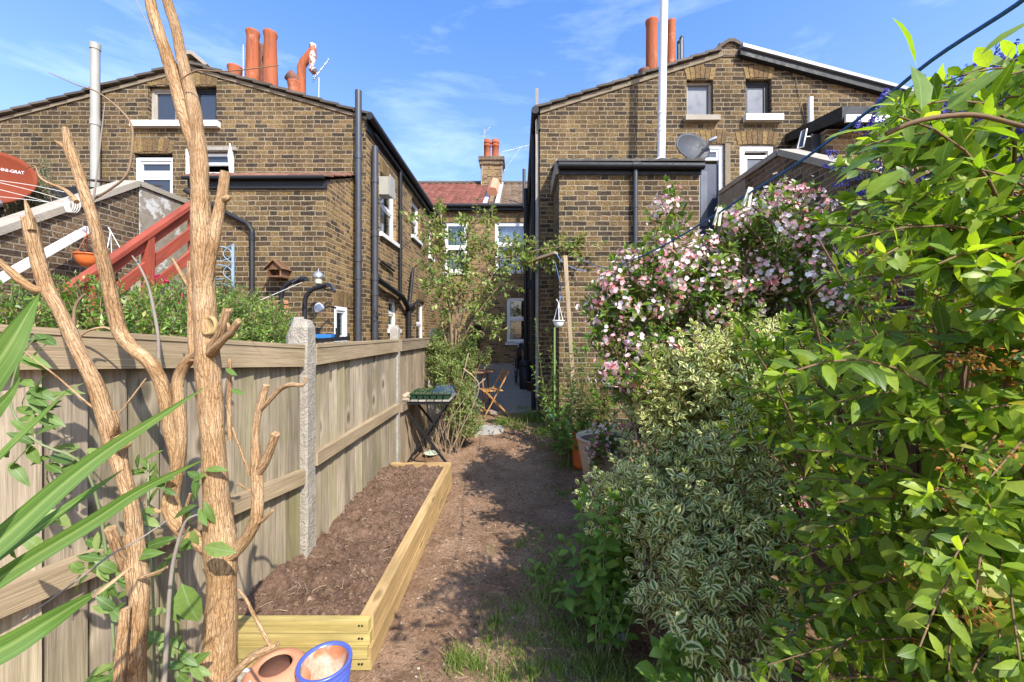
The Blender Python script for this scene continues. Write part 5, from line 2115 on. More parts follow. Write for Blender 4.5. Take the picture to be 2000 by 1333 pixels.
def peg(label, p, ax, mat, s_=1.0):
    r_ = thing('clothes_peg', label, 'clothes peg', p, 'clothes pegs on the lines')
    p = Vector(p)
    ax = Vector(ax).normalized()
    sd = ax.cross(Vector((0, -1, .1))).normalized()
    for k in (-1, 1):
        m_ = MB()
        m_.bar(p + ax * .022 * s_ + sd * k * .004 * s_, p - ax * .052 * s_ + sd * k * .010 * s_, .009 * s_, .007 * s_, up=(0, 1, 0))
        m_.build('prong', mat, r_)
    m_ = MB()
    m_.lathe([(.004 * s_, -.006 * s_), (.007 * s_, -.006 * s_), (.007 * s_, .006 * s_), (.004 * s_, .006 * s_)], p, 10, Vector((0, -1, 0)).to_track_quat('Z', 'Y').to_matrix())
    m_.build('spring', M['silver'], r_)
    return r_


M['cream'] = simple('cream_plastic', (.62, .60, .40), .5, .12, 8)
peg('cream clothes peg on the blue line, the higher of the two', P(1463, 378, 1.42), (.25, 0, 1), M['cream'], .95)
peg('cream clothes peg on the blue line, the lower of the two', P(1404, 416, 1.60), (.2, 0, 1), M['cream'], 1.0)
cl = smooth([P(-30, 712, 1.9), P(300, 655, 2.6), P(375, 633, 2.9), P(440, 615, 3.4), P(590, 552, 5.0)], 5)
m = MB()
m.tube(cl, .0035, 6)
o = m.build('clothes_line', M['whitecord'])
tag(o, 'white clothes line tied from the fence to the exercise frame', 'clothes line')
peg('white clothes peg hanging on the white line beside the drainpipe, left one', P(478, 601, 3.6), (-.5, 0, 1), M['white'], 1.3)
peg('white clothes peg hanging on the white line in front of the drainpipe, right one', P(492, 598, 3.75), (.1, 0, 1), M['white'], 1.3)
for k, (a, b, c_) in enumerate(((356, 372, 388), (369, 386, 400), (389, 391, 396), (356, 362, 372))):
    cl = smooth([P(-40, a - 8, 4.2), P(60, b, 4.35), P(128, c_ + 4, 4.5)], 4)
    m = MB()
    m.tube(cl, .003, 5)
    o = m.build('wire', M['whitecord'])
    tag(o, ('topmost thin line crossing the red satellite dish', 'second thin line crossing the red satellite dish', 'third thin line running below the red satellite dish', 'fourth thin line slanting over the red satellite dish')[k], 'line', 'thin lines at the left edge')
# coil on the stair wall
cc = P(138, 400, 4.7)
m = MB()
for k in range(4):
    pts = [cc + Vector((.05 * math.cos(a * .35) * (1 + .1 * k) + k * .012 - .02, .01 * k, .09 * math.sin(a * .35))) for a in range(19)]
    m.tube(pts, .005, 6)
o = m.build('cable_coil', M['whitecord'])
tag(o, 'coil of white cord hanging above the stair wall coping', 'cord')
# tiled scrap roof behind the stair wall
m = MB()
for i in range(5):
    m.obox(P(170 + i * 26, 352 + i * 2, 6.3), (.30, .5, .02), Matrix.Rotation(R(4 + rng.uniform(-3, 3)), 3, 'Y') @ Matrix.Rotation(R(14), 3, 'X'))
o = m.build('lean_to_roof', M['tilev'])
sr = thing('lean_to', 'low dark lean to shed roof behind the stair wall', 'shed', P(200, 420, 6.4))
o.parent = sr
o.location = Vector(o.location) - Vector(sr.location)
o.name = 'roof'
m = MB()
m.box(PX(95, 6.2), PX(258, 6.2), 6.15, 6.85, 2.2, PZ(368, 6.2))
m.build('wall', M['blackm'], sr)

# ---------------------------------------------------------------- pergola bar, stakes at the right
py_ = 5.6
m = MB()
m.bar(P(1104, 500, py_), P(1122, 790, py_ - .1), .055, .03, up=(0, 1, 0))
o = m.build('wooden_stake', M['rail'])
tag(o, 'tall pale timber batten leaning by the right extension', 'stake')
m = MB()
m.bar(P(1022, 516, 6.1), P(1086, 494, 5.7), .09, .035)
o = m.build('pergola_plank', M['rail'])
tag(o, 'short weathered plank carrying the rose across the path', 'plank')
m = MB()
m.tube([P(1083, 640, 5.3), P(1083, 835, 5.3)], .013, 8)
o = m.build('garden_cane', simple('green_cane', (.18, .27, .08), .6, .2, 9))
tag(o, 'thin green cane standing left of the tall batten', 'cane')
m = MB()
m.tube(smooth([P(1086, 495, 5.6), P(1100, 514, 5.6), P(1125, 526, 5.7), P(1142, 529, 5.8)], 5), .006, 6)
m.tube(smooth([P(1084, 512, 5.6), P(1092, 545, 5.65), P(1096, 570, 5.7), P(1091, 598, 5.5)], 5), .005, 6)
o = m.build('blue_rope', simple('pale_blue_rope', (.10, .20, .42), .6, .3, 20))
tag(o, 'pale blue rope looped from the plank and tied at the stake', 'rope')
# ================================================================== PLANTS
# ---------------------------------------------------------------- pruned trunks
t = NT('peeling_bark')
uv = t.uv()
_wv = t.n("ShaderNodeTexNoise", Vector=t.map(uv, (14, 9, 1)), Scale=1.0, Detail=3.0)
_wd = t.n("ShaderNodeVectorMath", operation='MULTIPLY_ADD')
t.set(_wd, 0, _wv.outputs['Color'])
_wd.inputs[1].default_value = (.035, .05, 0)
t.set(_wd, 2, uv)
_vo = t.n("ShaderNodeTexVoronoi", feature='DISTANCE_TO_EDGE', Vector=t.map(_wd.outputs[0], (75, 11, 1)), Scale=1.0)
_vo2 = t.n("ShaderNodeTexVoronoi", feature='DISTANCE_TO_EDGE', Vector=t.map(_wd.outputs[0], (170, 30, 1)), Scale=1.0)
_g = t.noise(t.map(_wd.outputs[0], (60, 9, 1)), 1.0, 5, .7)
_b = t.noise(t.obj(), 9, 5, .65)
_pl = t.noise(t.obj(), 120, 3, .6)
_cr = t.ramp(t.math('ADD', _vo.outputs['Distance'], t.math('MULTIPLY', _g, .10)), [(.04, 0.0), (.13, 1.0)])
_cr2 = t.ramp(_vo2.outputs['Distance'], [(.02, .45), (.10, 1.0)])
_c = t.mix(t.ramp(_b, [(.35, 0.0), (.66, 1.0)]), (.36, .205, .092), (.54, .36, .20))
_c = t.mix(t.ramp(_g, [(.5, 0.0), (.75, .6)]), _c, (.56, .42, .27))
_c = t.mix(.8, _c, t.ramp(_pl, [(.3, .75), (.7, 1.15)]), 'MULTIPLY')
_c = t.mix(_cr, t.mix(1.0, _c, (.74, .66, .58), 'MULTIPLY'), _c)
_c = t.mix(.6, _c, _cr2, 'MULTIPLY')
_h = t.math('ADD', t.math('MULTIPLY', _cr, .8), t.math('ADD', t.math('MULTIPLY', _cr2, .3), t.math('MULTIPLY', _g, .6)))
M['bark'] = t.fin(_c, .9, t.bump(_h, .0022, 1.0), spec=.15)
M['cutwood'] = wood_mat('fresh_cut_wood', (.34, .22, .09), (.50, .36, .17), isl=.1)
M['twig'] = simple('dry_twig', (.24, .16, .10), .85, .35, 30, spec=.2)
M['greytwig'] = simple('grey_dead_stem', (.26, .22, .18), .85, .3, 25, spec=.2)
M['gstem'] = simple('green_stem', (.17, .20, .09), .7, .25, 20)


def stem(mb, spec, n=14, k=6, wob=.07, jag=0.0, seed=0):
    """spec: (px, py, depth, width in photo pixels)"""
    pts = [P(a, b, c) for a, b, c, w in spec]
    wd = [Vector((w * c / F / 2 / math.sqrt(1 + ((a - CX) / F) ** 2) * .96, 0, 0)) for a, b, c, w in spec]
    mb.tube(smooth(pts, k), [v.x for v in smooth(wd, k)], n, True, True, wob, jag, seed)
    return mb


def pruned(name, label, base, limbs, cuts=()):
    r_ = thing(name, label, 'pruned tree', base)
    for i, (nm, spec, jag) in enumerate(limbs):
        m_ = MB()
        big = max(s_[3] for s_ in spec) > 14
        stem(m_, spec, 16 if big else 8, 7 if big else 5, .075 if big else .05, jag, 31 * i + 5)
        m_.build(nm, M['bark'], r_)
    if cuts:
        for (a, b, Y, w, h_, dx, dz) in cuts:
            m_ = MB()
            c_ = P(a, b, Y)
            Q_ = Vector((dx, -1, dz)).normalized().to_track_quat('Z', 'Y').to_matrix()
            rw, rh_ = w * Y / F / 2, h_ * Y / F / 2
            vs = [c_ + Q_ @ Vector((rw * math.cos(k * math.pi / 8), rh_ * math.sin(k * math.pi / 8), rng.uniform(-.003, .003))) for k in range(16)]
            vs2 = [c_ + Q_ @ Vector((rw * .75 * math.cos(k * math.pi / 8), rh_ * .75 * math.sin(k * math.pi / 8), -.012 + rng.uniform(-.003, .003))) for k in range(16)]
            vs3 = [c_ + Q_ @ Vector((rw * 1.15 * math.cos(k * math.pi / 8), rh_ * 1.12 * math.sin(k * math.pi / 8), -.02)) for k in range(16)]
            fs = [(k, (k + 1) % 16, 16 + (k + 1) % 16, 16 + k) for k in range(16)] + [tuple(16 + k for k in range(16))] + [(32 + k, 32 + (k + 1) % 16, (k + 1) % 16, k) for k in range(16)]
            m_.add(vs + vs2 + vs3, fs, None, True)
            m_.build('cut_scar', M['cutwood'], r_)
    return r_


D = 1.35
tc_ = pruned('pruned_tree', 'thick peeling brown trunk pruned to bare poles that reach the top of the photo', (PX(420, D), D, 0), [
    ('trunk', [(405, 1640, D, 86), (412, 1450, D, 82), (424, 1333, D, 76), (432, 1210, D, 70), (434, 1120, D, 68), (430, 1065, D, 74), (424, 1000, D, 58), (418, 900, D, 55), (411, 780, D, 54), (405, 690, D, 54), (401, 620, D, 52), (397, 540, D, 50), (394, 450, D, 46), (391, 370, D, 42), (389, 310, D, 40), (385, 262, D, 31), (377, 205, D, 31), (366, 160, D, 28), (353, 105, D, 26), (343, 55, D, 24), (326, 0, D, 23), (316, -50, D, 22)], 0),
    ('pole', [(392, 350, D + .015, 22), (383, 310, D + .01, 27), (373, 268, D, 32), (359, 220, D, 33), (345, 170, D, 31), (328, 115, D, 30), (311, 65, D, 29), (296, 15, D, 27), (284, -50, D, 25)], 0),
    ('branch', [(398, 590, D, 30), (407, 530, D - .01, 27), (417, 470, D - .02, 26), (426, 420, D - .02, 25), (434, 385, D - .02, 24), (440, 336, D - .02, 22)], 0),
    ('branch', [(434, 390, D - .02, 16), (443, 388, D - .03, 14), (447, 384, D - .03, 11)], .004),
    ('branch', [(408, 690, D, 34), (425, 665, D - .03, 25), (436, 635, D - .05, 22), (443, 606, D - .06, 19)], .008),
    ('branch', [(412, 690, D - .02, 24), (432, 668, D - .06, 18), (452, 648, D - .08, 16), (464, 630, D - .09, 15), (466, 628, D - .09, 14)], .008),
    ('branch', [(446, 652, D - .08, 9), (447, 640, D - .09, 8), (445, 632, D - .09, 7)], .003),
    ('branch', [(404, 690, D + .05, 30), (384, 692, D + .06, 28), (362, 712, D + .07, 27), (348, 742, D + .07, 26), (348, 780, D + .06, 26), (353, 830, D + .05, 26), (353, 880, D + .05, 27), (342, 940, D + .05, 34), (334, 985, D + .05, 40), (352, 1028, D + .03, 36), (385, 1056, D + .02, 36), (418, 1078, D, 40)], 0),
    ('branch', [(128, 250, D - .08, 14), (136, 292, D - .08, 25), (150, 330, D - .08, 26), (165, 378, D - .08, 27), (182, 430, D - .08, 29), (197, 490, D - .06, 31), (210, 545, D - .04, 32), (222, 600, D - .02, 33), (235, 650, D, 37), (262, 684, D, 34), (290, 706, D, 34), (312, 742, D + .02, 32), (323, 785, D + .03, 30), (331, 835, D + .04, 29), (342, 890, D + .05, 28), (346, 930, D + .05, 30)], 0),
    ('branch', [(131, 292, D - .08, 16), (120, 283, D - .085, 12), (110, 277, D - .09, 7)], .006),
    ('branch', [(150, 395, D - .08, 14), (128, 372, D - .06, 11), (95, 358, D - .05, 8), (78, 346, D - .05, 6), (68, 325, D - .05, 4), (50, 330, D - .05, 2.5)], 0),
    ('branch', [(378, 705, D + .06, 20), (374, 650, D + .06, 17), (374, 590, D + .06, 17), (372, 548, D + .06, 17), (372, 512, D + .06, 15)], .004),
    ('branch', [(370, 560, D + .06, 13), (354, 535, D + .07, 9), (336, 505, D + .07, 7)], .003),
    ('branch', [(440, 1092, D, 34), (462, 1075, D - .01, 30), (485, 1045, D - .02, 29), (500, 1012, D - .03, 27), (503, 970, D - .03, 26), (501, 910, D - .03, 25), (499, 850, D - .03, 18), (504, 810, D - .03, 17), (512, 780, D - .03, 18), (520, 753, D - .03, 15)], .003),
    ('branch', [(508, 800, D - .03, 14), (525, 783, D - .04, 13), (545, 762, D - .05, 12), (565, 752, D - .06, 11), (590, 752, D - .07, 9), (598, 738, D - .07, 7)], .002),
    ('branch', [(503, 925, D - .03, 20), (516, 905, D - .04, 21), (527, 880, D - .05, 19), (538, 848, D - .06, 20)], .003),
    ('branch', [(500, 1022, D - .03, 14), (515, 1015, D - .04, 10), (532, 998, D - .05, 7)], .003),
    ('branch', [(488, 930, D - .03, 6), (470, 880, D - .03, 5), (452, 830, D - .02, 5), (442, 790, D - .02, 5)], 0),
    ('branch', [(450, 860, D - .02, 12), (447, 800, D - .03, 11), (448, 740, D - .03, 10), (449, 702, D - .03, 9)], .002),
    ('branch', [(497, 962, D - .03, 5), (480, 955, D - .04, 5), (468, 945, D - .05, 4), (462, 950, D - .05, 4)], 0),
    ('branch', [(430, 1360, D - .12, 22), (452, 1325, D - .13, 22), (487, 1288, D - .14, 21), (520, 1270, D - .15, 18), (538, 1262, D - .15, 14), (542, 1256, D - .15, 10)], .003),
    ('branch', [(532, 1268, D - .15, 9), (515, 1238, D - .15, 9), (495, 1200, D - .13, 8), (480, 1170, D - .11, 7), (465, 1152, D - .1, 6)], 0),
    ('branch', [(358, 1040, D + .0, 10), (362, 1000, D - .02, 9), (372, 965, D - .03, 8)], .003),
    ('branch', [(330, 985, D + .05, 14), (310, 1000, D + .03, 12), (285, 985, D + .02, 10)], .003),
    ('twig', [(240, 660, D, 8), (205, 640, D, 6), (160, 655, D, 6), (150, 700, D - .0, 5)], 0),
], [(403, 636, D - .036, 26, 36, .1, .05)])
E = 1.1
ta_ = pruned('pruned_tree', 'leaning brown trunk with torn broken top, left of the thicker one', (PX(258, E), E, 0), [
    ('trunk', [(240, 1900, E, 66), (250, 1500, E, 62), (262, 1333, E, 56), (266, 1240, E, 50), (272, 1170, E, 46), (268, 1100, E, 42), (262, 1030, E, 38), (255, 980, E, 36), (240, 925, E, 38), (222, 865, E, 44), (205, 810, E, 40), (188, 755, E, 37), (168, 715, E, 36), (150, 680, E, 36), (132, 640, E, 35), (112, 600, E, 34), (92, 565, E, 36), (80, 530, E, 36), (70, 490, E, 35), (62, 455, E, 36), (56, 430, E, 32)], .012),
    ('branch', [(62, 450, E - .01, 20), (58, 425, E - .01, 17), (53, 405, E - .01, 12), (49, 392, E - .01, 5)], .004),
    ('branch', [(88, 568, E, 24), (66, 565, E - .02, 24), (40, 548, E - .03, 24), (8, 520, E - .04, 22), (-30, 490, E - .05, 21), (-70, 455, E - .06, 20)], 0),
    ('branch', [(222, 850, E - .01, 20), (228, 830, E - .03, 16), (222, 805, E - .04, 13)], .004),
    ('branch', [(248, 1120, E, 26), (236, 1085, E - .03, 28), (224, 1055, E - .05, 27), (215, 1032, E - .06, 27)], 0),
    ('branch', [(255, 1160, E, 16), (248, 1110, E - .02, 12), (244, 1046, E - .02, 10)], 0),
    ('branch', [(272, 1130, E - .01, 14), (292, 1124, E - .03, 11), (312, 1117, E - .04, 9), (326, 1108, E - .05, 7)], .003),
    ('branch', [(225, 1600, E - .04, 30), (232, 1333, E - .05, 27), (240, 1240, E - .05, 24), (245, 1190, E - .04, 24)], .006),
    ('branch', [(232, 808, E, 5), (255, 780, E, 4.5), (285, 740, E, 3.5)], 0),
    ('branch', [(186, 800, E, 6), (150, 770, E, 5), (110, 735, E, 4.5), (70, 705, E, 4), (36, 678, E, 4)], 0),
], [(226, 868, E - .035, 34, 26, -.2, -.2)])
# thin dead stems
for k, (lab, sp_, mt) in enumerate((
        ('grey dead upright stem between the two pruned trunks', [(316, 1420, 1.15, 15), (325, 1260, 1.15, 12), (334, 1130, 1.15, 10), (345, 1070, 1.15, 9), (362, 1020, 1.15, 7), (384, 1006, 1.15, 5)], 'greytwig'),
        ('thin dead stem rising left of the thick trunk to the red rail', [(310, 700, 1.5, 9), (309, 660, 1.5, 8), (303, 620, 1.5, 8), (290, 560, 1.5, 6), (272, 520, 1.5, 5), (258, 500, 1.5, 3)], 'greytwig'),
        ('hooked bare stem in front of the hedge', [(160, 700, 1.25, 9), (146, 650, 1.25, 9), (145, 610, 1.25, 8), (152, 590, 1.25, 7), (166, 575, 1.25, 6)], 'twig'),
        ('long thin whip crossing the sky left of the poles', [(95, 142, 1.3, 2), (150, 166, 1.3, 3), (190, 180, 1.3, 4), (235, 215, 1.3, 5), (258, 250, 1.3, 6), (256, 310, 1.3, 6), (245, 345, 1.3, 6), (215, 370, 1.3, 6), (178, 392, 1.3, 6)], 'twig'),
        ('dark thin bent twig leaning on the left pole', [(182, 392, 1.28, 6), (188, 350, 1.28, 4), (196, 280, 1.28, 4), (205, 200, 1.28, 2.5)], 'greytwig'),
        ('fine twig crossing above the chimneys', [(352, 156, 1.3, 3), (385, 138, 1.3, 4), (430, 140, 1.3, 3), (480, 136, 1.3, 2.5), (545, 128, 1.3, 2)], 'twig'),
        ('fine twig at the top of the left pole', [(300, 80, 1.33, 3), (285, 40, 1.33, 2.5), (262, -5, 1.33, 2)], 'greytwig'))):
    m = MB()
    stem(m, sp_, 8, 5, .04, 0, k)
    o = m.build('dead_stem', M[mt])
    tag(o, lab, 'dead stem', 'thin dead stems by the pruned trunks')


# ---------------------------------------------------------------- spiky long leaves at the lower left
t = NT('sword_leaf')
uv = t.uv()
_sp = t.n("ShaderNodeSeparateXYZ", Vector=uv)
_st = t.noise(t.map(uv, (240, 1.2, 1)), 1.0, 4, .65)
_c = t.mix(t.ramp(_st, [(.3, 0.0), (.7, 1.0)]), (.045, .105, .016), (.15, .25, .04))
_c = t.mix(t.ramp(t.math('ABSOLUTE', t.math('SUBTRACT', _sp.outputs[0], .02)), [(.0, .55), (.0035, 0.0)]), _c, (.30, .38, .12))
_c = t.mix(t.ramp(t.noise(t.map(uv, (3, 5, 1)), 1.0, 3), [(.55, 0.0), (.8, .5)]), _c, (.34, .38, .10))
t.fin(_c, .55, t.bump(_st, .0008), spec=.25)
_tr = t.n("ShaderNodeBsdfTranslucent")
t.set(_tr, 'Color', t.mix(1.0, _c, (1.7, 1.7, .8), 'MULTIPLY'))
_ms = t.n("ShaderNodeMixShader")
_ms.inputs[0].default_value = .3
t.t.links.new(t.b.outputs[0], _ms.inputs[1])
t.t.links.new(_tr.outputs[0], _ms.inputs[2])
t.t.links.new(_ms.outputs[0], t.out.inputs[0])
M['sword'] = t.m
M['drytip'] = simple('withered_leaf', (.36, .25, .13), .8, .3, 20)
yc = thing('spiky_plant', 'spiky plant with long sword shaped green leaves at the lower left corner', 'plant', P(-260, 1330, .5))


def blade(spec, mat, twist=.25, roll=0.0):
    pts = smooth([P(a, b, c) for a, b, c, w in spec], 6)
    wd = [v.x for v in smooth([Vector((w * c / F / 2 * .68, 0, 0)) for a, b, c, w in spec], 6)]
    m_ = MB()
    vs, uvs = [], []
    n = len(pts)
    L = 0
    Ls = []
    for i in range(n):
        if i:
            L += (pts[i] - pts[i - 1]).length
        Ls.append(L)
        tg = (pts[min(n - 1, i + 1)] - pts[max(0, i - 1)]).normalized()
        view = (pts[i] - Vector((0, 0, H))).normalized()
        sd = tg.cross(view).normalized()
        sd = (Matrix.Rotation(roll + twist * (i / n - .5), 3, tg) @ sd)
        nn = sd.cross(tg).normalized()
        if nn.dot(view) < 0:
            nn = -nn
        w = wd[i]
        for k, f_ in ((-1, 0), (-.5, .55), (0, .8), (.5, .55), (1, 0)):
            vs.append(pts[i] + sd * w * k + nn * w * .30 * f_)
    fs = []
    for i in range(n - 1):
        for k in range(4):
            fs.append((i * 5 + k, i * 5 + k + 1, i * 5 + 6 + k, i * 5 + 5 + k))
            uvs.append([(k * .01, Ls[i]), (k * .01 + .01, Ls[i]), (k * .01 + .01, Ls[i + 1]), (k * .01, Ls[i + 1])])
    m_.add(vs, fs, uvs, True)
    return m_.build('leaf', mat, yc)


blade([(-260, 1330, .40, 50), (-120, 1165, .43, 60), (20, 1040, .48, 64), (120, 950, .52, 52), (210, 880, .56, 38), (310, 815, .60, 20), (400, 757, .64, 2)], M['sword'])
blade([(-260, 1330, .42, 40), (-120, 1215, .45, 46), (20, 1118, .49, 50), (180, 1020, .55, 42), (280, 955, .60, 28), (400, 897, .64, 2)], M['sword'], .25, .2)
blade([(-260, 1330, .44, 40), (-110, 1170, .48, 40), (20, 1068, .52, 38), (140, 985, .57, 27), (241, 917, .60, 2)], M['sword'], .2, -.7)
blade([(-260, 1330, .46, 40), (-140, 1160, .5, 40), (0, 1052, .53, 44), (80, 1000, .56, 30), (150, 950, .58, 2)], M['sword'], .2, .5)
blade([(-260, 1330, .5, 30), (-130, 1030, .52, 34), (0, 890, .55, 26), (70, 822, .58, 20), (131, 764, .60, 2)], M['sword'], .2, -.9)
blade([(-260, 1330, .36, 60), (-160, 1000, .38, 80), (-60, 790, .40, 85), (10, 690, .42, 66), (50, 622, .44, 34), (77, 573, .46, 2)], M['sword'], .2, .1)
blade([(-260, 1330, .5, 30), (-110, 950, .52, 34), (-10, 808, .54, 30), (22, 768, .56, 18), (39, 737, .57, 2)], M['sword'], .1, .3)
blade([(-260, 1380, .38, 60), (-120, 1320, .41, 72), (0, 1272, .44, 74), (90, 1218, .47, 56), (150, 1180, .50, 32), (185, 1160, .52, 14)], M['sword'], .2, .15)
blade([(180, 1164, .515, 15), (200, 1152, .53, 10), (240, 1120, .55, 7), (272, 1092, .56, 2)], M['drytip'], .2, .15)
blade([(-260, 1400, .44, 40), (-100, 1370, .46, 40), (10, 1352, .47, 34), (60, 1340, .48, 3)], M['sword'], .2, .3)
m = MB()
stem(m, [(45, 1210, .6, 5), (150, 1135, .62, 6), (215, 1085, .63, 6), (270, 1055, .64, 5), (328, 1016, .66, 3)], 6, 4, .02)
m.build('dead_leaf', M['greytwig'], yc)
m = MB()
_b = P(-262, 1335, .43)
m.tube(smooth([Vector((_b.x - .03, _b.y - .02, -.02)), Vector((_b.x - .02, _b.y, .5)), Vector((_b.x, _b.y, 1.0)), _b + Vector((0, 0, .03))], 6), [.05] * 6 + [.046] * 6 + [.042] * 7, 12, True, True, .08)
m.build('stem', M['bark'], yc)


# ---------------------------------------------------------------- leafy shoots
def rv(s=1.0):
    return Vector((rng.gauss(0, s), rng.gauss(0, s), rng.gauss(0, s)))


UP = Vector((0, 0, 1))


def leaf_shoot(sw, path, ln, wd, space, t0=.25, droop=.15, tip=2, spread=.95, upn=.8, jit=.25, tw=None):
    """opposite pairs of leaves along a path (list of points), turning a quarter at each node"""
    L = [0.0]
    for a, b in zip(path, path[1:]):
        L.append(L[-1] + (b - a).length)
    tot = L[-1]
    s_ = tot * t0
    side0 = rng.uniform(0, 3.14)
    k = 0
    while s_ < tot:
        i = max(j for j in range(len(L)) if L[j] <= s_)
        i = min(i, len(path) - 2)
        f_ = (s_ - L[i]) / max(1e-6, L[i + 1] - L[i])
        p = path[i].lerp(path[i + 1], f_)
        tg = (path[i + 1] - path[i]).normalized()
        a = tg.orthogonal().normalized()
        a = Matrix.Rotation(side0 + (k % 2) * 1.57 + rng.uniform(-.25, .25), 3, tg) @ a
        grow = .65 + .45 * math.sin(min(1, (tot - s_) / tot / (1 - t0)) * 2.2)
        for sg in (-1, 1):
            if rng.random() < .06:
                continue
            d = (tg * .55 + a * sg * spread - UP * droop + rv(jit * .5)).normalized()
            nn = (UP * upn + tg * .45 + rv(jit)).normalized()
            q = rng.uniform(.75, 1.15) * grow
            sw.put(p + d * wd * .12, d, nn, ln * q, wd * q * rng.uniform(.85, 1.15))
        s_ += space * rng.uniform(.75, 1.25)
        k += 1
    tg = (path[-1] - path[-2]).normalized()
    for j in range(tip):
        a = Matrix.Rotation(side0 + j * 2 * math.pi / max(1, tip), 3, tg) @ tg.orthogonal().normalized()
        d = (tg * 1.0 + a * .45 + rv(.12)).normalized()
        sw.put(path[-1], d, (UP * .7 - a * .6 + rv(.2)), ln * rng.uniform(.5, .8), wd * rng.uniform(.5, .8))


def arc(a, b, sag=.12, n=6, side=0.0):
    """arching path from a to b, bulging upward"""
    a, b = Vector(a), Vector(b)
    d = b - a
    s_ = d.cross(UP)
    if s_.length > 1e-6:
        s_.normalize()
    L = d.length
    return [a.lerp(b, i / n) + UP * (math.sin(i / n * math.pi * .85) * sag * L) + s_ * (math.sin(i / n * 3.1) * side * L) for i in range(n + 1)]


def inpoly(x, y, poly):
    c = False
    j = len(poly) - 1
    for i in range(len(poly)):
        if (poly[i][1] > y) != (poly[j][1] > y) and x < (poly[j][0] - poly[i][0]) * (y - poly[i][1]) / (poly[j][1] - poly[i][1] + 1e-9) + poly[i][0]:
            c = not c
        j = i
    return c


# ---- big green shrub at the right front
M['leafA'] = leaf_mat('broad_green_leaf', [(0, (.070, .135, .013)), (.3, (.14, .23, .020)), (.65, (.24, .345, .030)), (.95, (.38, .47, .06)), (1, (.40, .33, .10))], .46, .42, .4, vein=(.28, .36, .10), tcol=(1.7, 1.75, .5))
M['stemA'] = simple('shrub_branch', (.17, .105, .055), .8, .35, 30, spec=.2)
M['husk'] = leaf_mat('dry_orange_blossom', [(0, (.20, .075, .015)), (.5, (.42, .17, .03)), (1, (.52, .30, .09))], .25, .8, .2)
sa = thing('green_shrub', 'big bright green shrub with broad pointed leaves and withered orange blossoms filling the right side', 'shrub', (1.75, 1.35, 0))
LA, HA, BA = Swarm(LEAF), Swarm(LEAFS), MB()
baseA = [Vector((1.62 + rng.uniform(-.15, .2), 1.35 + rng.uniform(-.2, .25), 0)) for _ in range(9)]
polyA = [(1725, 235), (1765, 180), (1840, 175), (1950, 150), (2150, 110), (2900, 300), (2900, 1500), (1450, 1500), (1440, 1330), (1500, 1230), (1510, 1120), (1510, 1010), (1540, 900), (1520, 810), (1570, 690), (1620, 590), (1620, 500), (1600, 420), (1680, 330)]
main = []
for b in baseA:
    for _ in range(3):
        c = Vector((rng.uniform(.95, 2.2), rng.uniform(.75, 1.75), rng.uniform(1.0, 2.2)))
        pth = arc(b, c, .10, 8, rng.uniform(-.08, .08))
        BA.tube(pth, [.014 - .010 * i / 8 for i in range(9)], 7)
        main.append(pth)
cnt = 0
while cnt < 560:
    px, py = rng.uniform(1430, 2750), rng.uniform(90, 1480)
    if not inpoly(px, py, polyA):
        continue
    inframe = px < 2060
    if not inframe and rng.random() < .45:
        continue
    if px < 1760 and 380 < py < 900 and rng.random() < .4:
        continue
    if 1620 < px < 1900 and 430 < py < 800 and rng.random() < .5:
        continue
    if py > 900 and inframe and rng.random() < .3:
        continue
    Y = rng.choice((rng.uniform(.66, .95), rng.uniform(.85, 1.25), rng.uniform(1.0, 1.5)))
    if py > 850 and px < 1750:
        Y = rng.uniform(1.0, 1.6)
    if py < 330:
        Y = rng.uniform(.62, 1.5)
    tip = P(px, py, Y)
    if tip.x < .36 or tip.x > 2.45 or tip.z < .12 or (tip.y > 1.3 and tip.z > 1.65) or tip.z > 2.35:
        continue
    # nearest point of a main stem below the tip
    q = min((p for pth in main for p in pth[2:]), key=lambda p: (p - tip).length + (0 if p.z < tip.z else (p.z - tip.z) * 1.2))
    if (q - tip).length > .75:
        q = tip + (q - tip).normalized() * .75
    if (q - tip).length < .16:
        q = tip + Vector((rng.uniform(.1, .3), rng.uniform(0, .15), -.15))
    pth = arc(q, tip, .16, 6, rng.uniform(-.12, .12))
    BA.tube(pth, [.0045 - .003 * i / 6 for i in range(7)], 5, cap=False)
    big = 1.0 if Y > .8 else .9
    leaf_shoot(LA, pth, .070 * big * rng.uniform(.75, 1.2), .034 * big, .033, .35, .05, 5, .9, .75, .42)
    if rng.random() < .40 and py > 330:
        for _ in range(rng.randint(4, 12)):
            p = pth[rng.randint(0, 3)] + rv(.022)
            for _ in range(3):
                HA.put(p, rv() - UP * .4, rv(), rng.uniform(.014, .026), .013)
    cnt += 1
for sp_ in ([(1870, 1180, 1.25, 9), (1850, 800, 1.2, 8), (1830, 600, 1.15, 6), (1850, 470, 1.12, 5), (1870, 400, 1.1, 4)], [(1850, 800, 1.2, 7), (1825, 650, 1.2, 6), (1795, 520, 1.2, 5), (1765, 440, 1.2, 4)],
            [(2040, 900, 1.1, 10), (1880, 835, 1.15, 9), (1760, 720, 1.2, 7), (1660, 570, 1.25, 6), (1600, 470, 1.3, 4)], [(2040, 980, 1.0, 10), (1930, 870, 1.0, 8), (1880, 760, 1.0, 6), (1900, 640, 1.0, 5)],
            [(2060, 1230, .95, 12), (1930, 1130, 1.0, 9), (1870, 1095, 1.0, 7), (1780, 1060, 1.05, 5)], [(1900, 900, 1.1, 6), (1800, 800, 1.15, 5), (1700, 760, 1.2, 4), (1620, 740, 1.25, 3)]):
    stem(BA, sp_, 7, 5, .05)
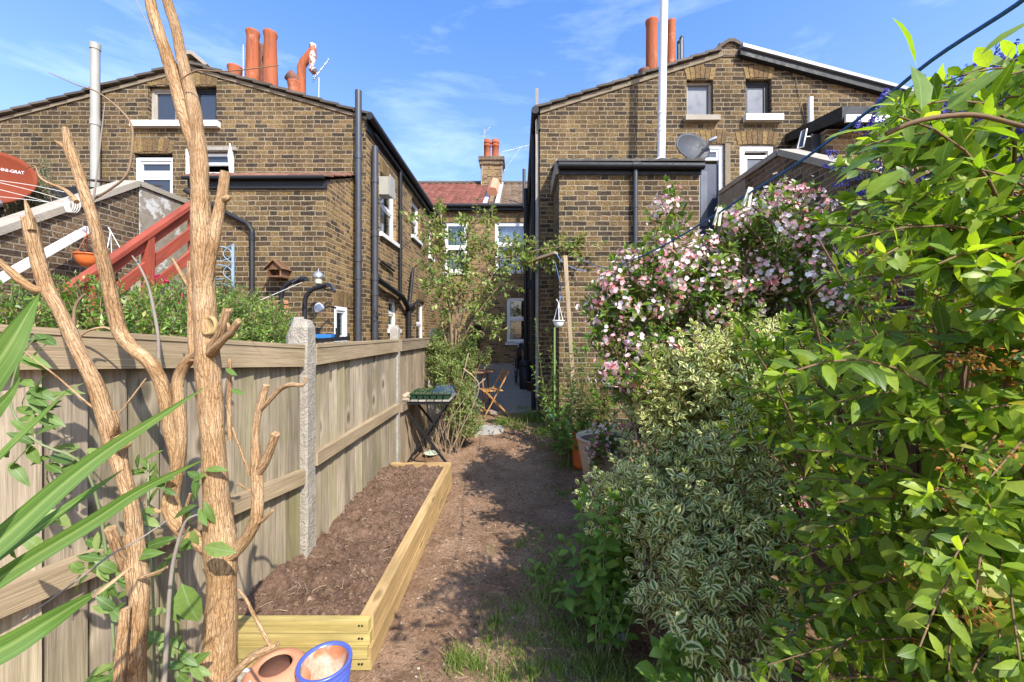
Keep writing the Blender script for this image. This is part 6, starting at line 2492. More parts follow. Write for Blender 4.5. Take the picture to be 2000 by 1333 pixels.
for (px, py, Y, n_) in ((1650, 470, 1.2, 5), (1700, 505, 1.2, 9), (1722, 560, 1.18, 9), (1800, 485, 1.1, 9), (1832, 512, 1.1, 12), (1856, 560, 1.1, 10), (1765, 600, 1.15, 8), (1742, 642, 1.15, 8), (1655, 722, 1.2, 8), (1690, 765, 1.2, 8),
                        (1880, 705, 1.0, 12), (1932, 722, 1.0, 12), (1960, 700, .95, 8), (1850, 905, 1.0, 10), (1905, 930, .95, 10), (1872, 965, 1.0, 8), (1965, 890, .9, 9), (1950, 1182, .9, 10), (1900, 1205, .9, 8), (1760, 1120, 1.0, 5), (1985, 480, .95, 10), (1960, 520, .95, 10), (1700, 440, 1.2, 5)):
    for _ in range(n_):
        p = P(px + rng.uniform(-32, 32), py + rng.uniform(-28, 28), Y - .12 + rng.uniform(-.10, .06))
        for _ in range(5):
            HA.put(p + rv(.004), rv() - UP * .5, rv(), rng.uniform(.007, .014), .007)
for _ in range(95):
    px, py, Y = rng.uniform(1600, 2000), rng.uniform(400, 850), rng.uniform(1.35, 1.75)
    if rng.random() < .3:
        px, py, Y = rng.uniform(1420, 1580), rng.uniform(620, 850), rng.uniform(1.5, 2.0)
    tip = P(px, py, Y)
    pth = arc(tip + Vector((rng.uniform(.1, .3), rng.uniform(-.1, .2), -rng.uniform(.15, .35))), tip, .16, 6)
    BA.tube(pth, [.0045 - .003 * i / 6 for i in range(7)], 5, cap=False)
    leaf_shoot(LA, pth, .075 * rng.uniform(.8, 1.2), .036, .036, .2, .05, 5, .9, .75, .42)
# unseen shrub shoots added past the camera on the right, shading the lower leaves
for _ in range(230):
    tip = Vector((rng.uniform(1.25, 2.6), rng.uniform(-1.7, .55), rng.uniform(.9, 2.15)))
    if tip.x < 1.55 and tip.y > -.1:
        continue
    q = tip + Vector((rng.uniform(.0, .4), rng.uniform(-.2, .2), -rng.uniform(.3, .5)))
    pth = arc(q, tip, .16, 5)
    BA.tube(pth, [.005 - .003 * i / 5 for i in range(6)], 4, cap=False)
    leaf_shoot(LA, pth, .095, .055, .05, .1, .05, 5, .9, .75, .42)
# long top leaves closest to the lens
for (px, py, Y, dx, dz, ln, wd) in ((1730, 255, .56, -1, .05, .085, .040), (1790, 130, .55, -.35, .8, .075, .040), (1850, 215, .55, .9, .75, .10, .042), (1740, 300, .55, -1, -.2, .07, .036),
                                    (1800, 215, .52, .2, .9, .085, .042), (1790, 290, .52, -.8, .1, .08, .04), (2040, 30, .5, -.8, -.35, .075, .03), (1760, 330, .56, -.6, -.5, .07, .04), (1880, 250, .58, .8, -.1, .08, .035)):
    LA.put(P(px, py, Y), (dx, rng.uniform(-.15, .25), dz), (rng.uniform(-.3, .3), -.35, .95), ln, wd)
BA.tube(smooth([P(2080, 265, .60), P(1990, 245, .58), P(1900, 225, .56), P(1800, 235, .55), P(1730, 262, .56)], 4), .0035, 6)
LA.build('leaves', M['leafA'], sa)
HA.build('withered_blossom', M['husk'], sa)
BA.build('branches', M['stemA'], sa)

# ---- pink flowering shrub
M['leafW'] = leaf_mat('weigela_leaf', [(0, (.065, .125, .018)), (.5, (.125, .21, .028)), (.85, (.21, .30, .04)), (1, (.30, .33, .08))], .35, .42, .45, vein=(.2, .28, .1))
M['petal'] = leaf_mat('pink_petal', [(0, (.66, .16, .18)), (.15, (.78, .34, .36)), (.4, (.84, .56, .56)), (.65, (.86, .72, .70)), (1, (.88, .83, .80))], .30, .6, .25, tcol=(1.1, .9, .9))


def blob_shrub(root, blobs, n, sw, br, ln, wd, space, slen=(.18, .38), up=.35, t0=.2, droop=.15, tip=2, flowers=None, frate=.4, upn=.8, inner=.45, twr=.0035, front=None, kr=(.72, 1.06)):
    vol = [r[0] * r[1] * r[2] for c, r in blobs]
    tips = []
    for _ in range(n):
        c, r = rng.choices(blobs, vol)[0]
        v = rv()
        v.z = v.z + up * .8 if rng.random() < .8 else v.z
        v.normalize()
        k = rng.uniform(*kr)
        tip_ = Vector(c) + Vector((v.x * r[0], v.y * r[1], v.z * r[2])) * k
        if tip_.z < .04:
            continue
        L = rng.uniform(*slen)
        st_ = tip_ - (v * .75 + UP * .45 + rv(.25)).normalized() * L
        if st_.z < .02:
            st_.z = .02
        pth = arc(st_, tip_, .10, 5, rng.uniform(-.12, .12))
        br.tube(pth, [twr - twr * .6 * i / 5 for i in range(6)], 4, cap=False)
        leaf_shoot(sw, pth, ln, wd, space, t0, droop, tip, .95, upn, .3)
        tips.append((pth, v))
        if flowers is not None and rng.random() < frate:
            flowers(pth, v)
    return tips


def stems(br, base, blobs, r0=.014, per=3):
    for c, r in blobs:
        for _ in range(per):
            e = Vector(c) + Vector((rng.uniform(-.6, .6) * r[0], rng.uniform(-.6, .6) * r[1], rng.uniform(-.2, .6) * r[2]))
            b = Vector(base) + Vector((rng.uniform(-.12, .12), rng.uniform(-.12, .12), 0))
            br.tube(arc(b, e, .08, 7, rng.uniform(-.1, .1)), [r0 * (1 - .7 * i / 7) for i in range(8)], 6)


def pxblob(px, py, Y, rx, ry, rz):
    return (P(px, py, Y), (rx, ry, rz))


sw_ = thing('flowering_shrub', 'wide arching shrub covered in pink and white trumpet blossoms', 'shrub', (1.35, 3.1, 0))
W_L, W_F, W_B = Swarm(LEAF), Swarm(FLOWER), MB()
blW = [pxblob(1165, 900, 4.05, .12, .12, .2), pxblob(1250, 715, 2.35, .22, .16, .2), pxblob(1180, 640, 2.9, .26, .3, .22), pxblob(1250, 720, 2.75, .34, .3, .3), pxblob(1330, 570, 3.0, .62, .45, .42), pxblob(1220, 600, 3.0, .34, .4, .26), pxblob(1500, 480, 3.0, .42, .5, .42), pxblob(1320, 440, 3.1, .20, .2, .34),
       pxblob(1560, 600, 2.9, .42, .5, .55), pxblob(1300, 740, 2.9, .42, .4, .42), pxblob(1450, 760, 2.9, .5, .5, .5), pxblob(1185, 850, 4.05, .24, .22, .26), pxblob(1500, 900, 2.9, .5, .45, .5)]


def wflower(pth, v):
    c = pth[-1].lerp(pth[-2], rng.random())
    for _ in range(rng.randint(14, 30)):
        o_ = rv(.040)
        p = c + o_ - UP * .01
        d = (o_.normalized() * .9 + v * .6 + rv(.25) - UP * .15)
        r_ = rng.uniform(.013, .021)
        # the flower template opens along its local normal, so the petals face outwards
        W_F.put(p, d.orthogonal() + rv(.2), d, r_, r_)


blob_shrub(sw_, blW, 780, W_L, W_B, .092, .044, .048, (.2, .42), .45, .15, .15, 4, wflower, .6)
stems(W_B, (1.35, 3.15, 0), blW, .012, 3)
W_L.build('leaves', M['leafW'], sw_)
W_F.build('blossom', M['petal'], sw_, curl=(0, 0))
W_B.build('branches', M['stemA'], sw_)

# ---- variegated shrub
M['leafV'] = leaf_mat('cream_edged_leaf', [(0, (.10, .165, .03)), (.5, (.17, .24, .05)), (1, (.27, .33, .09))], .40, .6, .2, edge=(.84, .81, .42), tcol=(1.2, 1.25, .8))
sv = thing('variegated_shrub', 'low spreading shrub with small cream edged leaves along the path', 'shrub', (.95, 2.1, 0))
V_L, V_B = Swarm(LEAF), MB()
blV = [pxblob(1500, 1090, 1.75, .22, .2, .26), pxblob(1470, 1240, 1.6, .2, .2, .2), pxblob(1210, 1010, 2.3, .22, .22, .2), pxblob(1300, 1150, 1.9, .2, .2, .2), pxblob(1430, 700, 2.5, .42, .36, .26), pxblob(1400, 760, 2.5, .50, .40, .30), pxblob(1275, 770, 2.65, .26, .32, .22), pxblob(1320, 870, 2.5, .36, .35, .30), pxblob(1265, 985, 2.25, .34, .35, .26), pxblob(1330, 1040, 2.0, .30, .35, .30),
       pxblob(1395, 1130, 1.75, .26, .30, .26), pxblob(1440, 980, 1.9, .3, .35, .34), pxblob(1520, 830, 2.2, .34, .4, .3), pxblob(1380, 1245, 1.55, .20, .2, .20), pxblob(1280, 925, 2.5, .22, .25, .18)]
blob_shrub(sv, blV, 900, V_L, V_B, .054, .041, .030, (.12, .30), .5, .12, .05, 4, None, 0, .7, kr=(.55, 1.25))
stems(V_B, (1.0, 2.1, 0), blV, .008, 3)
V_L.build('leaves', M['leafV'], sv)
V_B.build('branches', M['twig'], sv)

# ---- lower plants at the foot of the border
M['leafH'] = leaf_mat('soft_green_leaf', [(0, (.085, .165, .022)), (.5, (.15, .255, .035)), (1, (.22, .33, .055))], .35, .5, .35, vein=(.2, .3, .1))


def leafy_plant(name, label, base, tips, ln, wd, mat, space=.05, cat='plant', stemm='gstem', t0=.3, tip=4, droop=.25, tw=.003):
    r_ = thing(name, label, cat, base)
    s_, b_ = Swarm(LEAF), MB()
    for tp in tips:
        pth = arc(Vector(base).lerp(Vector((tp.x, tp.y, base[2])), rng.uniform(.1, .7)), tp, .12, 6, rng.uniform(-.1, .1))
        b_.tube(pth, [tw * 1.3 - tw * .8 * i / 6 for i in range(7)], 5, cap=False)
        leaf_shoot(s_, pth, ln, wd, space, t0, droop, tip, 1.0, .9, .25)
    s_.build('leaves', mat, r_)
    b_.build('stems', M[stemm], r_)
    return r_


def tipsin(x0, x1, y0, y1, Y0, Y1, n):
    return [P(rng.uniform(x0, x1), rng.uniform(y0, y1), rng.uniform(Y0, Y1)) for _ in range(n)]


leafy_plant('leafy_plant', 'soft green leafy plant spilling over the path edge at the foot of the border', (.50, 2.35, 0), tipsin(1100, 1260, 975, 1190, 2.0, 2.5, 48), .085, .056, M['leafH'], .06)
leafy_plant('leafy_plant', 'small bright seedling plant on the bare path beside the border', (.14, 2.45, 0), tipsin(1040, 1120, 1050, 1110, 2.35, 2.5, 6), .05, .03, M['leafH'], .05)
leafy_plant('leafy_plant', 'low plant with round green leaves at the shaded border foot', (.40, 2.05, 0), tipsin(1165, 1250, 1150, 1200, 1.95, 2.1, 9), .06, .045, M['leafH'], .05)
leafy_plant('leafy_plant', 'broad lobed green leaves at the bottom edge under the variegated shrub', (.58, 1.62, 0), tipsin(1290, 1420, 1265, 1330, 1.45, 1.6, 12), .085, .07, M['leafH'], .06)
leafy_plant('leafy_plant', 'broad leaved plant growing beside the beige planter', (.55, 5.0, .03), tipsin(1075, 1190, 770, 850, 4.6, 5.3, 26), .12, .06, M['leafH'], .08)
leafy_plant('leafy_plant', 'tall green leafy plant behind the orange pot', (.72, 5.15, .03), tipsin(1110, 1230, 690, 780, 4.9, 5.4, 34), .09, .035, M['leafW'], .06)
leafy_plant('sapling', 'thin sparse sapling with pale leaves beside the green cane', (.50, 5.45, .05), tipsin(1040, 1125, 640, 780, 5.2, 5.6, 13), .085, .034, M['leafH'], .06, 'sapling', 'twig', .35, 4, .1)
rust = leaf_mat('rusty_leaf', [(0, (.20, .07, .03)), (.5, (.30, .13, .05)), (1, (.30, .22, .07))], .3, .6, .3)
leafy_plant('leafy_plant', 'low rusty orange leaved plant between the stake and the pink shrub', (.85, 5.0, .02), tipsin(1130, 1200, 700, 760, 4.9, 5.1, 16), .05, .02, rust, .04)

# ---- blue flowering shrub
M['leafC'] = leaf_mat('dark_small_leaf', [(0, (.02, .05, .02)), (1, (.055, .10, .03))], .2, .4, .5)
M['bluefl'] = leaf_mat('violet_blue_floret', [(0, (.045, .035, .25)), (.5, (.09, .08, .42)), (1, (.22, .22, .62))], .15, .6, .3, tcol=(1, 1, 1))
sc_ = thing('blue_shrub', 'tall shrub with violet blue flower cones behind the big green shrub', 'shrub', (2.35, 2.4, 0))
C_L, C_F, C_B = Swarm(LEAFS), Swarm(FLOWER), MB()
blC = [pxblob(1715, 285, 2.25, .20, .25, .22), pxblob(1790, 310, 2.2, .36, .35, .28), pxblob(1900, 280, 2.2, .42, .4, .36), pxblob(2060, 300, 2.1, .45, .4, .5), pxblob(1980, 400, 2.1, .5, .4, .4)]


def cflower(pth, v):
    a, d = pth[-1], (pth[-1] - pth[-2]).normalized()
    L = rng.uniform(.08, .14)
    for i in range(80):
        f_ = rng.random()
        o_ = rv()
        o_ = (o_ - d * o_.dot(d)).normalized() * .026 * (1 - f_ * .75) * rng.uniform(.7, 1.1)
        C_F.put(a + d * L * f_ + o_, o_.orthogonal(), o_ + d * .01, .0065, .0065)


blob_shrub(sc_, blC, 430, C_L, C_B, .028, .014, .018, (.12, .25), .5, .1, .1, 2, cflower, .75)
stems(C_B, (2.4, 2.4, 0), blC, .016, 3)
C_L.build('leaves', M['leafC'], sc_)
C_F.build('blossom', M['bluefl'], sc_, curl=(0, 0))
C_B.build('branches', M['stemA'], sc_)

# ---------------------------------------------------------------- hedge and roses beyond the left fence
M['leafG'] = leaf_mat('hedge_leaf', [(0, (.075, .15, .02)), (.5, (.135, .24, .03)), (.85, (.22, .33, .05)), (1, (.36, .33, .09))], .3, .42, .45)
hg = thing('hedge', 'bright green garden hedge showing above the left fence', 'hedge', (-2.6, 3.0, 0))
G_L, G_B = Swarm(LEAFS), MB()
blG = [((-2.5, 2.35, 1.44), (.6, .5, .52)), ((-2.45, 2.9, 1.49), (.6, .6, .55)), ((-2.5, 3.5, 1.52), (.55, .6, .52)), ((-2.15, 3.2, 1.39), (.45, .5, .5)), ((-2.55, 2.0, 1.39), (.5, .5, .5)), ((-2.6, 4.0, 1.49), (.5, .5, .5)), ((-2.05, 2.5, 1.34), (.4, .5, .5))]
blob_shrub(hg, blG, 1900, G_L, G_B, .044, .022, .022, (.12, .24), .9, .1, .05, 3, None, 0, .6)
stems(G_B, (-2.4, 3.0, 0), blG, .012, 2)
G_L.build('leaves', M['leafG'], hg)
G_B.build('branches', M['twig'], hg)
M['rosered'] = leaf_mat('rose_petal', [(0, (.40, .02, .07)), (1, (.62, .07, .14))], .2, .6, .3)
ro = thing('rose_bush', 'dark leaved rose bush with a few deep pink flowers beside the blue trellis', 'rose bush', (-2.35, 4.2, 0))
R_L, R_F, R_B = Swarm(LEAFS), Swarm(FLOWER), MB()
blR = [pxblob(440, 580, 4.6, .22, .22, .24), pxblob(415, 620, 4.5, .28, .25, .26), pxblob(330, 590, 4.0, .26, .25, .22), pxblob(450, 640, 4.3, .22, .2, .2)]
blob_shrub(ro, blR, 190, R_L, R_B, .045, .026, .035, (.12, .26), .5, .15, .15, 3)
for (px, py) in ((322, 550), (342, 563), (352, 578), (306, 540), (347, 588)):
    c = P(px, py, 3.75)
    for _ in range(9 if px == 322 else 4):
        d = rv() + UP * .3
        R_F.put(c + rv(.012), d.orthogonal(), d, .020, .020)
stems(R_B, (-2.6, 4.2, 0), blR, .01, 3)
R_L.build('leaves', leaf_mat('rose_leaf', [(0, (.04, .09, .025)), (1, (.12, .20, .05))], .3, .4, .5), ro)
R_F.build('blossom', M['rosered'], ro, curl=(0, 0))
R_B.build('branches', M['twig'], ro)
dl = thing('silver_shrub', 'silvery green shrub growing beside the red satellite dish', 'shrub', (-5.9, 4.9, 0))
S_L, S_B = Swarm(LEAFS), MB()
blS = [pxblob(78, 370, 5.0, .2, .15, .22), pxblob(75, 425, 5.0, .24, .15, .24), pxblob(20, 430, 4.9, .3, .15, .28), pxblob(40, 395, 5.0, .2, .15, .2), pxblob(85, 330, 5.1, .12, .1, .16)]
blob_shrub(dl, blS, 230, S_L, S_B, .055, .014, .028, (.14, .28), .6, .1, .0, 4)
stems(S_B, (-6.0, 5.0, 1.5), blS, .012, 2)
S_L.build('leaves', leaf_mat('silver_leaf', [(0, (.09, .13, .06)), (1, (.26, .31, .18))], .2, .5, .4), dl)
S_B.build('branches', M['twig'], dl)

# ---------------------------------------------------------------- climbing rose in the middle
M['leafR'] = leaf_mat('olive_rose_leaf', [(0, (.095, .15, .03)), (.4, (.16, .23, .04)), (.75, (.27, .34, .08)), (.93, (.40, .41, .13)), (1, (.28, .11, .05))], .35, .45, .45)
cr_ = thing('climbing_rose', 'tall loose climbing rose with bare brown canes in the middle of the view', 'climbing rose', (PX(885, 6.0), 6.0, .1))
K_L, K_B = Swarm(LEAFS), MB()
canes = [[(882, 700, 6.0), (876, 610, 6.0), (868, 540, 6.0), (845, 470, 6.0), (812, 425, 5.95)], [(886, 700, 6.0), (884, 600, 6.0), (878, 520, 6.0), (868, 450, 6.0), (862, 415, 6.0)],
         [(888, 700, 6.0), (894, 600, 6.0), (908, 520, 6.0), (935, 470, 6.0), (955, 428, 6.0)], [(890, 700, 6.0), (905, 610, 5.95), (930, 540, 5.9), (965, 505, 5.9), (1010, 500, 5.9), (1060, 488, 5.85), (1110, 482, 5.8), (1150, 480, 5.8)],
         [(884, 700, 6.0), (880, 620, 5.9), (858, 560, 5.9), (832, 520, 5.9)], [(892, 700, 6.0), (915, 640, 5.9), (950, 590, 5.9), (985, 545, 5.9)], [(880, 700, 6.0), (866, 640, 6.0), (850, 590, 6.0), (826, 560, 6.0)],
         [(890, 700, 6), (900, 560, 6), (915, 480, 6), (905, 420, 6)], [(884, 700, 6), (872, 560, 6.1), (850, 500, 6.1), (836, 450, 6.1)], [(888, 700, 6), (902, 620, 6.1), (935, 560, 6.1), (968, 520, 6.1), (985, 470, 6.1)],
         [(886, 700, 6), (886, 560, 6), (900, 470, 6), (930, 440, 6)]]
for c in canes:
    pth = smooth([P(*q) + rv(.015) for q in c], 5)
    K_B.tube(pth, [.014 - .010 * i / len(pth) for i in range(len(pth))], 6, cap=False)
    n_ = len(pth)
    for _ in range(16):
        i = rng.randint(int(n_ * .30), n_ - 1)
        a = pth[i]
        v = (rv() + UP * .25).normalized()
        b = a + v * rng.uniform(.10, .34)
        p2 = arc(a, b, .1, 4)
        K_B.tube(p2, [.004, .0035, .003, .0025, .002], 4, cap=False)
        leaf_shoot(K_L, p2, .085, .055, .050, .2, .15, 4, .9, .6, .45)
for (px, py, n_, rr) in ((1000, 500, 40, .26), (1050, 492, 26, .2), (1115, 488, 26, .2), (1000, 480, 14, .15), (850, 470, 18, .25), (930, 510, 26, .3), (870, 560, 30, .32), (930, 590, 22, .28), (955, 640, 16, .22), (960, 425, 5, .1)):
    c = P(px, py, 5.9)
    for _ in range(n_):
        v = rv().normalized()
        a = c + v * rr * rng.uniform(.2, .8)
        b = a + (v + UP * .2).normalized() * rng.uniform(.08, .2)
        p2 = arc(a, b, .1, 3)
        K_B.tube(p2, [.003, .003, .0025, .002], 4, cap=False)
        leaf_shoot(K_L, p2, .080, .052, .045, .1, .15, 4, .9, .6, .45)
K_L.build('leaves', M['leafR'], cr_)
K_B.build('canes', M['twig'], cr_)
# bushes below it
bb = thing('mixed_bush', 'tangled small leaved bush under the climbing rose beside the slatted table', 'bush', (PX(890, 5.7), 5.7, .07))
Q_L, Q_B = Swarm(LEAFS), MB()
blQ = [pxblob(918, 800, 5.5, .18, .2, .24), pxblob(870, 730, 5.8, .28, .3, .34), pxblob(890, 790, 5.6, .26, .3, .32), pxblob(905, 720, 6.0, .24, .3, .28), pxblob(855, 690, 6.0, .22, .3, .3), pxblob(945, 695, 6.3, .16, .2, .13), pxblob(915, 830, 5.5, .24, .2, .20), pxblob(900, 690, 6.1, .3, .3, .25), pxblob(915, 760, 5.8, .16, .2, .2), pxblob(840, 700, 6.2, .18, .2, .3), pxblob(870, 660, 6.2, .25, .25, .25)]
blob_shrub(bb, blQ, 860, Q_L, Q_B, .060, .025, .028, (.12, .26), .45, .1, .1, 3)
stems(Q_B, (PX(890, 5.7), 5.7, .07), blQ, .008, 4)
Q_L.build('leaves', leaf_mat('grey_green_leaf', [(0, (.10, .16, .03)), (.5, (.18, .26, .05)), (.85, (.28, .35, .10)), (1, (.42, .37, .18))], .3, .5, .4), bb)
Q_B.build('branches', M['twig'], bb)
M['straw'] = simple('straw', (.36, .27, .17), .85, .35, 40, spec=.2)
m = MB()
for _ in range(75):
    a = Vector((rng.uniform(-1.32, -.80), rng.uniform(5.1, 5.7), 0))
    a.z = gz(0, a.y)
    b = a + Vector((rng.uniform(-.22, .22), rng.uniform(-.15, .2), rng.uniform(.25, .85)))
    m.tube(arc(a, b, rng.uniform(-.05, .15), 4, rng.uniform(-.15, .15)), [.0032, .003, .0027, .002, .0015], 4, cap=False)
for sp_ in ([(880, 880, 5.2, 1.8), (905, 830, 5.2, 1.6), (925, 790, 5.2, 1.4), (935, 750, 5.2, 2), (905, 720, 5.2, 3)], [(850, 870, 5.3, 1.8), (880, 820, 5.3, 1.6), (915, 770, 5.3, 1.2), (948, 740, 5.3, 3)], [(870, 890, 5.3, 1.8), (880, 820, 5.4, 1.6), (900, 750, 5.4, 1.2), (915, 690, 5.4, 3)]):
    stem(m, sp_, 6, 5, .02)
o = m.build('dry_stems', M['straw'])
tag(o, kind='stuff')

# ---------------------------------------------------------------- weeds between the trunks and the fence
M['leafB'] = leaf_mat('toothed_weed_leaf', [(0, (.07, .13, .025)), (.6, (.13, .21, .04)), (1, (.22, .28, .08))], .3, .5, .35, vein=(.22, .32, .14))
wd_ = thing('leafy_weed', 'leafy green weed climbing against the nearest fence panel', 'weed', (PX(180, 1.25), 1.25, 0))
B_L, B_B = Swarm(LEAF), MB()
stem(B_B, [(230, 1400, 1.2, 8), (210, 1100, 1.2, 8), (170, 920, 1.15, 7), (84, 870, 1.1, 7), (45, 838, 1.1, 7), (20, 780, 1.1, 6), (40, 700, 1.1, 5), (70, 660, 1.1, 4)], 7, 4)
for (px, py, Y, n_) in ((100, 665, 1.12, 5), (40, 700, 1.1, 5), (60, 760, 1.1, 7), (75, 810, 1.12, 6), (110, 780, 1.12, 4), (60, 860, 1.1, 6), (150, 905, 1.15, 4), (30, 905, 1.1, 4), (100, 900, 1.14, 4), (165, 880, 1.2, 3), (25, 1050, 1.0, 4), (85, 1000, 1.05, 4)):
    for _ in range(n_):
        a = rng.uniform(0, 6.28)
        B_L.put(P(px + rng.uniform(-14, 14), py + rng.uniform(-12, 12), Y), (math.cos(a), rng.uniform(-.4, .1), math.sin(a) * .7 - .15), (rng.uniform(-.3, .3), -.55, .8), rng.uniform(.05, .085), rng.uniform(.025, .038))
B_L.build('leaves', M['leafB'], wd_, curl=(-.5, 0))
B_B.build('stems', M['gstem'], wd_)
wd2 = thing('leafy_weed', 'leafy weed with spotted leaves around the thick pruned trunk base', 'weed', (PX(340, 1.25), 1.25, 0))
B_L, B_B = Swarm(LEAF), MB()
for (px, py, Y, n_) in ((285, 900, 1.35, 7), (300, 940, 1.35, 7), (385, 930, 1.3, 4), (380, 985, 1.3, 5), (270, 1000, 1.3, 5), (200, 1090, 1.2, 7), (215, 1130, 1.2, 7), (185, 1040, 1.2, 4), (330, 1180, 1.2, 6), (320, 1250, 1.2, 7), (355, 1310, 1.2, 8), (345, 1275, 1.2, 6), (210, 1310, 1.1, 7), (340, 1080, 1.25, 4), (170, 1120, 1.2, 4), (235, 1180, 1.15, 5)):
    for _ in range(n_):
        a = rng.uniform(0, 6.28)
        B_L.put(P(px + rng.uniform(-20, 20), py + rng.uniform(-16, 16), Y), (math.cos(a), rng.uniform(-.4, .1), math.sin(a) * .7 - .2), (rng.uniform(-.3, .3), -.6, .75), rng.uniform(.045, .085), rng.uniform(.022, .038))
for (px, py, Y, dx, dz, ln, w) in ((398, 1068, 1.22, 1, -.1, .098, .052), (355, 1140, 1.16, .45, -1, .125, .085), (250, 1085, 1.1, 1, .15, .10, .035), (345, 1050, 1.15, -1, -.25, .11, .035), (375, 1035, 1.2, .3, -.9, .05, .03), (440, 720, 1.3, .8, -.4, .05, .02), (450, 760, 1.3, .9, -.3, .055, .02), (420, 615, 1.5, 1, -.1, .05, .016)):
    B_L.put(P(px, py, Y), (dx, -.15, dz), (.1, -.85, .45), ln, w)
stem(B_B, [(300, 1450, 1.25, 7), (300, 1200, 1.25, 6), (290, 1000, 1.3, 6), (290, 900, 1.35, 5)], 6, 4)
stem(B_B, [(350, 1450, 1.2, 7), (345, 1250, 1.2, 6), (340, 1100, 1.2, 5), (370, 1030, 1.2, 4)], 6, 4)
B_L.build('leaves', M['leafB'], wd2, curl=(-.4, 0))
B_B.build('stems', M['gstem'], wd2)

# ---------------------------------------------------------------- grass, litter, crumbs
M['grass'] = leaf_mat('grass_blade', [(0, (.09, .16, .025)), (.5, (.17, .26, .045)), (.85, (.27, .33, .09)), (1, (.40, .34, .16))], .35, .5, .3)
G = Swarm(BLADE)


def gpt(px, py):
    q = py - 650
    Y = 1283.0 / q
    if Y > 4.5:
        Y = 1488.0 / (q + 45.6)
    p = P(px, py, Y)
    p.z = gz(0, Y)
    return p


def zg(p):
    return float(zsoil(np.array([p.x]), np.array([p.y]))[0])


for (px, py, rad, n_, hh_) in ((1045, 818, .34, 520, .18), (985, 824, .26, 240, .11), (1070, 845, .30, 400, .13), (1010, 835, .2, 120, .09), (1085, 872, .22, 150, .07), (1105, 905, .25, 120, .07), (1020, 800, .2, 80, .1), (1120, 880, .2, 160, .10),
                                (1050, 1118, .13, 110, .10), (1062, 1168, .13, 130, .08), (1010, 1185, .12, 80, .06), (968, 1210, .10, 70, .07), (1085, 1215, .12, 90, .07), (1040, 1240, .10, 70, .06), (1150, 1300, .14, 130, .08), (895, 1292, .10, 110, .09),
                                (930, 1300, .08, 60, .08), (1040, 1312, .12, 80, .07), (1240, 1322, .12, 110, .08), (1190, 1330, .12, 90, .08), (1100, 1090, .15, 60, .06), (1020, 1060, .15, 50, .06), (955, 1245, .08, 40, .05), (1130, 1180, .2, 110, .07), (1100, 960, .3, 70, .06), (1080, 1150, .22, 130, .07), (1120, 1250, .2, 120, .07), (1000, 1270, .2, 90, .06), (1180, 1290, .2, 120, .08), (1085, 1300, .2, 120, .07), (980, 1330, .15, 80, .08)):
    c = gpt(px, py)
    for _ in range(int(n_ * 1.8)):
        r_, a = rad * abs(rng.gauss(0, .55)), rng.uniform(0, 6.28)
        p = c + Vector((r_ * math.cos(a), r_ * math.sin(a), 0))
        p.z = zg(p)
        v = Vector((rng.gauss(0, .45), rng.gauss(0, .45), 1))
        G.put(p, v, (rng.gauss(0, 1), rng.gauss(0, 1), .2), hh_ * rng.uniform(.45, 1.15), .0045 if c.y < 4 else .008)
for _ in range(3000):       # stray blades along the shaded side of the path
    p = Vector((rng.uniform(-.25, .75), rng.uniform(1.75, 3.4), 0))
    if vnoise(np.array([p.x]), np.array([p.y]), 3.0, 77)[0] < .55:
        continue
    p.z = zg(p)
    G.put(p, (rng.gauss(0, .6), rng.gauss(0, .6), 1), (rng.gauss(0, 1), rng.gauss(0, 1), .2), rng.uniform(.02, .055), .0036)
o = G.build('grass', M['grass'], smooth=False)
tag(o, kind='stuff')

M['chip'] = leaf_mat('litter_chip', [(0, (.10, .06, .035)), (.4, (.22, .14, .085)), (.75, (.36, .25, .16)), (1, (.50, .42, .32))], .1, .85, .2)
S = Swarm(CHIP)
for _ in range(5200):
    p = Vector((rng.uniform(-.72, .9), 1.3 + 6.0 * rng.random() ** 1.25, 0))
    if p.y > 4.3 and rng.random() < .5:
        p.x = rng.uniform(-1.2, .8)
    p.z = zg(p) + .001
    a = rng.uniform(0, 6.28)
    S.put(p, (math.cos(a), math.sin(a), rng.uniform(-.1, .3)), (rng.gauss(0, .3), rng.gauss(0, .3), 1), rng.uniform(.006, .020) * (1.5 if p.y > 4 else 1), rng.uniform(.004, .012))
o = S.build('leaf_litter', M['chip'], smooth=False, curl=(-.1, .2))
tag(o, kind='stuff')
M['crumb'] = leaf_mat('soil_crumb', [(0, (.07, .042, .028)), (.6, (.13, .082, .052)), (.93, (.20, .13, .085)), (1, (.27, .20, .15))], .0, .95, .1)
S = Swarm(CRUMB)
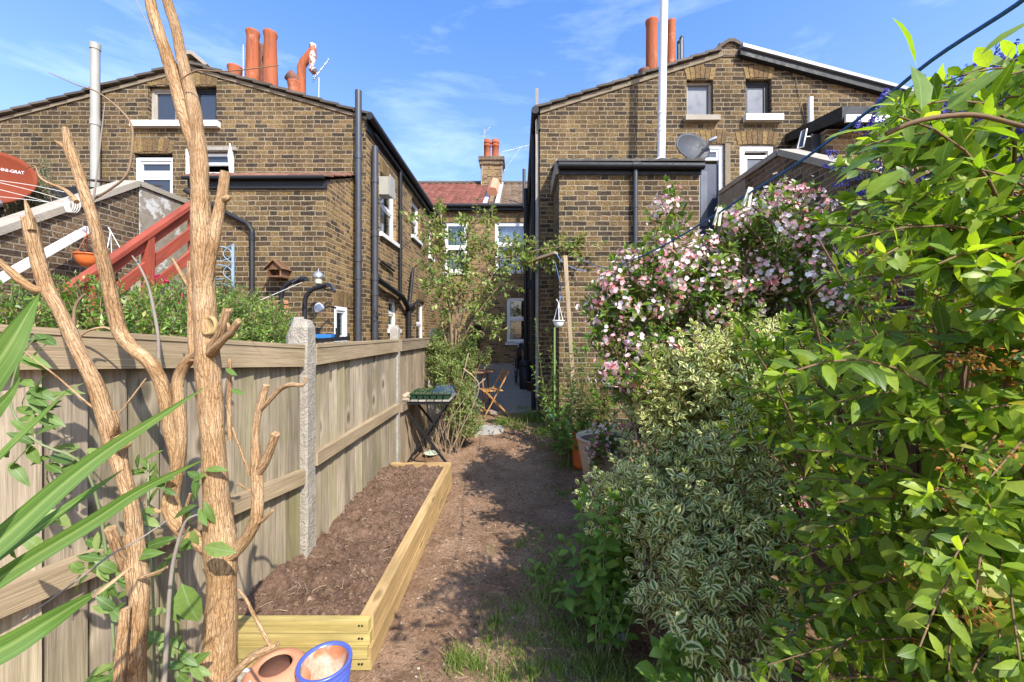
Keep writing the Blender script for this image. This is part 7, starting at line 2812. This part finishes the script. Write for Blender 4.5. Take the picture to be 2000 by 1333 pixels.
for _ in range(9000):
    bedp = rng.random() < .62
    if bedp:
        p = Vector((rng.uniform(-1.5, BX1 - .05), rng.uniform(BY0 + .05, BY1), 0))
        p.z = float(zbed(np.array([p.x]), np.array([p.y]))[0])
    else:
        p = Vector((rng.uniform(-.71, .7), rng.uniform(1.4, 4.6), 0))
        p.z = zg(p)
    a = rng.uniform(0, 6.28)
    q = rng.uniform(.004, .012) if rng.random() < .88 else rng.uniform(.012, .026)
    if not bedp:
        q *= .75
    S.put(p - UP * q * .15, (math.cos(a), math.sin(a), rng.gauss(0, .2)), (rng.gauss(0, .3), rng.gauss(0, .3), 1), q, q)
o = S.build('soil_crumbs', M['crumb'], smooth=False, curl=(0, 0))
tag(o, kind='stuff')
m = MB()
for _ in range(260):
    bedp = rng.random() < .40
    if bedp:
        p = Vector((rng.uniform(-1.36, BX1 - .06), rng.uniform(BY0 + .05, BY1 - .05), 0))
        p.z = float(zbed(np.array([p.x]), np.array([p.y]))[0]) + .004
    else:
        p = Vector((rng.uniform(-.70, .6), rng.uniform(1.6, 5.2), 0))
        p.z = zg(p) + .004
    a = rng.uniform(0, 6.28)
    L = rng.uniform(.02, .09)
    d = Vector((math.cos(a) * L, math.sin(a) * L, rng.uniform(-.002, .012)))
    sd = Vector((-d.y, d.x, 0)) * rng.uniform(-.25, .25)
    m.tube([p, p + d * .5 + sd + UP * rng.uniform(0, .01), p + d], rng.uniform(.0008, .002), 4, cap=False)
o = m.build('straw_litter', M['straw'])
tag(o, kind='stuff')
# crumpled pale leaf on the path
m = MB()
c = gpt(1205, 1232)
c.z = zg(c) + .004
vs, fs = [], []
for i in range(9):
    for j in range(5):
        u, v = i / 8 - .5, j / 4 - .5
        w = .5 * (1 - (2 * u) ** 2) + .08
        vs.append(c + Vector((u * .15, v * .10 * w, .012 + .022 * math.sin(i * 1.9 + j) * w - .05 * abs(v) * w + .01 * math.sin(j * 2.7))))
for i in range(8):
    for j in range(4):
        fs.append((i * 5 + j, i * 5 + j + 1, i * 5 + j + 6, i * 5 + j + 5))
m.add(vs, fs, None, True)
o = m.build('fallen_leaf', simple('pale_dead_leaf', (.42, .47, .42), .7, .25, 30))
tag(o, 'crumpled pale grey green dead leaf lying on the soil at the border foot', 'fallen leaf')
